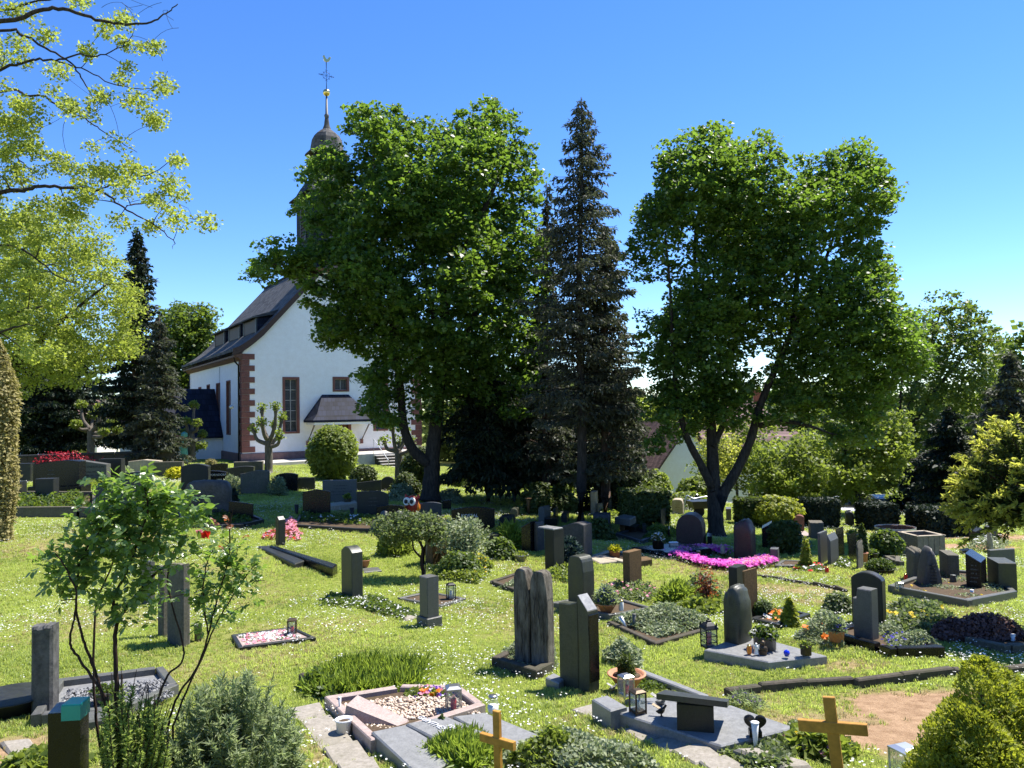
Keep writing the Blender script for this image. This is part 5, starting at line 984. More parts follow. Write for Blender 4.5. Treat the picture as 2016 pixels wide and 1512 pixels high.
HS('grey green stone with wave crest above the blue grey slab', 225, 229, 291, 929, 962, 'granite_blue', 'wave', 3)
HS('pale trapezoid stone with dark letters and white edges', 148, 151, 209, 905, 952, 'granite_grey', 'slantr', 3, text=[('LANGENHUFLON', .12, .5, .66, 'dark_letters'), ('KATHARINA 1907 - 1992', .075, .48, .46, 'dark_letters'), ('PHILIPP 1903 - 1975', .075, .48, .32, 'dark_letters')])
HS('dark flaring stone between the yellow shrub and the lettered pale stone', 192, 195, 238, 903, 948, 'granite_dark', 'flat', 3)
HS('large polished black stone under the red maple shrub', 60, 64, 155, 907, 975, 'granite_black', 'wave', 3, plinth=(.12, .3), lines=(.3, .5, .6, .72, 2, 'granite_grey'))
HS('right half of the stepped grey stone with faint letters', 66, 69, 105, 942, 994, 'granite_dark', 'flat', 3, text=[('GEB. 1921', .09, .6, .35, 'white_letters'), ('GEST. 1989', .09, .6, .2, 'white_letters')])
HS('left half of the stepped grey stone at the hedge', 12, 15, 40, 948, 994, 'granite_dark', 'flat', 3)
HS('low middle link of the stepped grey stone', 40, 41, 66, 971, 994, 'granite_dark', 'flat', 3)
HS('pale brown gabled stone by the yellow shrub', 249, 252, 313, 905, 935, 'sandstone_pale', 'peak', 3)
HS('long brown wall stone behind the rose leaf tips', 300, 302, 358, 909, 938, 'sandstone_grey', 'flat', 3)
HS('low dark slab behind the large black polished stone', 74, 76, 186, 895, 912, 'granite_dark', 'flat', 3)
# ---- left foreground
HS('slim grey stele with rough broken top at the left edge', 56, 59, 104, 1234, 1412, 'rough_rock', 'chip', 8, name='stele', bev=.025)
HS('tall rough grey stele behind the rose bush', 326, 358, 375, 1113, 1275, 'sandstone_grey', 'chip', -35, name='stele', bev=.03)
HS('narrow back stele paired with the rough one behind the rose bush', 309, 321, 328, 1116, 1256, 'sandstone_grey', 'flat', -35, name='stele')
HS('grey stele hidden among the rose leaves', 277, 296, 303, 1105, 1192, 'granite_grey', 'flat', -35, name='stele')
HS('white topped slim post stone left of the rose crown', 185, 196, 206, 1006, 1062, 'granite_grey', 'flat', -35, name='stele')
def teal_post():
    Y = 4.6; p = at(104, 1405, Y); t = thing('covered_post_stone', 'black post stone at the lower left with a bright teal cover on its corner', 'gravestone', (p[0], p[1], G(p[0], p[1])), R(6)); z = p[2] - G(p[0], p[1]); k = Y / F_PX
    MB().loft([[(-9 * k, 0, -.1), (50 * k, 0, -.1), (50 * k, .12, -.1), (-9 * k, .12, -.1)], [(-9 * k, 0, z), (50 * k, 0, z), (50 * k, .12, z + .02), (-9 * k, .12, z + .02)]]).obj('stone', A('granite_black'), t)
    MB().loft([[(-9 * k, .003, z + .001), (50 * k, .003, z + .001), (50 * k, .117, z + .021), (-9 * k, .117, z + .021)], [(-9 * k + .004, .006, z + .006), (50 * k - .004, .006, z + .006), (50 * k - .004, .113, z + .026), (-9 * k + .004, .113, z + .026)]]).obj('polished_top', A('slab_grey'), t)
    MB().box(16 * k, 51.5 * k, -.006, .126, z - .045, z + .045, .004).obj('cover', A('teal_board'), t); MB().box(16.5 * k, 51 * k, -.003, .123, z + .0455, z + .049, .002).obj('cover_top', A('teal_lit'), t)  # top plate takes the brighter teal, its light put into the colour
teal_post()

HS('small dark stone low between the conifer trunks', 1100, 1116, 1119, 1009, 1031, 'granite_dark', 'arch', -12)
HS('small black tablet at the foot of the big maple', 868, 871, 885, 984, 1004, 'granite_black', 'flat', 4)
HS('mossy low stone left of the slim conifer foot', 1000, 1018, 1021, 1001, 1019, 'granite_green', 'oval', -10)
HS('dark tablet in front of the square hedge', 1258, 1272, 1275, 1034, 1052, 'granite_dark', 'flat', -10)
HS('little dark stone left of the half round red stone', 1308, 1319, 1322, 1040, 1062, 'granite_black', 'arch', -12)
HS('dark stone before the low green hedge', 1452, 1470, 1473, 1030, 1052, 'granite_dark', 'arch', -12)
HS('grey tablet right of the slim conical evergreen', 1716, 1728, 1732, 1052, 1080, 'granite_grey', 'arch', -15)
HS('black tablet between the boundary wall and the flaring stone', 215, 217, 246, 896, 915, 'granite_black', 'flat', 3)
HS('dark stone right of the small black arched one', 585, 587, 618, 940, 965, 'granite_dark', 'flat', 4)
HS('black stone close behind the lettered black stone', 408, 410, 446, 912, 936, 'granite_black', 'wave', 3)
HS('dark stone with flat top left of the large polished black stone', 28, 30, 60, 912, 950, 'granite_dark', 'flat', 3)
HS('low black kerb stone beside the gneiss boulder', 448, 450, 496, 985, 1022, 'granite_black', 'slantr', 3)
HS('narrow dark stone right of the slim conifer stem', 1084, 1094, 1098, 1000, 1026, 'granite_dark', 'round', -12)
HS('broad dark stone in the shade left of the yellowish post', 978, 1010, 1014, 1016, 1042, 'granite_dark', 'arch', -8)
HS('small dark stone beside the stone table under the conifers', 1262, 1274, 1277, 1014, 1032, 'granite_dark', 'arch', -10)
HS('low dark slab stone behind the square dark pillar', 1068, 1096, 1099, 1020, 1038, 'granite_black', 'flat', -10)
HS('brown stone in the shade before the thuja columns', 1214, 1230, 1233, 1028, 1050, 'sandstone_brown', 'arch', -12)
HS('dark stone half hidden behind the silver shrub', 956, 980, 984, 1052, 1082, 'granite_dark', 'flat', -15)
HS('grey stone between the tool cart and the red half round stone', 1300, 1314, 1318, 1018, 1038, 'granite_grey', 'round', -12)
HS('dark stone behind the pillow shaped grey stone', 1526, 1546, 1550, 1062, 1088, 'granite_dark', 'arch', -18)
# ---- slabs, borders and beds
slab('polished dark slab under the half round red stone', [(1243, 1077), (1314, 1088), (1400, 1079), (1340, 1068)], .16, 'granite_black')
slab('dark polished slab carrying lantern, figures and blue ball', [(1386, 1279), (1513, 1303), (1628, 1291), (1522, 1262), (1455, 1252)], .13, 'slab_grey')
t = slab('stepped dark slab at the foot of the split headstone', [(1165, 1376), (1202, 1399), (1234, 1390), (1196, 1368)], .20, 'slab_grey')
t = slab('grey frame slab around the bowl beside the split headstone', [(1246, 1318), (1258, 1314), (1395, 1367), (1390, 1373)], .10, 'slab_grey')
slab('long narrow grey slab beyond the lanterns', [(1230, 1376), (1300, 1384), (1392, 1373), (1380, 1366), (1290, 1372)], .09, 'slab_grey')
slab('large polished grey slab under the lectern stone', [(1202, 1398), (1420, 1468), (1566, 1432), (1440, 1388), (1290, 1380)], .14, 'slab_grey')
slab('grey base slab left of the split headstone', [(1074, 1333), (1100, 1345), (1112, 1335), (1090, 1324)], .10, 'slab_grey')
def lectern_stone():
    p = ground(1362, 1432, .14); o = np.array([p[0], p[1], p[2]]); k = o[1] / F_PX; t = thing('lectern_stone', 'low lectern shaped stone, blue grey tilted plate on a dark block', 'gravestone', o, R(-14))
    MB().box(-28 * k, 42 * k, 0, .16, -.05, 44 * k, .01).obj('support', A('granite_dark'), t)
    w = 66 * k; MB().loft([[(-w, -.04, 52 * k), (w * 1.02, -.04, 46 * k), (w * 1.1, .34, 20 * k), (-w * .8, .34, 30 * k)], [(-w, -.05, 64 * k), (w * 1.02, -.05, 58 * k), (w * 1.1, .34, 31 * k), (-w * .8, .34, 41 * k)]]).obj('tilted_plate', A('granite_blue'), t)
lectern_stone()
kerb('black edged bed in front of the notched speckled stone', [(1617, 1257), (1722, 1286), (1752, 1297), (1861, 1295), (1790, 1262), (1700, 1240)], 'granite_black', .13, .10)
kerb('pale stone border round the boulder and black stones', [(1748, 1166), (1905, 1198), (2003, 1178), (1955, 1140), (1850, 1130)], 'granite_grey', .14, .10)
kerb('grey border with gravel beside the slim grey stele', [(60, 1432), (240, 1418), (352, 1368), (322, 1330), (110, 1358)], 'granite_grey', .12, .09, 'slab_grey', fillh=.35)
kerb('pink granite border filled with pale pebbles', [(639, 1395), (730, 1486), (956, 1412), (905, 1372), (792, 1370)], 'pink_granite', .13, .085, 'soil', fillh=.5)
kerb('thin stone edging round the small pink strewn grave', [(470, 1282), (622, 1262), (575, 1240), (455, 1256)], 'granite_dark', .05, .06, 'pink_granite', fillh=.7)
kerb('overgrown kerb beside the timber steles', [(968, 1312), (1056, 1340), (1090, 1322), (1010, 1290)], 'old_kerb', .12, .10)
kerb('grey kerb of the grave with the hyacinth bowl', [(1085, 1196), (1200, 1222), (1287, 1206), (1190, 1178)], 'granite_grey', .09, .08)
kerb('low kerb round the planted grave with watering cans', [(1195, 1230), (1290, 1275), (1410, 1240), (1300, 1206)], 'old_kerb', .06, .08)
kerb('kerb stones of the overgrown plot before the pale capped pillar', [(965, 1150), (1030, 1174), (1085, 1150), (1020, 1132)], 'old_kerb', .07, .09)
kerb('thin kerb behind the pale concrete box stele', [(782, 1182), (868, 1198), (918, 1182), (845, 1168)], 'granite_grey', .05, .08)
kerb('dark kerb of the plot right of the narrow brown stele', [(1476, 1226), (1530, 1240), (1596, 1218), (1540, 1204)], 'granite_dark', .08, .08)
kerb('stone edging under the heather at the right edge', [(1900, 1270), (1978, 1288), (2040, 1286), (2040, 1262), (1930, 1254)], 'sandstone_grey', .10, .12)
kerb('kerb along the left row below the stepped stone', [(8, 1020), (150, 1018), (190, 1022), (190, 985), (20, 985)], 'sandstone_grey', .3, .12)
kerb('dark kerb of the gneiss boulder grave', [(360, 1044), (480, 1040), (520, 1030), (470, 1008), (350, 1012)], 'granite_dark', .12, .10)
kerb('shaded kerb before the black peaked stone', [(575, 1040), (735, 1050), (740, 1030), (590, 1020)], 'granite_dark', .10, .10)
kerb('pale edged plot right of the wavy veined stone', [(1165, 1098), (1230, 1112), (1282, 1110), (1210, 1084)], 'sandstone_pale', .07, .12)
kerb('grey kerbs in the shade of the conifers by the stone table', [(1210, 1056), (1262, 1072), (1300, 1058), (1250, 1044)], 'granite_blue', .10, .10)
kerb('narrow kerb right of the pillow stone', [(1525, 1118), (1590, 1118), (1600, 1108), (1540, 1106)], 'granite_grey', .06, .08)
kerb('low block border before the round tub', [(1757, 1112), (1772, 1116), (1772, 1104), (1740, 1102)], 'sandstone_grey', .12, .10)
def lying(label, pix, t, m, dz=0): return slab(label, pix, t, m, 'lying_stone', 'stone slab', .02, dz=dz)
lying('first of two dark slabs lying aslant on the daisy lawn', [(507, 1075), (530, 1074), (600, 1103), (580, 1110)], .10, 'granite_dark')
lying('second long dark slab lying aslant on the daisy lawn', [(531, 1074), (545, 1075), (664, 1110), (655, 1118)], .16, 'granite_black')
lying('small slate plaque beside the lone dark stele', [(712, 1118), (745, 1116), (752, 1122), (716, 1126)], .03, 'granite_grey')
lying('flat weathered edging stone left of the pale concrete stele', [(722, 1186), (745, 1188), (822, 1214), (800, 1220)], .05, 'concrete')
lying('pointed stone lying at the edge of the tall grass', [(588, 1325), (600, 1322), (640, 1345), (620, 1350)], .12, 'old_kerb')
lying('flat worn slab with faded letters behind the yellow cross', [(1443, 1472), (1490, 1470), (1590, 1497), (1600, 1508), (1545, 1512)], .07, 'concrete')
lying('white stone table top in the shade by the conifers', [(1210, 1018), (1228, 1012), (1252, 1016), (1240, 1022)], .08, 'granite_grey', .45)
lying('dark low stone bench near the white table top', [(1220, 1034), (1240, 1029), (1260, 1032), (1250, 1038)], .06, 'granite_dark', .15)
lying('pale steps slab beside the brown sandstone stele', [(1155, 1096), (1190, 1092), (1232, 1102), (1180, 1108)], .06, 'sandstone_pale')
lying('long brown block at the end of the pale edged plot', [(1252, 1096), (1275, 1095), (1284, 1100), (1258, 1104)], .16, 'sandstone_brown')
lying('grey step block among the graves at the right', [(1738, 1100), (1752, 1096), (1774, 1100), (1764, 1106)], .10, 'granite_dark')
lying('flat pink stone under the red sandstone block', [(1555, 1048), (1585, 1044), (1600, 1054), (1570, 1058)], .05, 'pink_granite')
lying('stone bench block below the light grey inscribed stone', [(648, 990), (700, 985), (704, 990), (650, 996)], .20, 'sandstone_pale')
lying('light flagstone at the lower left corner', [(0, 1458), (60, 1452), (78, 1478), (20, 1486)], .03, 'concrete')
lying('curved grey stone lying at the gravel bed on the left', [(150, 1400), (215, 1395), (222, 1412), (165, 1420)], .10, 'granite_grey')
# wedge stone and lettered slabs of the pebble grave
def pebble_grave():
    o = ground(750, 1418, .07); k = o[1] / F_PX; t = thing('wedge_stone', 'pink granite wedge shaped stone lying on the pebbles', 'gravestone', o, R(-14))
    MB().loft([[(-.33, -.12, -.03), (.27, -.16, -.03), (.30, .02, -.03), (-.30, .10, -.03)], [(-.31, -.09, .15), (.23, -.14, .02), (.27, .0, .03), (-.27, .07, .19)]]).obj('stone', A('pink_granite'), t)
    s1 = slab('left dark slab of the pebble grave, without letters', [(731, 1440), (800, 1426), (905, 1490), (828, 1530)], .12, 'slab_grey')
    s2 = slab('dark lettered slab lying in the middle of the pebble grave', [(799, 1424), (878, 1409), (975, 1450), (905, 1478)], .16, 'slab_grey')
    for txt, px, py in (('GÜNTHER', 846, 1427), ('1947 - 2018', 905, 1445)):
        p = onplane(px, py, s2.location.z); cu = bpy.data.curves.new('lettering', 'FONT'); cu.body = txt; cu.size = .085; cu.extrude = .004; cu.align_x = 'CENTER'; ob = bpy.data.objects.new('tmp', cu); COL.objects.link(ob)
        me = bpy.data.meshes.new_from_object(ob.evaluated_get(bpy.context.evaluated_depsgraph_get())); bpy.data.objects.remove(ob); me.materials.clear(); q = link('inscription', me, A('white_letters'), s2); q.location = (p[0] - s2.location.x, p[1] - s2.location.y, .006); q.rotation_euler = (0, 0, R(-48))
    slab('right dark slab of the pebble grave beside the glass candle', [(892, 1410), (955, 1402), (1075, 1452), (1000, 1470)], .12, 'slab_grey')
    # pale pebbles in the bed
    poly = [(650, 1392), (728, 1470), (800, 1420), (890, 1404), (948, 1410), (900, 1376), (795, 1372)]
    g = ground(760, 1400, .09); W_ = [onplane(a, b, g[2]) for a, b in poly]; pl = [tuple(p[:2]) for p in W_]; xs = [p[0] for p in pl]; ys = [p[1] for p in pl]
    q = np.stack([rng.uniform(min(xs), max(xs), 9000), rng.uniform(min(ys), max(ys), 9000)], 1); q = q[inside(pl, q[:, 0], q[:, 1])][:2600]; n = len(q)
    ico = np.array([(1, 0, 0), (-1, 0, 0), (0, 1, 0), (0, -1, 0), (0, 0, .7), (0, 0, -.7)], float); tr = np.array([(0, 2, 4), (2, 1, 4), (1, 3, 4), (3, 0, 4), (2, 0, 5), (1, 2, 5), (3, 1, 5), (0, 3, 5)])
    r = rng.uniform(.011, .026, (n, 1, 1)); ang = rng.random(n) * 6.28; c, s = np.cos(ang), np.sin(ang); V = ico[None] * r * rng.uniform(.7, 1.3, (n, 1, 3)); V = np.stack([V[..., 0] * c[:, None] - V[..., 1] * s[:, None], V[..., 0] * s[:, None] + V[..., 1] * c[:, None], V[..., 2]], -1)
    V = V + np.concatenate([q, g[2] - .012 + rng.random((n, 1)) * .03], 1)[:, None]; T = (tr[None] + np.arange(n)[:, None, None] * 6).reshape(-1, 3); me = npmesh('pebbles', V.reshape(-1, 3) - g, T); me.polygons.foreach_set('use_smooth', np.ones(len(me.polygons), bool))
    L_ = leafmat('pebble', (.34, .24, .17), (.66, .55, .43), (.3, .2, .15), 0.0, .6, 20); link('pebbles', me, L_, None, loc=g, label='pale pink gravel filling the granite bordered grave', cat='gravel', kind='stuff')
pebble_grave()
def row_kerb():
    """old kerb that steps the lawn down to the bare earth at the right"""
    pix = [(1436, 1373), (1500, 1364), (1590, 1356), (1684, 1350), (1690, 1356), (1780, 1344), (1880, 1332), (1990, 1330), (2060, 1320)]; t = thing('lawn_kerb', 'long dark old kerb stepping the lawn down to the bare earth', 'kerb', ground(1700, 1352)); o = np.array(t.location)
    for (a, b), (c, d) in zip(pix, pix[1:]):
        if abs(c - a) < 20: continue
        p, q = ground(a, b) - o, ground(c, d) - o; mb = MB(); sloped(mb, p + (q - p) * .008, q, .09, .085 + random.uniform(-.01, .012), .015, 1); mb.obj('kerb_stone', A('old_kerb'), t)
    pix = [(1490, 1136), (1540, 1143), (1600, 1153), (1640, 1160), (1664, 1166)]; t = thing('thin_kerb', 'thin dark edging line crossing the dry lawn toward the bowed stone', 'kerb', ground(1580, 1150)); o = np.array(t.location)
    for (a, b), (c, d) in zip(pix, pix[1:]):
        p, q = ground(a, b) - o, ground(c, d) - o; mb = MB(); beam(mb, p, q - (q - p) * .02, .06, min(p[2], q[2]) - .1, max(p[2], q[2]) + .05, .01, 1); mb.obj('kerb_stone', A('old_kerb'), t)
    # worn flagstones along the paths between the graves
    for nm, lb, pts, w in (('path_flags', 'row of worn flagstones beside the large polished slab', [(1150, 1398), (1200, 1415), (1250, 1437), (1300, 1458), (1350, 1478), (1400, 1500), (1450, 1525)], .30), ('path_flags', 'row of worn flagstones left of the pebble grave', [(596, 1398), (620, 1420), (645, 1446), (670, 1474), (700, 1508), (730, 1545)], .30)):
        t = thing(nm, lb, 'path', ground(*pts[2])); o = np.array(t.location)
        for (a, b), (c, d) in zip(pts, pts[1:]):
            p, q = ground(a, b), ground(c, d); d_ = (q - p)[:2]; L = np.linalg.norm(d_); d_ /= L; n_ = np.array([d_[1], -d_[0]]); j = lambda: random.uniform(-.025, .025)
            P = [p[:2] + d_ * (.012 + j() * .3) + n_ * (-w / 2 + j()), q[:2] - d_ * .012 + n_ * (-w / 2 + j()), q[:2] - d_ * (.012 + j() * .3) + n_ * (w / 2 + j()), p[:2] + d_ * .012 + n_ * (w / 2 + j())]
            ar = sum(P[i - 1][0] * P[i][1] - P[i][0] * P[i - 1][1] for i in range(4)); P = P if ar > 0 else P[::-1]
            MB().block([tuple(x - o[:2]) for x in P], -.12 + (p[2] + q[2]) / 2 - o[2], (p[2] + q[2]) / 2 - o[2] + .028 + random.uniform(-.006, .006), .012).obj('flagstone', A('concrete'), t)
row_kerb()
# ------------------------------------------------------------------ shrubs and small trees
def pollard(label, px, py, fork_py, knobs, r, leafm, per=150, leaf=.13, Y=None):
    base = ground(px, py) if Y is None else at(px, py, Y); Y = base[1]; t = thing('pollard_tree', label, 'tree', base); mb = MB(); fk = at(px, fork_py, Y); C = []
    mb.tube(smooth_line([base + (0, 0, -.2), base + (fk - base) * .5 + np.array([.03, 0, 0]), fk], 4) - base, list(np.linspace(r * 1.25, r, 9)), 10)
    for i, (a, b, dy) in enumerate(knobs):
        e = at(a, b, Y + dy); st = base + (fk - base) * (1 - .10 * (i % 3)); m = (st + e) / 2 + np.array([(e[0] - st[0]) * .25, 0, -.12]); P = smooth_line([st, m, e], 5); rr = np.linspace(r * .72, r * .36, len(P)); rr[-2:] *= 1.5; mb.tube(P - base, list(rr), 8); mb.ball(e - base, r * .66, 8, 5); C.append(e)
    mb.obj('trunk', A('bark_grey'), t, True); C = np.array(C); P, q = clumps(C + np.array([0, 0, .1]), per, .30, .9); V, T = kites(P, leaf * rng.uniform(.6, 1.2, len(P)), .4); leafobj('crown', V, T, leafm, t, base); return t
pollard('pollarded tree with leafy knobs right before the church front', 528, 932, 868, [(516, 806, .3), (543, 803, -.3), (555, 824, .5), (515, 834, -.6), (500, 848, .1), (551, 860, -.3), (540, 838, .8)], .17, 'leaf_light', 120)
pollard('leafy pollarded tree at the church flank', 376, 912, 850, [(382, 800, .2), (366, 832, -.3), (398, 858, .3), (388, 836, -.6), (360, 856, .6), (398, 880, -.5), (384, 885, .5)], .19, 'leaf_light', 260)
pollard('small pollarded tree beside the church steps', 784, 958, 888, [(757, 870, .2), (773, 842, -.3), (786, 872, .5), (796, 850, .2), (808, 872, -.4)], .16, 'leaf_light', 90)
pollard('bright pollarded tree before the dark cedar at the left', 178, 916, 845, [(160, 800, .2), (196, 806, -.3), (222, 838, .3), (150, 838, -.6), (184, 820, .6), (205, 852, -.5), (170, 845, .5), (232, 850, .1)], .17, 'leaf_light', 300)
B = bush
B('round_shrub', 'large clipped round shrub beside the church porch', 655, 945, 104, 106, 13000, .15, 'leaf_light', shape='ball', rough=.08, up=.5)
B('round_shrub', 'small clipped brownish shrub at the foot of the church steps', 716, 958, 52, 42, 3500, .12, 'hedge_leaf', shape='ball', rough=.06)
B('evergreen_shrub', 'dark green shrub behind the pollard by the steps', 826, 968, 70, 85, 5000, .15, 'hedge_leaf', shape='ball')
B('hedge_block', 'dark square clipped hedge left of the right maple', 1268, 1038, 84, 72, 9000, .11, 'hedge_leaf', 'hedge', shape='box', rough=.04, stems=3)
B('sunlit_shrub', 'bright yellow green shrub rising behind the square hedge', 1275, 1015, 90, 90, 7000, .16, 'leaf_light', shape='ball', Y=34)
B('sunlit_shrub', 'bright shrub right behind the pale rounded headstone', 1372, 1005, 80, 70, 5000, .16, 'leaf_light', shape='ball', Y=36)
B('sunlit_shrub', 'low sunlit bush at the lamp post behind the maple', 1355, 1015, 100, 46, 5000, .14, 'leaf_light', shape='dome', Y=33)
B('clipped_hedge', 'olive gold domed hedge behind the magenta flowers', 1525, 1040, 112, 64, 8000, .12, 'thuja_gold', 'hedge', shape='ball', rough=.08)
B('clipped_hedge', 'low green hedge left of the olive domed one', 1478, 1035, 50, 52, 4000, .12, 'hedge_leaf', 'hedge', shape='box', rough=.05)
B('hedge_block', 'dark box hedge left of the first parked car', 1612, 1036, 58, 52, 6000, .11, 'needle_dark', 'hedge', shape='box', rough=.05)
B('hedge_block', 'dark box hedge between the two parked cars', 1728, 1042, 56, 50, 6000, .11, 'needle_dark', 'hedge', shape='box', rough=.05)
B('hedge_block', 'dark low hedge under the conifers right of the cars', 1850, 1050, 90, 50, 6000, .12, 'needle_dark', 'hedge', shape='box', rough=.1)
B('evergreen_shrub', 'dark shrub behind the rough red stone', 1545, 1090, 56, 66, 5000, .10, 'hedge_leaf', shape='ball')
B('weeping_shrub', 'round weeping green shrub beside the rusty tub', 1746, 1098, 58, 54, 5200, .085, 'leaf_mid', shape='ball', rough=.1)
B('conical_shrub', 'slim conical evergreen in the terracotta pot near the tub', 1699, 1108, 26, 82, 3600, .07, 'hedge_leaf', shape='cone')
B('conical_shrub', 'loose young yellow conifer by the red flowers', 1588, 1118, 30, 54, 1800, .06, 'thuja_gold', shape='cone', rough=.3)
B('conical_shrub', 'small dense cone of golden thuja right of the narrow brown stele', 1556, 1236, 38, 60, 3600, .05, 'thuja_gold', shape='cone', rough=.12)
B('conical_shrub', 'tiny dark cone conifer standing on the lettered slab', 871, 1459, 26, 50, 1500, .03, 'thuja_green', shape='cone', rough=.15)
B('juniper', 'blue green juniper beside the wavy veined stone', 1116, 1112, 64, 56, 3000, .10, 'needle_blue', shape='dome', upaxis=.7, asp=.25)
B('evergreen_shrub', 'dark low shrub before the bluish slab under the conifers', 1182, 1062, 56, 44, 2600, .10, 'hedge_leaf', shape='dome')
B('silver_shrub', 'open silvery shrub on several stems beside the standard rose', 912, 1112, 100, 96, 3000, .07, 'silver_leaf', shape='ball', rough=.35, stems=9, upaxis=.8, shell=.6)
B('garden_shrub', 'bright fern like shrub under the standard rose crown', 776, 1092, 70, 50, 2200, .10, 'leaf_light', shape='dome', upaxis=.8, asp=.25)
B('garden_shrub', 'leafy green shrub right of the standard rose stem', 905, 1128, 96, 44, 3200, .07, 'leaf_mid', shape='dome')
B('garden_shrub', 'green shrub at the bowl planter by the leaning pair', 985, 1100, 70, 40, 2600, .08, 'leaf_mid', shape='dome')
B('garden_shrub', 'yellow flowering plant between silver shrub and bowl', 940, 1118, 60, 26, 1400, .07, 'leaf_light', shape='dome', flowers=('petal_yellow', 40, .03))
B('garden_shrub', 'tall grassy clump behind the bowl planter', 1005, 1078, 50, 40, 1200, .22, 'grass_long', shape='dome', upaxis=2.0, asp=.06)
B('iris_clump', 'upright iris leaves beside the dry lawn at the brown stele', 1330, 1190, 70, 36, 1400, .16, 'grass_long', shape='dome', upaxis=1.8, asp=.08)
B('wild_shrub', 'straggly brown green shrub on the lawn right of the brown stele', 1385, 1185, 70, 60, 1500, .06, 'leaf_pale', shape='dome', rough=.4, stems=8)
B('wild_shrub', 'tall thin budding rose beside the dark block stele', 1390, 1200, 40, 80, 500, .05, 'leaf_bronze', shape='ball', rough=.5, stems=4, shell=.8)
B('dwarf_shrub', 'clump of pale box shrub before the narrow brown stele', 1502, 1218, 40, 36, 2000, .045, 'thuja_green', shape='ball')
B('heather_mound', 'dark purple heather mound at the right edge behind the edging', 1945, 1262, 130, 54, 7000, .05, 'heather', shape='dome', depth=.6)
B('heather_mound', 'second heather mound left of the larger one', 1880, 1262, 84, 44, 4500, .045, 'heather', shape='dome', depth=.7)
B('heather_mound', 'grey brown heather beside the bowed stone', 1650, 1205, 60, 40, 2200, .05, 'leaf_pale', shape='dome')
B('yellow_shrub', 'glowing yellow ball shrub in the rows left of the church', 238, 925, 40, 32, 2600, .10, 'yellow_leaf', shape='ball', rough=.08)
B('yellow_shrub', 'yellow flowering bush left of the lettered black stone', 345, 945, 36, 26, 1500, .10, 'yellow_leaf', shape='ball')
B('rust_shrub', 'small rusty ball shrub above the lettered black stone', 416, 922, 20, 18, 1200, .07, 'dry_hedge', shape='ball')
B('grey_shrub', 'grey brown shrub below the yellow ball shrub', 244, 942, 42, 24, 1500, .08, 'lavender_leaf', shape='dome')
B('grey_shrub', 'feathery pale shrub left of the wavy topped stone', 455, 972, 40, 36, 1600, .10, 'silver_leaf', shape='dome', upaxis=.8, asp=.2)
B('grey_shrub', 'feathery pale shrub right of the wavy topped stone', 545, 975, 36, 34, 1400, .10, 'silver_leaf', shape='dome', upaxis=.8, asp=.2)
B('evergreen_shrub', 'dark cone shrub beside the gneiss boulder', 460, 1005, 26, 46, 1600, .08, 'needle_dark', shape='cone')
B('red_shrub', 'crimson leaved dwarf maple spilling over the black polished stone', 128, 930, 120, 42, 2600, .085, 'red_maple', shape='dome', rough=.45, stems=6, shell=.5)
B('evergreen_shrub', 'dark low yew in front of the parish hall', 320, 915, 60, 50, 3500, .14, 'needle_dark', shape='ball')
B('sunlit_shrub', 'yellowish bush by the boundary wall at the left', 140, 898, 70, 34, 3000, .15, 'leaf_light', shape='dome')
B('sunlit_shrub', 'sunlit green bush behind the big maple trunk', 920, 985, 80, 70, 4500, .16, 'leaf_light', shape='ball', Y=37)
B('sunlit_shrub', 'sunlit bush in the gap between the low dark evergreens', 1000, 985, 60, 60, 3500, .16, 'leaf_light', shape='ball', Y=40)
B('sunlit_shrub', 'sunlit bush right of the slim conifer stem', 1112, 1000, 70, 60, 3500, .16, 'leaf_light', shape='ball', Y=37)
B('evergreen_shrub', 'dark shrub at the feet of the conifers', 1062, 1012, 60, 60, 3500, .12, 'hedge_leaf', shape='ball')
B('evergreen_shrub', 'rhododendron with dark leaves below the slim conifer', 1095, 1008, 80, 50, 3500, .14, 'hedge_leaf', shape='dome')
B('variegated_shrub', 'whitish leaved shrub behind the red owl stone', 790, 985, 60, 34, 2200, .09, 'silver_leaf', shape='dome')
B('variegated_shrub', 'whitish leaved shrub right of the big maple foot', 885, 990, 54, 28, 2200, .09, 'silver_leaf', shape='dome')
B('evergreen_shrub', 'dark green shrub left of the big maple foot', 800, 975, 60, 44, 3000, .11, 'hedge_leaf', shape='dome')
B('columnar_hedge', 'tall pale clipped hedge cut by the left frame edge', -8, 1066, 80, 385, 16000, .085, 'dry_hedge', 'hedge', shape='column', rough=.12, stems=2, asp=.35, seed=2.)
B('columnar_hedge', 'green spreading conifer behind the pale hedge at the left', 40, 905, 130, 120, 5000, .2, 'hedge_leaf', 'hedge', shape='ball', Y=44)
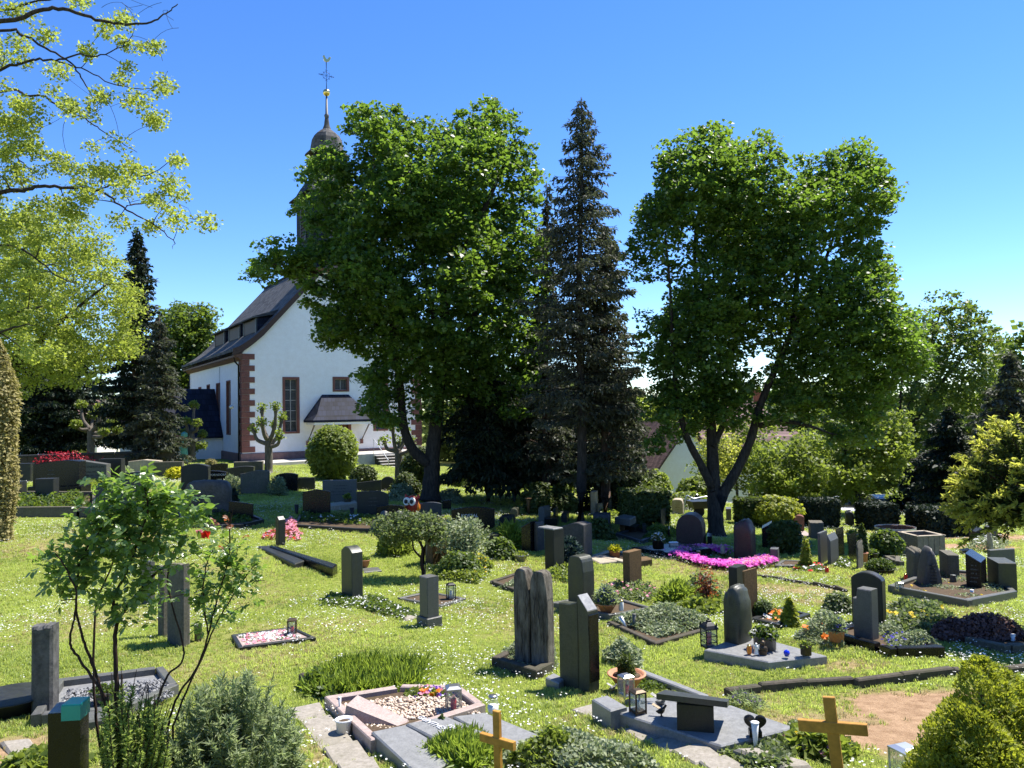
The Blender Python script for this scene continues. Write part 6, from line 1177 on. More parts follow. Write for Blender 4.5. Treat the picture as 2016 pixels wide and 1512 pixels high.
def yew_bush():
    o = np.array([7.35, 10.8, 0.]); o[2] = G(o[0], o[1]); t = thing('yew_bush', 'big yew bush with yellow green new shoots at the right edge', 'shrub', o); tb = TB(5); PP = []; AX = []
    c = o + np.array([0, 0, 1.75])
    for i in range(420):
        d = unit(rng.normal(size=3)); d[2] = abs(d[2]) * .9 - .1 if rng.random() < .8 else -abs(d[2]) * .25; d = unit(d); L = rng.uniform(.8, 1.0) * 1 / np.sqrt((d[0] / 1.22) ** 2 + (d[1] / 1.2) ** 2 + (d[2] / 1.5) ** 2); e = c + d * L
        s = c + d * L * .25; m = c + d * L * .65 + np.array([0, 0, .14]); tt = np.linspace(0, 1, 8)[:, None]; P = s * (1 - tt) ** 2 + 2 * m * tt * (1 - tt) + e * tt ** 2; tb.tube(P, np.linspace(.014, .003, 8)); k = 90; f = .3 + .7 * rng.random(k) ** .7; q = np.stack([np.interp(f, tt[:, 0], P[:, j]) for j in range(3)], 1); sd = unit(np.cross(d, [0, 0, 1.0])) if abs(d[2]) < .95 else np.array([1., 0, 0]); sg = np.sign(rng.random((k, 1)) - .5); PP.append(q + sd * sg * rng.random((k, 1)) * .09 * (1.2 - f[:, None])); AX.append(d * .7 + sd * sg * .8 + np.array([0, 0, -.15]))
    tb.obj('boughs', 'bark_brown', t, o, 'stuff'); P = np.concatenate(PP); r = np.linalg.norm((P - c) / np.array([1.22, 1.2, 1.5]), axis=1); ax = np.concatenate(AX); new = r > .80
    V, T = kites(P[~new], .085 * rng.uniform(.6, 1.2, (~new).sum()), .5, .2, ax[~new]); leafobj('foliage', V, T, 'hedge_leaf', t, o); V, T = kites(P[new], .08 * rng.uniform(.6, 1.3, new.sum()), .5, .2, ax[new]); leafobj('young_shoots', V, T, 'yew_new', t, o)
yew_bush()
broadleaf('standard_rose_tree', 'small flat topped tree rose with crooked stem on the lawn', (832, 1135), ground(832, 1137)[1], [(728, 1035), (745, 1018), (790, 1008), (830, 1003), (872, 1022), (890, 1050), (870, 1068), (820, 1062), (780, 1072), (745, 1060)], [([(836, 1160), (834, 1130), (830, 1105), (832, 1080), (822, 1060), (810, 1045)], .05, .015, 0), ([(832, 1100), (815, 1082), (812, 1060)], .025, .012, .1), ([(833, 1082), (846, 1062), (852, 1045)], .025, .012, -.1)], 150, 34, .14, .055, 'leaf_pale', 'bark_rose', .55, gap=-.8, minsep=.12, twig=.01, ratio=1.6)
st = MB(); o = ground(836, 1138); st.tube([(0, 0, -.1), (.06, 0, .75)], .02, 6); st.obj('support_stake', A('grey_timber'), None, loc=o, label='grey wooden stake tied to the small tree rose', cat='stake')

# ---- planted beds and carpets
K = carpet
K('bed_planting', 'silvery ground cover in the bed of the notched speckled stone', [(1738, 1284), (1752, 1290), (1855, 1286), (1790, 1262), (1722, 1240)], 5200, .034, 'silver_leaf', .15, bumpy=.9, flowers=[('petal_blue', 60, .018)])
K('bed_planting', 'silvery ground cover round the boulder headstone', [(1756, 1164), (1905, 1192), (1990, 1176), (1950, 1144), (1850, 1136)], 8000, .034, 'silver_leaf', .11, bumpy=.9, flowers=[('petal_yellow', 26, .04)])
K('bed_planting', 'grey ground cover round the feet of the timber steles', [(985, 1300), (1058, 1332), (1098, 1318), (1090, 1280), (1010, 1275)], 4200, .034, 'silver_leaf', .2, bumpy=.9)
K('bed_planting', 'grey cushion plants behind the terracotta bowl', [(1190, 1310), (1262, 1322), (1262, 1296), (1190, 1290)], 1800, .045, 'silver_leaf', .26)
K('bed_planting', 'low sedum filling the grey frame slab', [(1255, 1362), (1350, 1362), (1290, 1336), (1262, 1340)], 1500, .03, 'leaf_mid', .07)
K('bed_planting', 'variegated ivy covering the grave with the watering cans', [(1205, 1228), (1300, 1262), (1405, 1236), (1300, 1204)], 7000, .042, 'silver_leaf', .2, bumpy=.9)
K('bed_planting', 'wild flowering plot right of the leaning bowl grave', [(1330, 1210), (1410, 1215), (1420, 1180), (1345, 1165)], 2200, .07, 'leaf_light', .25)
K('bed_planting', 'dry brown perennials around the brown sandstone stele', [(1180, 1178), (1280, 1188), (1300, 1168), (1200, 1152)], 1800, .055, 'leaf_pale', .18, flowers=[('petal_pink', 40, .03)])
K('bed_planting', 'mixed weedy bed between the bowed stone and the heather', [(1745, 1240), (1840, 1262), (1890, 1225), (1800, 1195), (1750, 1205)], 3600, .06, 'leaf_pale', .22, flowers=[('petal_yellow', 20, .04)])
K('bed_planting', 'white edged shrubs in front of the flower pot plot', [(1560, 1262), (1660, 1282), (1670, 1250), (1600, 1236)], 4000, .036, 'silver_leaf', .2, bumpy=.9, flowers=[('petal_orange', 5, .06)])
K('bed_planting', 'green carpet along the left kerb below the stepped stone', [(15, 1015), (170, 1015), (185, 990), (20, 990)], 3000, .09, 'leaf_mid', .32)
K('bed_planting', 'green strip before the pale lettered stone', [(150, 965), (215, 962), (215, 950), (150, 952)], 1200, .09, 'leaf_light', .2)
K('bed_planting', 'shaded green bed before the black peaked stone', [(585, 1030), (735, 1040), (735, 1022), (590, 1014)], 1600, .07, 'leaf_mid', .12, flowers=[('petal_white', 30, .04)])
K('bed_planting', 'shaded plants round the gneiss boulder grave', [(365, 1040), (500, 1032), (480, 1012), (365, 1018)], 1400, .08, 'leaf_mid', .14)
K('flower_bed', 'pink strewn flowers on the small kerbed grave', [(480, 1276), (600, 1260), (565, 1245), (465, 1256)], 400, .035, 'leaf_pale', .05, 'flowers', flowers=[('petal_pink', 60, .03), ('petal_white', 110, .028)])
K('flower_bed', 'pansies and primroses behind the yellow cross', [(1530, 1480), (1650, 1512), (1690, 1490), (1640, 1450), (1560, 1452)], 1500, .075, 'leaf_light', .12, 'flowers', flowers=[('petal_purple', 34, .035), ('petal_pink', 24, .04), ('petal_yellow', 26, .04)])
K('flower_bed', 'primroses and purple flowers on the pebbles', [(790, 1392), (880, 1398), (905, 1378), (820, 1362)], 900, .07, 'leaf_light', .12, 'flowers', flowers=[('petal_purple', 34, .03), ('petal_pink', 22, .032), ('petal_orange', 4, .06), ('petal_white', 14, .03)])
K('flower_bed', 'red geraniums and lights on the small kerbed plot', [(1560, 1124), (1620, 1130), (1625, 1115), (1575, 1110)], 500, .06, 'leaf_mid', .08, 'flowers', flowers=[('petal_red', 16, .05), ('petal_white', 14, .04)])
K('flower_bed', 'orange flowers before the golden thuja cone', [(1500, 1222), (1545, 1230), (1545, 1212), (1510, 1208)], 700, .06, 'leaf_mid', .12, 'flowers', flowers=[('petal_orange', 26, .05), ('petal_white', 12, .04)])
K('flower_bed', 'red and pink begonias by the short obelisk', [(515, 1064), (590, 1066), (595, 1050), (560, 1042), (520, 1052)], 500, .06, 'leaf_bronze', .12, 'flowers', flowers=[('petal_pink', 70, .05), ('petal_red', 20, .045)])
K('flower_bed', 'pink blossom heap right of the short obelisk', [(563, 1058), (588, 1056), (580, 1032), (563, 1030)], 300, .05, 'leaf_bronze', .3, 'flowers', flowers=[('petal_pink', 90, .05)])
K('bed_planting', 'bright low plants before the grey veined wavy stone', [(1060, 1140), (1120, 1150), (1160, 1128), (1100, 1116)], 1600, .06, 'leaf_light', .16)
K('bed_planting', 'pale cushion plants along the overgrown plot kerb', [(985, 1160), (1045, 1172), (1075, 1156), (1020, 1142)], 1200, .05, 'silver_leaf', .12)
K('bed_planting', 'low sunlit box plants right of the dark tablet', [(1270, 1052), (1330, 1060), (1340, 1046), (1285, 1040)], 1500, .07, 'leaf_light', .22)
K('bed_planting', 'whitish ground cover left of the small yellow conifer', [(1548, 1082), (1590, 1090), (1600, 1074), (1560, 1066)], 1300, .06, 'silver_leaf', .2)
K('bed_planting', 'small cushions at the foot of the black upright slabs', [(1640, 1118), (1672, 1122), (1680, 1108), (1650, 1104)], 900, .05, 'leaf_mid', .12, flowers=[('petal_white', 24, .03)])
K('bed_planting', 'pale blooming shrubs behind the leaning black stone', [(1900, 1085), (1970, 1090), (1990, 1072), (1920, 1066)], 1600, .06, 'silver_leaf', .3, flowers=[('petal_white', 40, .04)])
K('bed_planting', 'ferny green plot left of the half round red stone', [(1262, 1066), (1318, 1072), (1322, 1058), (1275, 1054)], 1200, .06, 'leaf_mid', .18)
K('bed_planting', 'green plot before the square brown pillar stone', [(860, 1142), (940, 1150), (965, 1132), (885, 1122)], 1900, .06, 'leaf_light', .14, flowers=[('petal_yellow', 14, .03)])
K('bed_planting', 'dark groundsel along the wide black name stone', [(880, 1062), (985, 1066), (985, 1048), (890, 1044)], 1500, .07, 'leaf_mid', .16)
K('bed_planting', 'pink heath strip behind the slim conifer foot', [(1080, 1002), (1130, 1004), (1130, 994), (1085, 992)], 900, .08, 'leaf_pale', .2, flowers=[('petal_pink', 50, .05)])
K('bed_planting', 'light plants round the white pillar stone', [(1170, 1020), (1235, 1024), (1235, 1012), (1175, 1010)], 900, .08, 'leaf_light', .2)
K('bed_planting', 'green edge planting at the round tub', [(1700, 1098), (1728, 1102), (1735, 1088), (1706, 1084)], 900, .06, 'leaf_light', .2)
K('bed_planting', 'clover and weeds at the lone dark stele foot', [(630, 1195), (735, 1200), (745, 1180), (650, 1172)], 1500, .05, 'leaf_mid', .07, flowers=[('petal_white', 60, .022)])
K('bed_planting', 'weeds along the flat weathered edging stone', [(705, 1196), (790, 1222), (830, 1212), (745, 1182)], 1500, .05, 'leaf_mid', .1, flowers=[('petal_white', 40, .02)])
def magenta_ring():
    pts = [(1345, 1096), (1372, 1088), (1420, 1088), (1350, 1104), (1380, 1113), (1420, 1119), (1460, 1121), (1500, 1116), (1516, 1110), (1478, 1112)]; o = ground(1430, 1105); t = thing('flower_cushion', 'ring of glowing magenta moss phlox round the rough red stone', 'flowers', o); P = []
    for px in np.linspace(1338, 1518, 60): P.append(ground(px, 1100 + 17 * math.sin((px - 1338) / 180 * math.pi) + (px - 1338) / 180 * 10))
    for px in np.linspace(1345, 1425, 24): P.append(ground(px, 1092 - 3 * math.sin((px - 1345) / 80 * math.pi)))
    P = np.array(P); Q = np.repeat(P, 46, 0) + rng.normal(size=(len(P) * 46, 3)) * np.array([.10, .16, 0]); Q[:, 2] = G(Q[:, 0], Q[:, 1]) + rng.uniform(.02, .16, len(Q)) * np.exp(-rng.random(len(Q)) * .5); V, T = kites(Q, .05, .5); leafobj('foliage', V, T, 'leaf_pale', t, o)
    Q = np.repeat(P, 34, 0) + rng.normal(size=(len(P) * 34, 3)) * np.array([.10, .16, 0]); Q[:, 2] = G(Q[:, 0], Q[:, 1]) + rng.uniform(.11, .19, len(Q)); blossoms(t, Q - o, .045, 'petal_magenta')
    Q = np.repeat(P[35:], 4, 0) + rng.normal(size=(len(P[35:]) * 4, 3)) * np.array([.1, .16, 0]); Q[:, 2] = G(Q[:, 0], Q[:, 1]) + .19; blossoms(t, Q - o, .045, 'petal_pink')
magenta_ring()
K('tall_grass', 'patch of long uncut grass behind the pebble grave', [(600, 1372), (700, 1376), (830, 1356), (840, 1318), (720, 1308), (640, 1330)], 4600, .17, 'grass_long', .05, 'grass', asp=.04, up=.0, upaxis=1.6, kind='stuff')
K('bed_planting', 'leafy weeds along the pointed lying stone', [(585, 1360), (650, 1388), (680, 1362), (620, 1335)], 1400, .06, 'leaf_mid', .16)
K('bed_planting', 'bright grassy carnation clump behind the left yellow cross', [(830, 1500), (930, 1530), (980, 1500), (940, 1462), (870, 1470)], 4200, .10, 'grass_long', .14, asp=.10, up=.1, upaxis=1.0)
K('bed_planting', 'small grey green shrublets filling the lower middle edge', [(985, 1500), (1100, 1560), (1330, 1545), (1250, 1490), (1130, 1452), (1040, 1448)], 7000, .036, 'silver_leaf', .15, bumpy=1.0)
K('bed_planting', 'green leaves mixed into the shrublets by the left cross', [(1000, 1510), (1080, 1540), (1160, 1510), (1090, 1470)], 3600, .04, 'leaf_light', .22, bumpy=1.0)
K('bed_planting', 'rosette plants along the front of the large polished slab', [(1420, 1486), (1480, 1520), (1560, 1528), (1570, 1460), (1500, 1448)], 2200, .045, 'leaf_pale', .07)
K('bed_planting', 'thyme tuft beside the heart stone', [(1540, 1440), (1580, 1452), (1600, 1440), (1560, 1428)], 500, .03, 'leaf_pale', .06)
K('bed_planting', 'lavender haze behind the lectern stone', [(1430, 1392), (1490, 1410), (1510, 1398), (1450, 1382)], 700, .07, 'lavender_leaf', .16, upaxis=1.4, asp=.06, flowers=[('petal_purple', 40, .015)])

# ---- foreground bushes
def stem_bush(name, label, px, Y, rx, hz, nst, per, needle, leafm, droop=.12):
    """bush of many separate leafy stems fanning out from one foot"""
    x, y = at(px, 1400, Y)[:2]; o = np.array([x, y, G(x, y)]); t = thing(name, label, 'shrub', o); tb = TB(4); PP = []; AX = []
    for i in range(nst):
        a_ = rng.random() * 6.283; s = rng.random() ** .6; L = hz * rng.uniform(.62, 1.12) * (1 - .28 * s * s); d = np.array([math.cos(a_), math.sin(a_), 0]); e = o + d * rx * s * rng.uniform(.85, 1.15) + np.array([0, 0, L]); p0 = o + d * rx * .22 * s; m = p0 + (e - p0) * .5 + d * rx * .10 * s + np.array([0, 0, L * .14]) + rng.normal(size=3) * .015; tt = np.linspace(0, 1, 8)[:, None]; P = p0 * (1 - tt) ** 2 + 2 * m * tt * (1 - tt) + e * tt ** 2
        tb.tube(P, np.linspace(.004, .0015, 8)); f_ = .30 + .70 * rng.random(per) ** .75; PP.append(np.stack([np.interp(f_, tt[:, 0], P[:, j]) for j in range(3)], 1)); AX.append(unit(rng.normal(size=(per, 3))) * .75 + unit(e - m) * 1.1)
    tb.obj('stems', 'rosemary', t, o, 'stuff'); P = np.concatenate(PP); V, T = kites(P, needle * rng.uniform(.6, 1.3, len(P)), .2, .085, np.concatenate(AX)); leafobj('foliage', V, T, leafm, t, o)
stem_bush('lavender_bush', 'large grey green lavender bush in the left foreground', 455, 5.2, .40, .92, 260, 95, .055, 'lavender_leaf')
stem_bush('lavender_bush', 'second smaller lavender at the right of the large one', 532, 5.5, .22, .60, 110, 80, .05, 'lavender_leaf')
def rosemary():
    x, y = at(250, 1400, 4.7)[:2]; o = np.array([x, y, G(x, y)]); t = thing('rosemary_bush', 'upright rosemary like shrub with needle stems before the rose', 'shrub', o); tb = TB(5); PP = []; AX = []
    for i in range(62):
        px = rng.uniform(195, 345); top = rng.uniform(1290, 1450) + abs(px - 245) * .5; e = at(px, top, 4.7 + rng.normal() * .14); s = o + rng.normal(size=3) * np.array([.08, .06, 0]); m = (s + e) / 2 + rng.normal(size=3) * .03; tt = np.linspace(0, 1, 9)[:, None]; P = s * (1 - tt) ** 2 + 2 * m * tt * (1 - tt) + e * tt ** 2; tb.tube(P, np.linspace(.008, .002, 9)); k = 330; f = .15 + .75 * rng.random(k); q = np.stack([np.interp(f, tt[:, 0], P[:, j]) for j in range(3)], 1); PP.append(q); AX.append(unit(rng.normal(size=(k, 3)) * np.array([1, 1, .2])) * .9 + unit(e - s) * .9)
    tb.obj('stems', 'bark_rose', t, o, 'stuff'); P = np.concatenate(PP); V, T = kites(P, .036 * rng.uniform(.7, 1.3, len(P)), .2, .14, np.concatenate(AX)); leafobj('foliage', V, T, 'rosemary', t, o)
rosemary()
def thuja_front():
    x, y = at(1935, 1450, 4.9)[:2]; o = np.array([x, y, G(x, y)]); t = thing('golden_thuja', 'dense golden tipped thuja bush in the lower right corner', 'shrub', o); PP = []; NN = []
    for cx_, cyo, rad, top in ((1935, 0, .30, 1298), (1885, -.12, .30, 1385), (1985, .05, .30, 1345), (1865, .1, .26, 1440), (1925, -.22, .32, 1400), (2010, -.1, .34, 1390), (1975, .2, .28, 1320), (1895, .18, .26, 1370)):
        tp = at(cx_, top, 4.9 + cyo); h = tp[2] - o[2]; n = 7200; z = rng.random(n); a = rng.random(n) * 6.283; r = rad * np.minimum(1, 1.5 * (1 - z) ** .62) * (.72 + .28 * rng.random(n) ** .4); q = np.stack([tp[0] + r * np.cos(a), tp[1] + r * np.sin(a), o[2] + z * h], 1); PP.append(q * 1.0); NN.append(np.stack([np.cos(a), np.sin(a), .9 + 0 * a], 1))
    P = np.concatenate(PP); D = np.concatenate(NN); P = P + D * (.03 * wob3(P, 22., 1.))[:, None] + D * (.02 * wob3(P, 50., 3.))[:, None]; V, T = kites(P, .029 * rng.uniform(.6, 1.4, len(P)), .2, .24, D * .8 + np.array([0, 0, .9])); leafobj('foliage', V, T, 'thuja_gold', t, o)
    MB().tube([(0, 0, -.1), (0, 0, .9)], [.05, .015], 6).obj('stem', A('bark_brown'), t)
thuja_front()
def leaf_shape(k):
    rr = random.Random(k); out = [(0, 0), (.18, .20), (.38, .31), (.60, .30), (.82, .17), (1, 0)]; V = []; 
    V = [(0, 0, 0)] + [(x, w, .06 - .10 * x * x) for x, w in out[1:-1]] + [(1, 0, -.12)] + [(x, -w, .06 - .10 * x * x) for x, w in out[-2:0:-1]] + [(x, 0, -.10 * x * x) for x in (.18, .38, .60, .82)]
    F = []; n = 4
    for side in (0, 1):
        ed = [1, 2, 3, 4] if side == 0 else [9, 8, 7, 6]; mid = [10, 11, 12, 13]
        tri = lambda a, b, c: F.append((a, b, c) if side == 0 else (a, c, b))
        tri(0, mid[0], ed[0])
        for i in range(3): tri(mid[i], mid[i + 1], ed[i + 1]); tri(mid[i], ed[i + 1], ed[i])
        tri(mid[3], 5, ed[3])
    me = bpy.data.meshes.new('leaf'); me.from_pydata([(x + rr.uniform(-.01, .01), y * rr.uniform(.9, 1.1), z) for x, y, z in V], [], F); return me
def rose(name, label, canes, clumps_px, Y, nparts, nleaf, lsz, flowers=(), mat='leaf_rose', base_px=230):
    x, y = at(base_px, 1400, Y)[:2]; o = np.array([x, y, G(x, y)]); t = thing(name, label, 'rose bush', o); mb = TB(7); S = []; Rr = []
    for pix, r0, r1, y0, y1 in canes:
        P = limb_pts(pix, y0, y1, 6)
        if pix[0][1] > 1380: P = np.concatenate([[o + rng.normal(size=3) * np.array([.05, .04, 0]) - np.array([0, 0, .05])], P])
        P[1:-1] += rng.normal(size=(len(P) - 2, 3)) * .002; r = np.linspace(r0, r1, len(P)); mb.tube(P, r); S.append(P); Rr.append(r)
    mb.obj('canes', 'bark_rose', t, o); C = []
    for a, b, ra, n in clumps_px: C += [at(a + rng.normal() * ra * .72, b + rng.normal() * ra * .58, Y + rng.normal() * ra * .5 * Y / F_PX) for _ in range(n)]
    C = np.array(C); tw = TB(5); grow_branches(tw, np.concatenate(S), np.concatenate(Rr), C, .010, .0022); tw.obj('twigs', 'bark_rose', t, o, 'stuff')
    L = []
    for c in C:                                   # a compound leaf or two at each twig end: paired leaflets along a stalk
        for _ in range(nleaf):
            d = unit(rng.normal(size=3) + np.array([0, -.2, .25])); up = unit(rng.normal(size=3) * .45 + np.array([0, 0, 1.0])); sd = unit(np.cross(up, d)); st_ = c + d * .02; s = lsz * rng.uniform(.75, 1.2)
            for f, sg in ((.45, -1), (.45, 1), (.9, -1), (.9, 1), (1.15, 0)): L.append((st_ + d * s * f * 1.1, unit(d * (.45 if sg else 1) + sd * sg + rng.normal(size=3) * .18 - up * .15), unit(up + rng.normal(size=3) * .25), s * rng.uniform(.8, 1.1)))
    L.sort(key=lambda q: q[0][1]); ms = [leaf_shape(k) for k in range(4)]; Vb = []; Tb = []; off = 0
    for i, (p, d, u, s) in enumerate(L):
        b_ = unit(np.cross(u, d)); n_ = np.cross(d, b_); M = np.stack([d * s, b_ * s, n_ * s], 1); me = ms[i % 4]
        if i < nparts: ob = link('leaf', me, A(mat), t); ob.matrix_local = Matrix(((*M[0], p[0] - o[0]), (*M[1], p[1] - o[1]), (*M[2], p[2] - o[2]), (0, 0, 0, 1)))
        else:
            if i == nparts: raw = [np.array([v.co[:] for v in m_.vertices]) for m_ in ms]; tri = [np.array([f.vertices[:] for f in m_.polygons]) for m_ in ms]
            v = raw[i % 4] @ M.T + p - o; Vb.append(v); Tb.append(tri[i % 4] + off); off += len(v)
    if Vb: link('leaves', npmesh('leaves', np.concatenate(Vb), np.concatenate(Tb)), A(mat), t, kind='stuff')
    for a, b, dy, s, fm in flowers:
        c = at(a, b, Y + dy) - o; Q = np.repeat(c[None], 26, 0); a_ = rng.random(26) * 6.28; el = rng.random(26); ax = np.stack([np.cos(a_), np.sin(a_), .3 + 1.2 * el], 1); V, T = kites(Q, s * rng.uniform(.7, 1.1, 26), 0, .5, ax, .2); link('blossom', npmesh('blossom', V, T), A(fm), t)
    return t
rose('rose_bush', 'tall rose bush with dark canes and glossy leaves in the left foreground', [([(232, 1440), (205, 1380), (190, 1330), (172, 1280), (158, 1240), (150, 1180), (160, 1100), (200, 1040)], .011, .005, 4.8, 4.8), ([(224, 1400), (195, 1352), (152, 1292), (138, 1262), (146, 1220), (150, 1170), (130, 1120), (110, 1090)], .009, .004, 4.7, 4.6), ([(190, 1420), (184, 1330), (186, 1240), (192, 1180), (230, 1090), (255, 1000)], .009, .004, 4.9, 5.0), ([(230, 1420), (229, 1330), (228, 1240), (250, 1195), (300, 1135), (335, 1105), (365, 1060)], .016, .006, 4.85, 4.9), ([(228, 1240), (225, 1180), (260, 1100), (290, 1010), (285, 960)], .010, .004, 4.85, 4.7), ([(300, 1400), (330, 1330), (362, 1285), (330, 1150), (345, 1080)], .008, .004, 4.8, 5.0)],
    [(240, 975, 40, 20), (290, 990, 45, 22), (330, 1010, 40, 18), (360, 1035, 36, 10), (220, 1020, 45, 17), (270, 1050, 55, 20), (320, 1065, 40, 12), (180, 1075, 40, 12), (225, 1095, 50, 20), (285, 1110, 45, 16), (140, 1110, 30, 10), (110, 1090, 14, 3), (115, 1150, 20, 5), (160, 1150, 40, 10), (210, 1160, 40, 10), (265, 1165, 40, 8), (300, 1190, 24, 4), (380, 1000, 14, 3), (240, 1215, 24, 4), (300, 960, 14, 3), (395, 1100, 14, 3)], 4.8, 290, 3, .050, flowers=((405, 1054, 0, .035, 'petal_red'), (392, 1050, .1, .03, 'petal_pink')))
rose('rose_bush', 'thinner open rose with bronze young shoots right of the tall rose', [([(330, 1430), (350, 1370), (390, 1310), (412, 1240), (430, 1170), (450, 1100), (452, 1030), (455, 1010)], .008, .003, 5.0, 5.0), ([(340, 1430), (372, 1350), (400, 1290), (425, 1230), (460, 1170), (495, 1120), (505, 1110)], .007, .003, 5.0, 5.1), ([(410, 1250), (400, 1180), (405, 1120), (420, 1080)], .006, .003, 5.0, 4.9)],
    [(440, 1110, 30, 10), (470, 1130, 28, 8), (410, 1140, 28, 7), (440, 1165, 28, 7), (490, 1115, 16, 4), (410, 1180, 24, 5), (465, 1190, 20, 4), (455, 1080, 18, 4), (420, 1225, 18, 3), (400, 1235, 14, 2), (340, 1175, 12, 2)], 5.0, 180, 3, .042, base_px=335)
rose('young_rose_shoots', 'bronze young leaves on the bare tip above the thinner rose', [([(452, 1110), (452, 1040), (456, 1018), (458, 1000)], .004, .0015, 5.0, 5.0)], [(432, 1035, 9, 2), (456, 1015, 5, 1), (468, 1052, 10, 2), (440, 1060, 8, 1)], 5.0, 30, 1, .034, mat='leaf_bronze', base_px=335)
K('bed_planting', 'weeds and low leaves at the lower left corner', [(0, 1512), (90, 1530), (190, 1500), (120, 1480), (60, 1490)], 1600, .06, 'leaf_light', .08)
# ------------------------------------------------------------------ lanterns, candles, vases, figures
def lantern(label, px, py, w, h, m='steel', candle='wax_red', dz=0.0, rot=20, style='flat', glassm='lantern_glass'):
    o = ground(px, py, dz); k = o[1] / F_PX; W, H = w * k * .82, h * k; t = thing('grave_lantern', label, 'lantern', o, R(rot)); e = W / 2
    MB().box(-e, e, -e, e, .012, .035, .004).obj('base', A(m), t)
    for sx in (-1, 1):
        for sy in (-1, 1): MB().box(sx * e * .98 - .006, sx * e * .98 + .006, sy * e * .98 - .006, sy * e * .98 + .006, .0, H * .86, .002).obj('corner_post', A(m), t)
    if style == 'flat': MB().loft([[(-e * 1.08, -e * 1.08, H * .86), (e * 1.08, -e * 1.08, H * .86), (e * 1.08, e * 1.08, H * .86), (-e * 1.08, e * 1.08, H * .86)], [(-e * 1.08, -e * 1.08, H * .92), (e * 1.08, -e * 1.08, H * .92), (e * 1.08, e * 1.08, H * .92), (-e * 1.08, e * 1.08, H * .92)], [(-e * .6, -e * .6, H), (e * .6, -e * .6, H), (e * .6, e * .6, H), (-e * .6, e * .6, H)]]).obj('lid', A(m), t)
    else:
        MB().loft([[(-e * f, -e * f, z), (e * f, -e * f, z), (e * f, e * f, z), (-e * f, e * f, z)] for f, z in ((1.2, H * .66), (1.2, H * .69), (.95, H * .78), (.5, H * .86), (.28, H * .88), (.28, H * .93), (.15, H * .95))]).obj('lid', A(m), t); MB().ball((0, 0, H * .97), e * .2, 8, 5).obj('knob', A(m), t)
        g = MB()
        for z in (.22, .42): 
            for a, b, c, d in ((-e, e, -e - .004, -e + .004), (-e, e, e - .004, e + .004), (-e - .004, -e + .004, -e, e), (e - .004, e + .004, -e, e)): g.box(a, b, c, d, H * z, H * z + .008, .001)
        g.obj('bars', A(m), t)
    for a, b, c, d in ((-e * .9, e * .9, -e * .96, -e * .93), (-e * .9, e * .9, e * .93, e * .96), (-e * .96, -e * .93, -e * .9, e * .9), (e * .93, e * .96, -e * .9, e * .9)): MB().box(a, b, c, d, .036, H * (.85 if style == 'flat' else .65), .001).obj('pane', A(glassm), t)
    if candle: MB().lathe([(e * .42, .036), (e * .42, H * .5), (e * .3, H * .53), (.001, H * .53)], (0, 0, 0), 12).obj('candle', A(candle), t, True)
    return t
lantern('steel lantern with red candle beside the primroses', 893, 1404, 33, 54, dz=.06, rot=12)
lantern('steel lantern with red candle before the terracotta bowl', 1233, 1372, 27, 44, dz=.09, rot=25)
lantern('bronze lantern with tan lid on the polished slab corner', 1256, 1404, 28, 46, 'bronze', 'wax_white', dz=.14, rot=25)
lantern('small lantern with red light on the pink strewn grave', 575, 1250, 19, 32, 'bronze', 'wax_red', dz=.03, rot=10)
lantern('tall black lantern with domed lid beside the natural stele', 1396, 1276, 28, 58, 'dark_iron', 'wax_red', dz=.10, rot=15, style='dome')
lantern('dark lantern on the kerb behind the concrete box stele', 888, 1180, 18, 32, 'dark_iron', 'wax_white', dz=.03, rot=20)
lantern('small open lantern at the corner of the boulder bed', 1771, 1163, 13, 17, 'steel', 'wax_white', dz=.08, rot=10)
lantern('shiny zinc lantern with cube top at the bottom edge by the thuja', 1785, 1530, 52, 60, 'zinc', None, dz=0, rot=20)
def candle(label, px, py, w, h, m, dz=0, name='grave_candle', lid=None):
    o = ground(px, py, dz); k = o[1] / F_PX; r, H = w * k / 2, h * k; t = thing(name, label, 'candle', o)
    MB().lathe([(r * .9, 0), (r, H * .08), (r, H * .72), (r * .8, H * .84), (r * .8, H * .88)], (0, 0, 0), 14).obj('cup', A(m), t, True); MB().lathe([(r * .86, H * .86), (r * .9, H * .9), (r * .8, H), (.001, H * 1.01)], (0, 0, 0), 14).obj('cap', A(lid or 'gold'), t, True); return t
candle('orange candle on the slab of the natural stele', 1475, 1287, 9, 17, 'wax_orange', .13)
candle('red candle at the left stone behind the boulder', 1783, 1143, 6, 14, 'wax_red', .1)
candle('red candle at the edge of the geranium plot', 1628, 1128, 7, 12, 'wax_red')
candle('white glass candle beside the hyacinth bowl', 1223, 1202, 10, 20, 'wax_white', .09)
candle('short pale candle stump in the magenta ring', 1423, 1090, 9, 16, 'sandstone_pale', .1, lid='sandstone_pale')
candle('brown candle stump at the left of the magenta ring', 1375, 1096, 9, 12, 'sandstone_brown', .1, lid='sandstone_pale')
candle('grey cup candle right of the boulder headstone', 1877, 1152, 12, 20, 'granite_grey', .05, lid='granite_grey')
o = ground(971, 1404, .12); t = thing('glass_candle', 'clear glass jar with white wax on the right dark slab', 'candle', o); k = o[1] / F_PX
MB().lathe([(9 * k, 0), (12 * k, 6 * k), (11 * k, 20 * k), (8.5 * k, 27 * k), (8.5 * k, 31 * k)], (0, 0, 0), 16).obj('jar', A('lantern_glass'), t, True); MB().lathe([(8 * k, .002), (10.5 * k, 6 * k), (10.2 * k, 15 * k), (.001, 14 * k)], (0, 0, 0), 14).obj('wax', A('wax_white'), t, True); MB().lathe([(9 * k, 31 * k), (9 * k, 34 * k), (.001, 34 * k)], (0, 0, 0), 14).obj('lid', A('steel'), t, True)
P_ = lambda px, py, dz=0: ground(px, py, dz)
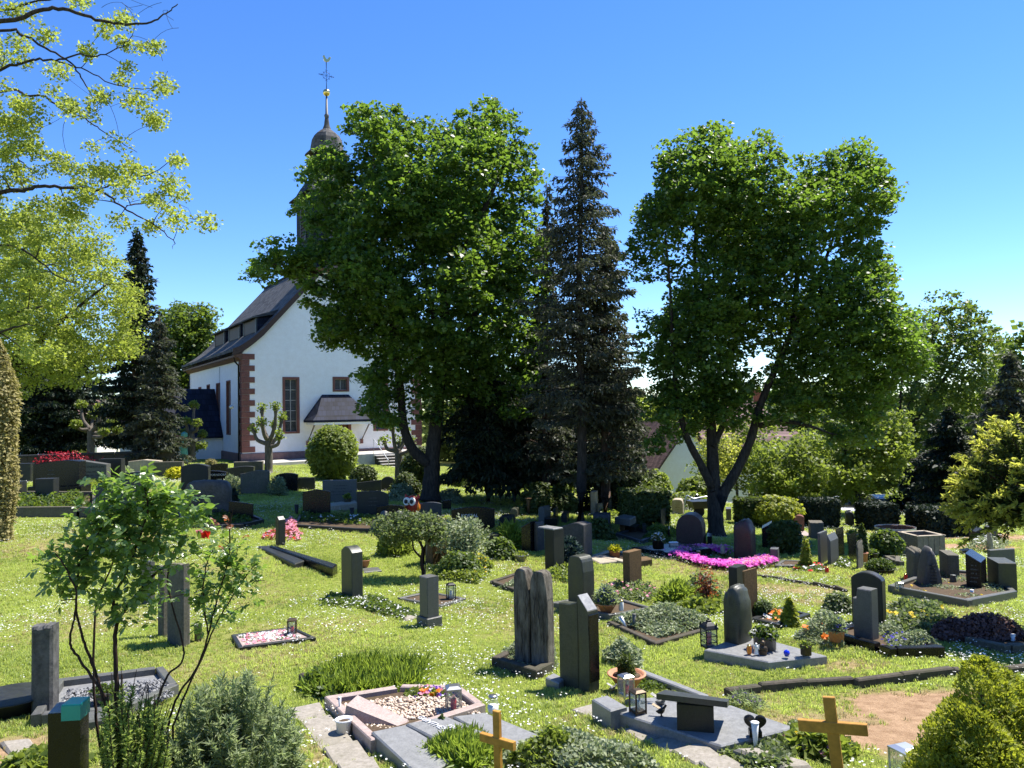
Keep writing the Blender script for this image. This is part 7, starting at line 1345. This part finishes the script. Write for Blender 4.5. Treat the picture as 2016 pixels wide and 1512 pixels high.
def kk(px, py): return ground(px, py)[1] / F_PX
def potted(label, px, py, w, h, m='terracotta', dz=0, taper=.72, name='flower_pot', ph=None, leafm='leaf_mid', leaf=.05, n=600, flowers=None, pw=1.1, upaxis=0, asp=.42, cat='pot'):
    o = P_(px, py, dz); k = o[1] / F_PX; t = pot(name, label, o, w * k / 2, h * k, m, taper, cat=cat)
    if ph:
        r = w * k / 2 * pw; u = unit(rng.normal(size=(n, 3))); u[:, 2] = np.abs(u[:, 2]); P = u * rng.random((n, 1)) ** .4 * np.array([r, r, ph * k]) + np.array([0, 0, h * k * .85]); V, T = kites(P, leaf * rng.uniform(.6, 1.3, n), .4, asp, u + np.array([0, 0, upaxis]) if upaxis else None); link('plant', npmesh('plant', V, T), A(leafm), t)
        if flowers: fm, fn_, fs = flowers; u = unit(rng.normal(size=(fn_, 3))); u[:, 2] = np.abs(u[:, 2]) + .2; blossoms(t, unit(u) * np.array([r, r, ph * k]) + np.array([0, 0, h * k * .85]), fs, fm)
    return t
potted('pale terracotta pot on the church landing', 737, 906, 23, 17, 'pink_granite', .02, .7, ph=12, leaf=.12, n=200)
potted('terracotta bowl with blue hyacinth beside the mottled stone', 1194, 1207, 40, 20, 'terracotta', .06, .45, 'plant_bowl', 34, 'lavender_leaf', .09, 1400, ('petal_blue', 60, .03), 1.0, 1.2, .10)
potted('wide terracotta bowl with small shrub beside the steel lantern', 1234, 1352, 72, 26, 'terracotta', .05, .5, 'plant_bowl', 40, 'hedge_leaf', .04, 1100, None, .45, 1.2, .2)
potted('grey bowl planter near the pale capped pillar', 1026, 1106, 28, 14, 'grey_plastic', 0, .5, 'plant_bowl', 8, 'leaf_light', .05, 300)
potted('dark planter with yellow leaves on the pale step slab', 1210, 1097, 22, 14, 'rust', .05, .9, 'planter', 12, 'yellow_leaf', .06, 300)
potted('dark planter with whitish flowers on the polished slab', 1296, 1080, 24, 18, 'black_plastic', .16, .9, 'planter', 16, 'leaf_pale', .06, 500, ('petal_white', 40, .035))
potted('low terracotta bowl right of the lone dark stele', 718, 1116, 22, 14, 'terracotta', .02, .6, 'plant_bowl', 8, 'leaf_mid', .05, 200)
potted('clay pot with grey plants left of the notched stone', 1647, 1262, 32, 22, 'terracotta', .1, .8, 'flower_pot', 28, 'lavender_leaf', .05, 900, ('petal_blue', 14, .03), 1.1, .8, .2)
potted('square grey trough with flowers on the dark polished slab', 1506, 1276, 46, 26, 'granite_grey', .13, .9, 'planter', 22, 'leaf_mid', .05, 900, ('petal_white', 24, .03))
potted('small slate cube pot at the corner of the dark slab', 1587, 1289, 22, 19, 'old_kerb', .13, .92, 'flower_pot', 10, 'leaf_light', .035, 220)
potted('terracotta pot under the slim conical evergreen', 1700, 1110, 18, 22, 'terracotta', 0, .75)
potted('dark glazed pot right of the slim conical evergreen', 1718, 1108, 22, 20, 'black_plastic', 0, .8, ph=10, leaf=.06, n=200)
potted('pale trough with yellow flowers behind the black slabs', 1679, 1072, 22, 22, 'sandstone_pale', 0, .9, 'planter', 10, 'leaf_light', .06, 300, ('petal_yellow', 20, .04))
potted('pebble grey planter in the gravel bed at the left', 208, 1384, 52, 26, 'granite_grey', .05, .6, 'plant_bowl', 16, 'leaf_mid', .04, 260)
potted('low box of clipped green plants right of the jagged stone', 1733, 1128, 52, 10, 'old_kerb', 0, .95, 'planter', 20, 'thuja_green', .05, 1600)
potted('small planter with yellow blooms on the stone bench block', 684, 988, 15, 8, 'sandstone_grey', .2, .9, 'planter', 9, 'leaf_light', .07, 200)
potted('white cup left of the pink granite border', 677, 1450, 32, 34, 'white_plastic', 0, .82, 'plant_cup', cat='cup')
potted('clay vase standing behind the rose bush stele', 390, 1262, 15, 32, 'granite_grey', 0, .85, 'grave_vase', cat='vase')
def vase(label, px, py, w, h, m='white_plastic', dz=0, tilt=(0, 0)):
    o = P_(px, py, dz); k = o[1] / F_PX; t = thing('grave_vase', label, 'vase', o); b = MB(); b.lathe([(w * k * .22, -.06), (w * k * .30, 0), (w * k * .5, h * k), (w * k * .44, h * k), (w * k * .25, .02), (.001, .02)], (0, 0, 0), 12); q = b.obj('cone', A(m), t, True); MB().lathe([(w * k * .5, h * k), (w * k * .56, h * k + .004), (w * k * .5, h * k + .008)], (0, 0, 0), 12).obj('rim', A(m), t, True); t.rotation_euler = (R(tilt[0]), R(tilt[1]), 0); return t
vase('white cone vase in front of the heart stone', 1487, 1456, 15, 32, dz=.12)
vase('white cone vase in the bed of the leaning black stone', 1914, 1180, 7, 18)
vase('white cone vase at the heather edging', 1994, 1270, 10, 20)
vase('grey cone vase stuck upright in the ivy', 1249, 1240, 8, 30, 'granite_grey')
vase('pale green cone vase leaning in the ivy', 1234, 1238, 9, 26, 'zinc', tilt=(0, -28))
vase('thin white vase at the back of the pebble grave', 669, 1396, 6, 22, dz=.1)
vase('dark vase left of the black peaked stone', 584, 1012, 9, 18, 'dark_iron')
vase('dark vase right of the light grey block', 693, 1018, 9, 18, 'dark_iron')
def cross(label, px, base_py, top_py, arm_px, armw, a, th=.035):
    o = P_(px, base_py); k = o[1] / F_PX; t = thing('wooden_cross', label, 'cross', o, R(a)); H = (base_py - top_py) * k; za = (base_py - arm_px) * k; w = armw[1] * k / 2; L = armw[0] * k / 2 / math.cos(R(a))
    for nm, pr in (('upright', [(-w, -.15), (w, -.15), (w, H), (-w, H)]), ('cross_beam', [(-L, za - w), (L, za - w), (L, za + w), (-L, za + w)])):
        y0 = -th / 2 if nm == 'upright' else -th / 2 - .004; MB().plate(pr, y0, y0 + th + (.008 if nm != 'upright' else 0), .004).obj(nm, A('oak_yellow'), t)
    t.rotation_euler = (0, R(-5 if px > 1200 else -1), R(a)); return t
cross('large plain yellow wooden cross beside the pansies', 1652, 1540, 1378, 1436, (112, 22), -27)
cross('small yellow wooden cross in the low grey shrublets', 982, 1540, 1404, 1462, (66, 16), -38)
def heart():
    o = P_(1487, 1440, .14); k = o[1] / F_PX; t = thing('heart_stone', 'small black heart shaped stone on the polished slab', 'ornament', o, R(-8)); pts = []
    for u in np.linspace(0, 2 * math.pi, 33)[:-1]: pts.append((16 * math.sin(u) ** 3 * 1.32 * k, (13 * math.cos(u) - 5 * math.cos(2 * u) - 2 * math.cos(3 * u) - math.cos(4 * u) + 15) * 1.15 * k))
    MB().plate(pts[::-1], -.02, .02, .006).obj('heart', A('granite_black'), t); MB().box(-.05, .05, -.03, .05, -.04, .015).obj('foot', A('granite_black'), t); letters(t, 'V', .03, -.04, -.021, .075, 'white_letters')
heart()
def owl():
    o = P_(812, 1012, .15); k = o[1] / F_PX; t = thing('owl_ornament', 'red owl shaped garden ornament with big white eyes', 'ornament', o, R(-22)); H = 36 * k
    body = MB(); prof = [(.01, 0), (.5, .08), (.72, .3), (.74, .55), (.62, .78), (.45, .92), (.2, 1.0), (.01, 1.02)]; body.lathe([(r * H * .55, z * H) for r, z in prof], (0, 0, 0), 16, 1, .7); body.obj('body', A('owl_red'), t, True)
    for sx in (-1, 1):
        MB().loft([[(sx * H * .30 + dx * H, dy * H, H * .86) for dx, dy in ((-.12, -.1), (.12, -.1), (.12, .1), (-.12, .1))], [(sx * H * .42 + dx * H, dy * H, H * 1.08) for dx, dy in ((-.01, -.01), (.01, -.01), (.01, .01), (-.01, .01))]]).obj('ear_tuft', A('owl_red'), t)
        for r, y, m, nm in ((.19, .36, 'wax_white', 'eye'), (.10, .40, 'black_plastic', 'pupil')):
            e = MB(); e.loft([[(sx * H * .17 + r * H * math.cos(a), -H * yy, H * .72 + r * H * 1.15 * math.sin(a)) for a in np.linspace(0, 6.283, 15)[:-1]] for yy in (y - .1, y + .01)]); e.obj(nm, A(m), t)
        MB().lathe([(.01, .1 * H), (.16 * H, .3 * H), (.14 * H, .5 * H), (.01, .66 * H)], (sx * H * .38, 0, 0), 8, .5, 1).obj('wing', A('wax_orange'), t, True)
    MB().loft([[(-.06 * H, -.38 * H, .66 * H), (.06 * H, -.38 * H, .66 * H), (0, -.36 * H, .58 * H)], [(-.01, -.46 * H, .6 * H), (.01, -.46 * H, .6 * H), (0, -.45 * H, .58 * H)]]).obj('beak', A('gold'), t)
    MB().tube([(0, 0, -.25), (0, 0, .05)], .012, 6).obj('stake', A('steel'), t)
owl()
def figure(label, px, py, h, m, name='figurine', dz=0, wings=False, robe=1.0):
    """small standing devotional figure: robe, arms held together, head"""
    o = P_(px, py, dz); k = o[1] / F_PX; H = h * k; t = thing(name, label, 'figurine', o, R(-15)); b = MB()
    b.lathe([(r * H * robe, z * H) for r, z in ((.17, 0), (.165, .04), (.14, .25), (.12, .45), (.125, .58), (.15, .68), (.13, .74), (.05, .79), (.045, .81))], (0, 0, 0), 14, 1, .72); b.ball((0, -.01 * H, .88 * H), .085 * H, 10, 7, 1.2)
    for s in (-1, 1): b.tube([(s * .14 * H, 0, .70 * H), (s * .15 * H, -.06 * H, .55 * H), (s * .02 * H, -.13 * H, .60 * H)], [.042 * H, .036 * H, .028 * H], 6)
    b.lathe([(.02 * H, .80 * H), (.10 * H, .84 * H), (.098 * H, .95 * H), (.01 * H, 1.0 * H)], (0, .025 * H, 0), 10); b.obj('body', A(m), t, True)
    if wings:
        for s in (-1, 1): MB().loft([[(s * .04 * H, .06 * H, .55 * H), (s * .04 * H, .09 * H, .55 * H), (s * .04 * H, .09 * H, .74 * H), (s * .04 * H, .06 * H, .74 * H)], [(s * .26 * H, .12 * H, .35 * H), (s * .26 * H, .14 * H, .35 * H), (s * .30 * H, .14 * H, .86 * H), (s * .30 * H, .12 * H, .86 * H)]]).obj('wing', A(m), t)
    return t
figure('dark bronze figure of a standing girl before the polished slab', 1503, 1308, 46, 'bronze', robe=1.25)
figure('small white angel behind the bronze girl', 1489, 1288, 22, 'wax_white', dz=.13, wings=True, robe=1.2)
figure('green copper statue before the church annex', 362, 912, 62, 'verdigris', 'copper_statue')
figure('small white figure on the wall stone left of the church', 327, 912, 14, 'wax_white', dz=.3)
def bird(label, px, py, s, m, dz, wings=True):
    o = P_(px, py, dz); t = thing('bird_figure', label, 'figurine', o, R(30)); b = MB(); b.loft([[(x * s, r * s * math.cos(a), (.45 + z + r * math.sin(a)) * s) for a in np.linspace(0, 6.283, 9)[:-1]] for x, r, z in ((-.6, .04, .1), (-.3, .18, 0), (0, .26, 0), (.25, .2, .08), (.38, .12, .25), (.5, .13, .36), (.6, .06, .36), (.72, .01, .33))]); b.obj('body', A(m), t, True)
    if wings:
        for sd in (-1, 1): MB().loft([[(-.1 * s, sd * .15 * s, .55 * s), (.2 * s, sd * .15 * s, .55 * s), (.2 * s, sd * .15 * s, .6 * s), (-.1 * s, sd * .15 * s, .6 * s)], [(-.5 * s, sd * .7 * s, .9 * s), (-.2 * s, sd * .8 * s, .95 * s), (-.2 * s, sd * .8 * s, .97 * s), (-.5 * s, sd * .7 * s, .92 * s)]]).obj('wing', A(m), t)
    MB().tube([(0, 0, 0), (0, 0, .3 * s)], .012, 5).obj('foot', A(m), t); return t
bird('dark bronze bird with spread wings on the polished slab', 1302, 1410, .10, 'bronze', .14); bird('pale grey dove figure behind the bronze bird', 1302, 1393, .12, 'granite_grey', .14); bird('little grey bird by the split headstone slab', 1207, 1362, .08, 'granite_grey', .12)
o = P_(1549, 1292, .13); k = o[1] / F_PX; t = thing('glass_ball', 'cobalt blue glass ball on a ring foot on the dark slab', 'ornament', o); MB().ball((0, 0, 6.5 * k), 6 * k, 16, 10).obj('ball', A('blue_glass'), t, True); MB().lathe([(4 * k, 0), (4.4 * k, 1.2 * k), (3 * k, 1.6 * k)], (0, 0, 0), 14).obj('ring_foot', A('steel'), t, True)
for lb, px, py, r, dz in (('round grey stone ball left of the red owl', 757, 1022, 9, .05), ('white rounded stone beside the red owl', 786, 1020, 8, .1)):
    o = P_(px, py, dz); k = o[1] / F_PX; MB().lathe([(.3 * r * k, 0), (.9 * r * k, .35 * r * k), (r * k, .9 * r * k), (.8 * r * k, 1.5 * r * k), (.3 * r * k, 1.85 * r * k), (.001, 1.9 * r * k)], (0, 0, 0), 14, 1, .9).obj('stone_ball', A('granite_grey'), None, True, loc=o, label=lb, cat='ornament')
o = P_(1326, 1076, .16); k = o[1] / F_PX; t = thing('glass_box', 'clear lidded glass box on the dark polished slab', 'ornament', o, R(5)); MB().box(-8 * k, 8 * k, -.05, .05, 0, 7 * k).obj('box', A('zinc'), t); MB().box(-8.6 * k, 8.6 * k, -.055, .055, 7.2 * k, 9 * k).obj('lid', A('white_plastic'), t)
# ------------------------------------------------------------------ larger fittings
def tub(label, px, py, w, h, round_=True):
    o = P_(px, py); k = o[1] / F_PX; t = thing('timber_tub', label, 'planter', o, R(8)); r = w * k / 2; H = h * k; n = 30
    if round_:
        for i in range(n):
            a0, a1 = 2 * math.pi * i / n + .01, 2 * math.pi * (i + 1) / n - .01; q = [(r * f * math.cos(a), r * f * math.sin(a)) for f, a in ((.94, a0), (1, a0), (1, a1), (.94, a1))]; MB().block(q, -.1, H * random.uniform(.96, 1.0), .008).obj('stave', A('brown_timber'), t)
        for z in (.25, .93): MB().loft([[(r * f * math.cos(2 * math.pi * i / 32), r * f * math.sin(2 * math.pi * i / 32), zz) for i in range(32)] for f, zz in ((1.005, H * z), (1.02, H * z), (1.02, H * z + .05), (1.005, H * z + .05))], False, False).obj('hoop', A('zinc'), t)
    else:
        for s in range(4):
            c, sn = [(1, 0), (0, 1), (-1, 0), (0, -1)][s]
            for i in range(5):
                u0, u1 = -r + i * 2 * r / 5 + .006, -r + (i + 1) * 2 * r / 5 - .006; P = [(c * a - sn * b, sn * a + c * b) for a, b in ((u0, -r), (u1, -r), (u1, -r + .05), (u0, -r + .05))]; MB().block(P, -.1, H * .95, .006).obj('board', A('grey_timber'), t)
            P = [(c * a - sn * b, sn * a + c * b) for a, b in ((-r * 1.04, -r * 1.04), (r * .95, -r * 1.04), (r * .95, -r + .08), (-r * 1.04, -r + .08))]; MB().block(P, H * .955, H, .006).obj('rim_board', A('sandstone_pale'), t)
    MB().lathe([(r * .9, H * .55), (r * .5, H * .6), (.001, H * .62)], (0, 0, 0), 16).obj('soil', A('soil'), t); return t
tub('large round timber tub planter in front of the dark conifers', 1764, 1082, 72, 44); tub('square timber planter box right of the round tub', 1815, 1092, 58, 42, False)
def car(label, px, py, Y, rz):
    p = at(px, py, Y); o = np.array([p[0], p[1], G(p[0], p[1])]); o[2] = p[2]; t = thing('parked_car', label, 'car', o, R(rz)); L, W = 4.2, 1.72
    st = [(0, .35, .62, .70), (.12, .25, .78, .80), (.9, .2, .92, .84), (1.35, .2, .98, .85), (3.2, .2, 1.0, .85), (3.9, .22, .95, .83), (4.15, .3, .8, .78), (4.2, .4, .65, .72)]
    b = MB(); b.loft([[(x, -w * .94, z0), (x, -w, z0 + .15), (x, -w, z1 - .12), (x, -w * .88, z1), (x, w * .88, z1), (x, w, z1 - .12), (x, w, z0 + .15), (x, w * .94, z0)] for x, z0, z1, w in st]); body = b.obj('body', A('car_white'), t, True)
    g = MB(); g.loft([[(x, -w, .95), (x2, -w2, 1.38), (x2, w2, 1.38), (x, w, .95)] for x, x2, w, w2 in ((1.0, 1.75, .80, .62), (2.4, 2.35, .82, .66), (4.05, 3.55, .79, .6))]); g.obj('window', A('car_glass'), t, True)
    r = MB(); r.loft([[(x, -w, z), (x, -w * .7, z + .06), (x, w * .7, z + .06), (x, w, z)] for x, w, z in ((1.66, .64, 1.36), (2.3, .68, 1.42), (3.1, .66, 1.41), (3.66, .6, 1.34))]); r.obj('roof', A('car_white'), t, True)
    for x in (.85, 3.4):
        for s in (-1, 1):
            wh = MB(); wh.loft([[(x + .32 * math.cos(a), s * (.62 + d), .32 + .32 * math.sin(a)) for a in np.linspace(0, 6.283, 19)[:-1]] for d in ((0, .2) if s > 0 else (0.2, 0))]); w_ = wh.obj('wheel', A('rubber'), t); MB().loft([[(x + .19 * math.cos(a), s * (.825 + d), .32 + .19 * math.sin(a)) for a in np.linspace(0, 6.283, 13)[:-1]] for d in ((0, .01) if s > 0 else (0.01, 0))]).obj('rim', A('steel'), w_)
    for s in (-1, 1): MB().box(.02, .12, s * .62 - .14, s * .62 + .14, .6, .74).obj('headlight', A('lantern_glass'), t); MB().box(4.1, 4.19, s * .62 - .12, s * .62 + .12, .62, .78).obj('tail_light', A('wax_red'), t); MB().box(1.25, 1.45, s * .98 - .08, s * .98 + .08, .92, 1.06).obj('wing_mirror', A('car_white'), t)
    return t
car('white car parked beyond the dark tapering stone', 1664, 1042, 38, 70); car('white car parked further right, seen between hedge and trunk', 1768, 1042, 40, 78)
def post(name, label, px, py, top, Y, r=.03, m='zinc', cat='post', sign=None):
    p = at(px, py, Y); t = thing(name, label, cat, (p[0], p[1], p[2])); H = (py - top) * Y / F_PX; MB().tube([(0, 0, -.6), (0, 0, H)], r, 8).obj('pole', A(m), t); MB().lathe([(r * 1.4, H), (r * 1.5, H + .02), (.001, H + .05)], (0, 0, 0), 8).obj('cap', A(m), t)
    if sign: MB().box(-sign[0], sign[0], -.03, -.01, H - sign[1], H).obj('plate', A('granite_dark'), t)
post('lamp_post', 'thin grey pole rising behind the olive hedge', 1491, 1000, 935, 45, .05); post('signpost', 'thin post with dark sign plate at the sunlit shrubs', 1373, 1015, 975, 32, .03, sign=(.10, .22)); post('tap_post', 'slim post with white pointed cap before the round shrub', 655, 948, 897, 36, .13, 'dark_iron')
post('wooden_post', 'yellowish wooden post under the conifers', 1041, 1022, 982, 27, .09, 'sandstone_brown'); post('bollard', 'short dark bollard at the forecourt path', 616, 922, 905, 42, .08, 'dark_iron')
def fence():
    p = at(1440, 1025, 44); t = thing('garden_fence', 'dark bar fence and gate before the white outbuilding', 'fence', p, R(3))
    for i in range(13): MB().tube([(i * .14, 0, -.6), (i * .14, 0, 1.0)], .014, 5).obj('bar', A('dark_iron'), t)
    for z in (.1, .95): MB().tube([(-.05, 0, z), (1.75, 0, z)], .02, 5).obj('rail', A('dark_iron'), t)
fence()
def barrow():
    p = at(1362, 1035, 29); p[2] = G(p[0], p[1]); t = thing('tool_rack', 'grey tubular cart leaning by the maple trunk', 'cart', p, R(10))
    MB().tube(smooth_line([(-.3, 0, .15), (-.2, 0, .8), (.1, 0, .7), (.7, 0, .75), (1.1, 0, .5)], 4), .025, 6).obj('frame', A('zinc'), t); MB().loft([[(0, -.25, .35), (.9, -.25, .35), (.9, .25, .35), (0, .25, .35)], [(-.1, -.32, .62), (1.05, -.32, .62), (1.05, .32, .62), (-.1, .32, .62)]]).obj('tray', A('granite_dark'), t); MB().loft([[(.3 + .2 * math.cos(a), d, .2 + .2 * math.sin(a)) for a in np.linspace(0, 6.283, 15)[:-1]] for d in (.05, -.05)]).obj('wheel', A('rubber'), t)
    for s in (-1, 1): MB().tube([(.8, s * .2, .35), (.85, s * .2, 0)], .02, 5).obj('leg', A('zinc'), t)
barrow()
def boundary_wall():
    a, b = at(10, 912, 35), at(345, 912, 38); a[2] = G(a[0], a[1]); b[2] = G(b[0], b[1]); t = thing('boundary_wall', 'dark old wall with coping behind the left grave rows', 'wall', a, math.atan2(b[1] - a[1], b[0] - a[0])); L = np.linalg.norm((b - a)[:2]); n = 8
    for i in range(n): x0, x1 = L * i / n, L * (i + 1) / n - .015; MB().box(x0, x1, 0, .3, -.6, .62, .01).obj('wall_section', A('old_kerb'), t); MB().box(x0, x1, -.05, .35, .622, .72, .02).obj('coping_stone', A('granite_dark'), t)
boundary_wall()
HS('small grey plate stone on the grass behind the grey table stones', 1100, 1120, 1123, 985, 1004, 'granite_grey', 'flat', -12)
t = thing('black_bucket', 'black plastic grave bowl lying beside the slim grey stele', 'bowl', P_(22, 1404)); MB().lathe([(.20, 0), (.30, .05), (.34, .16), (.36, .18), (.33, .17), (.25, .05), (.001, .03)], (0, 0, 0), 20).obj('bowl', A('black_plastic'), t, True); MB().lathe([(.355, .175), (.375, .182), (.355, .19)], (0, 0, 0), 20).obj('rim', A('granite_dark'), t, True)
def gravel_left():
    poly = [(120, 1412), (240, 1412), (342, 1368), (318, 1338), (130, 1362)]; g = ground(240, 1375, .05); W_ = [onplane(a, b, g[2]) for a, b in poly]; pl = [tuple(p[:2]) for p in W_]; xs = [p[0] for p in pl]; ys = [p[1] for p in pl]
    q = np.stack([rng.uniform(min(xs), max(xs), 9000), rng.uniform(min(ys), max(ys), 9000)], 1); q = q[inside(pl, q[:, 0], q[:, 1])][:3600]; P = np.concatenate([q, g[2] + rng.random((len(q), 1)) * .02], 1); parts = []
    V, T = kites(P, .024 * rng.uniform(.6, 1.4, len(P)), .8, .6, fold=-.3); leafmat('grey_chip', (.08, .082, .084), (.30, .30, .30), (.1, .1, .1), 0, .6, 20); link('gravel', npmesh('gravel', V - g, T), A('grey_chip'), None, loc=g, label='grey slate chippings in the bordered bed at the left', cat='gravel', kind='stuff')
gravel_left()

# ------------------------------------------------------------------ grass and daisies
def tuft(name, n, h, spread, seed, mat='grass_blade', w=.0035):
    rr = np.random.default_rng(seed); V = []; T = []; o = 0
    for i in range(n):
        b = np.array([rr.normal() * spread, rr.normal() * spread, -.005]); a = rr.random() * 6.283; d = np.array([math.cos(a), math.sin(a), 0]); s = np.array([-d[1], d[0], 0]) * w * rr.uniform(.7, 1.5); H = h * rr.uniform(.5, 1.25); ln = rr.uniform(.15, .9)
        m = b + np.array([0, 0, H * .6]) + d * H * ln * .28; e = b + np.array([0, 0, H * (1 - .25 * ln)]) + d * H * ln * .85
        V += [b - s, b + s, m - s * .8, m + s * .8, e]; T += [(o, o + 1, o + 3), (o, o + 3, o + 2), (o + 2, o + 3, o + 4)]; o += 5
    return link(name, npmesh(name, np.array(V), np.array(T)), A(mat))
def daisy(name, k, seed):
    rr = np.random.default_rng(seed); mb = MB()
    for i in range(k):
        c = np.array([rr.normal() * .05, rr.normal() * .05, rr.uniform(.045, .085)]); r = rr.uniform(.007, .0115); n = np.array([rr.normal() * .3, rr.normal() * .3 - .15, 1]); n /= np.linalg.norm(n); u = np.cross(n, [1, 0, 0]); u /= np.linalg.norm(u); v = np.cross(n, u)
        mb.loft([[c + (u * math.cos(a) + v * math.sin(a)) * r + n * .002 for a in np.linspace(0, 6.283, 8)[:-1]], [c + (u * math.cos(a) + v * math.sin(a)) * r * .3 for a in np.linspace(0, 6.283, 8)[:-1]]], False, True)
    return link(name, mb.mesh(name), A('petal_white'))
def instancer(name, label, P, rot, sc, protos, kind='stuff', cat='grass'):
    """points that each carry one copy of a small clump"""
    me = bpy.data.meshes.new(name); me.vertices.add(len(P)); me.vertices.foreach_set('co', np.ascontiguousarray(P, np.float32).ravel())
    for nm, val, ty in (('rotz', rot, 'FLOAT'), ('sc', sc, 'FLOAT')): me.attributes.new(nm, ty, 'POINT').data.foreach_set('value', np.ascontiguousarray(val, np.float32))
    o = link(name, me, None, label=label, cat=cat, kind=kind); col = bpy.data.collections.new(name + '_clumps')
    for p in protos: COL.objects.unlink(p); col.objects.link(p)
    ng = bpy.data.node_groups.new(name + '_scatter', 'GeometryNodeTree'); ng.interface.new_socket('Geometry', in_out='INPUT', socket_type='NodeSocketGeometry'); ng.interface.new_socket('Geometry', in_out='OUTPUT', socket_type='NodeSocketGeometry'); N, L = ng.nodes, ng.links
    gi, go = N.new('NodeGroupInput'), N.new('NodeGroupOutput'); ip = N.new('GeometryNodeInstanceOnPoints'); ci = N.new('GeometryNodeCollectionInfo'); ci.inputs['Collection'].default_value = col; ci.inputs['Separate Children'].default_value = True; ci.inputs['Reset Children'].default_value = True
    L.new(gi.outputs[0], ip.inputs['Points']); L.new(ci.outputs[0], ip.inputs['Instance']); ip.inputs['Pick Instance'].default_value = True
    ar = N.new('GeometryNodeInputNamedAttribute'); ar.data_type = 'FLOAT'; ar.inputs['Name'].default_value = 'rotz'; cx = N.new('ShaderNodeCombineXYZ'); L.new(ar.outputs[0], cx.inputs[2]); L.new(cx.outputs[0], ip.inputs['Rotation'])
    as_ = N.new('GeometryNodeInputNamedAttribute'); as_.data_type = 'FLOAT'; as_.inputs['Name'].default_value = 'sc'; L.new(as_.outputs[0], ip.inputs['Scale']); L.new(ip.outputs[0], go.inputs[0])
    md = o.modifiers.new('scatter', 'NODES'); md.node_group = ng; return o
# no blades where stone lies
BLOCKS = []
bpy.context.view_layer.update()
for ob in bpy.data.objects:
    nm = ob.name.split('.')[0]
    if ob.type == 'MESH' and nm in ('slab_top', 'bed', 'kerb_stone', 'stone', 'plinth', 'flagstone', 'post', 'pot_body') and ob.parent:
        q = np.array([ob.matrix_world @ v.co for v in ob.data.vertices]); BLOCKS.append((q[:, :2], q[:, 0].min() - .02, q[:, 0].max() + .02, q[:, 1].min() - .02, q[:, 1].max() + .02))
def hull(p):
    p = sorted(set(map(tuple, np.round(p, 3)))); 
    def half(ps):
        h = []
        for q in ps:
            while len(h) > 1 and (h[-1][0] - h[-2][0]) * (q[1] - h[-2][1]) - (h[-1][1] - h[-2][1]) * (q[0] - h[-2][0]) <= 0: h.pop()
            h.append(q)
        return h
    a, b = half(p), half(p[::-1]); return a[:-1] + b[:-1]
def lawn_points(rho, seed, ymax=48, ymin=4.4):
    r = np.random.default_rng(seed); Q = []
    for y0 in np.arange(ymin, ymax, .5):
        w = y0 * .70 + .8; n = r.poisson(rho(y0) * .5 * 2 * w); Q.append(np.stack([r.uniform(-w, w, n), r.uniform(y0, y0 + .5, n)], 1))
    Q = np.concatenate(Q); ok = np.ones(len(Q), bool)
    for pts, x0, x1, y0, y1 in BLOCKS:
        k = np.where((Q[:, 0] > x0) & (Q[:, 0] < x1) & (Q[:, 1] > y0) & (Q[:, 1] < y1))[0]
        if len(k): h = hull(pts); ok[k[inside(h, Q[k, 0], Q[k, 1])]] = False
    lx = (Q - CH_O[:2]) @ E_F[:2]; ly = (Q - CH_O[:2]) @ E_S[:2]; ok &= ~((lx > -1) & (lx < 12) & (ly > -3.6)) ; return Q[ok]
def grass():
    Q = lawn_points(lambda y: 330 if y < 9 else 330 * (9 / y) ** 1.15, 3); d, e = cover(Q[:, 0], Q[:, 1]); r = np.random.default_rng(5)
    shade = np.clip((Q[:, 1] - 27) / 6, 0, 1) * (np.abs(Q[:, 0] - 2) < 7) * .6
    k = r.random(len(Q)) > np.maximum(e * 1.25, shade); Q, d, e = Q[k], d[k], e[k]; far = np.maximum(1, Q[:, 1] / 13); dry = r.random(len(Q)) < d * .75
    P3 = np.stack([Q[:, 0], Q[:, 1], G(Q[:, 0], Q[:, 1])], 1); sz = (.75 + .5 * r.random(len(Q)) + .35 * wob3(P3 * np.array([1, 1, 0]), 1.7, 1.)) * far ** .6
    instancer('lawn_grass', 'short sunny lawn grass between the graves', P3[~dry], r.random((~dry).sum()) * 6.28, sz[~dry], [tuft('grass_tuft', 16, .045, .022, i) for i in range(5)])
    instancer('dry_grass', 'straw coloured dry grass patches of the lawn', P3[dry], r.random(dry.sum()) * 6.28, sz[dry] * .85, [tuft('straw_tuft', 14, .045, .024, 20 + i, 'straw') for i in range(3)])
    Q = lawn_points(lambda y: 85 if y < 12 else 85 * (12 / y) ** .6, 8, 40, 5.0); d, e = cover(Q[:, 0], Q[:, 1]); P3 = np.stack([Q[:, 0], Q[:, 1], G(Q[:, 0], Q[:, 1])], 1); f = wob3(P3 * np.array([1, 1, 0]), .9, 4.) + .6 * wob3(P3 * np.array([1, 1, 0]), 2.6, 2.)
    k = (r.random(len(Q)) < np.clip(.10 + f * 1.05, .02, 1)) & (e < .3); P3 = P3[k]; instancer('lawn_daisies', 'white daisies scattered over the lawn', P3, r.random(len(P3)) * 6.28, r.uniform(.8, 1.25, len(P3)) * np.maximum(1, P3[:, 1] / 18) ** .5, [daisy('daisy_clump', 3, i) for i in range(6)], cat='flowers')
grass()
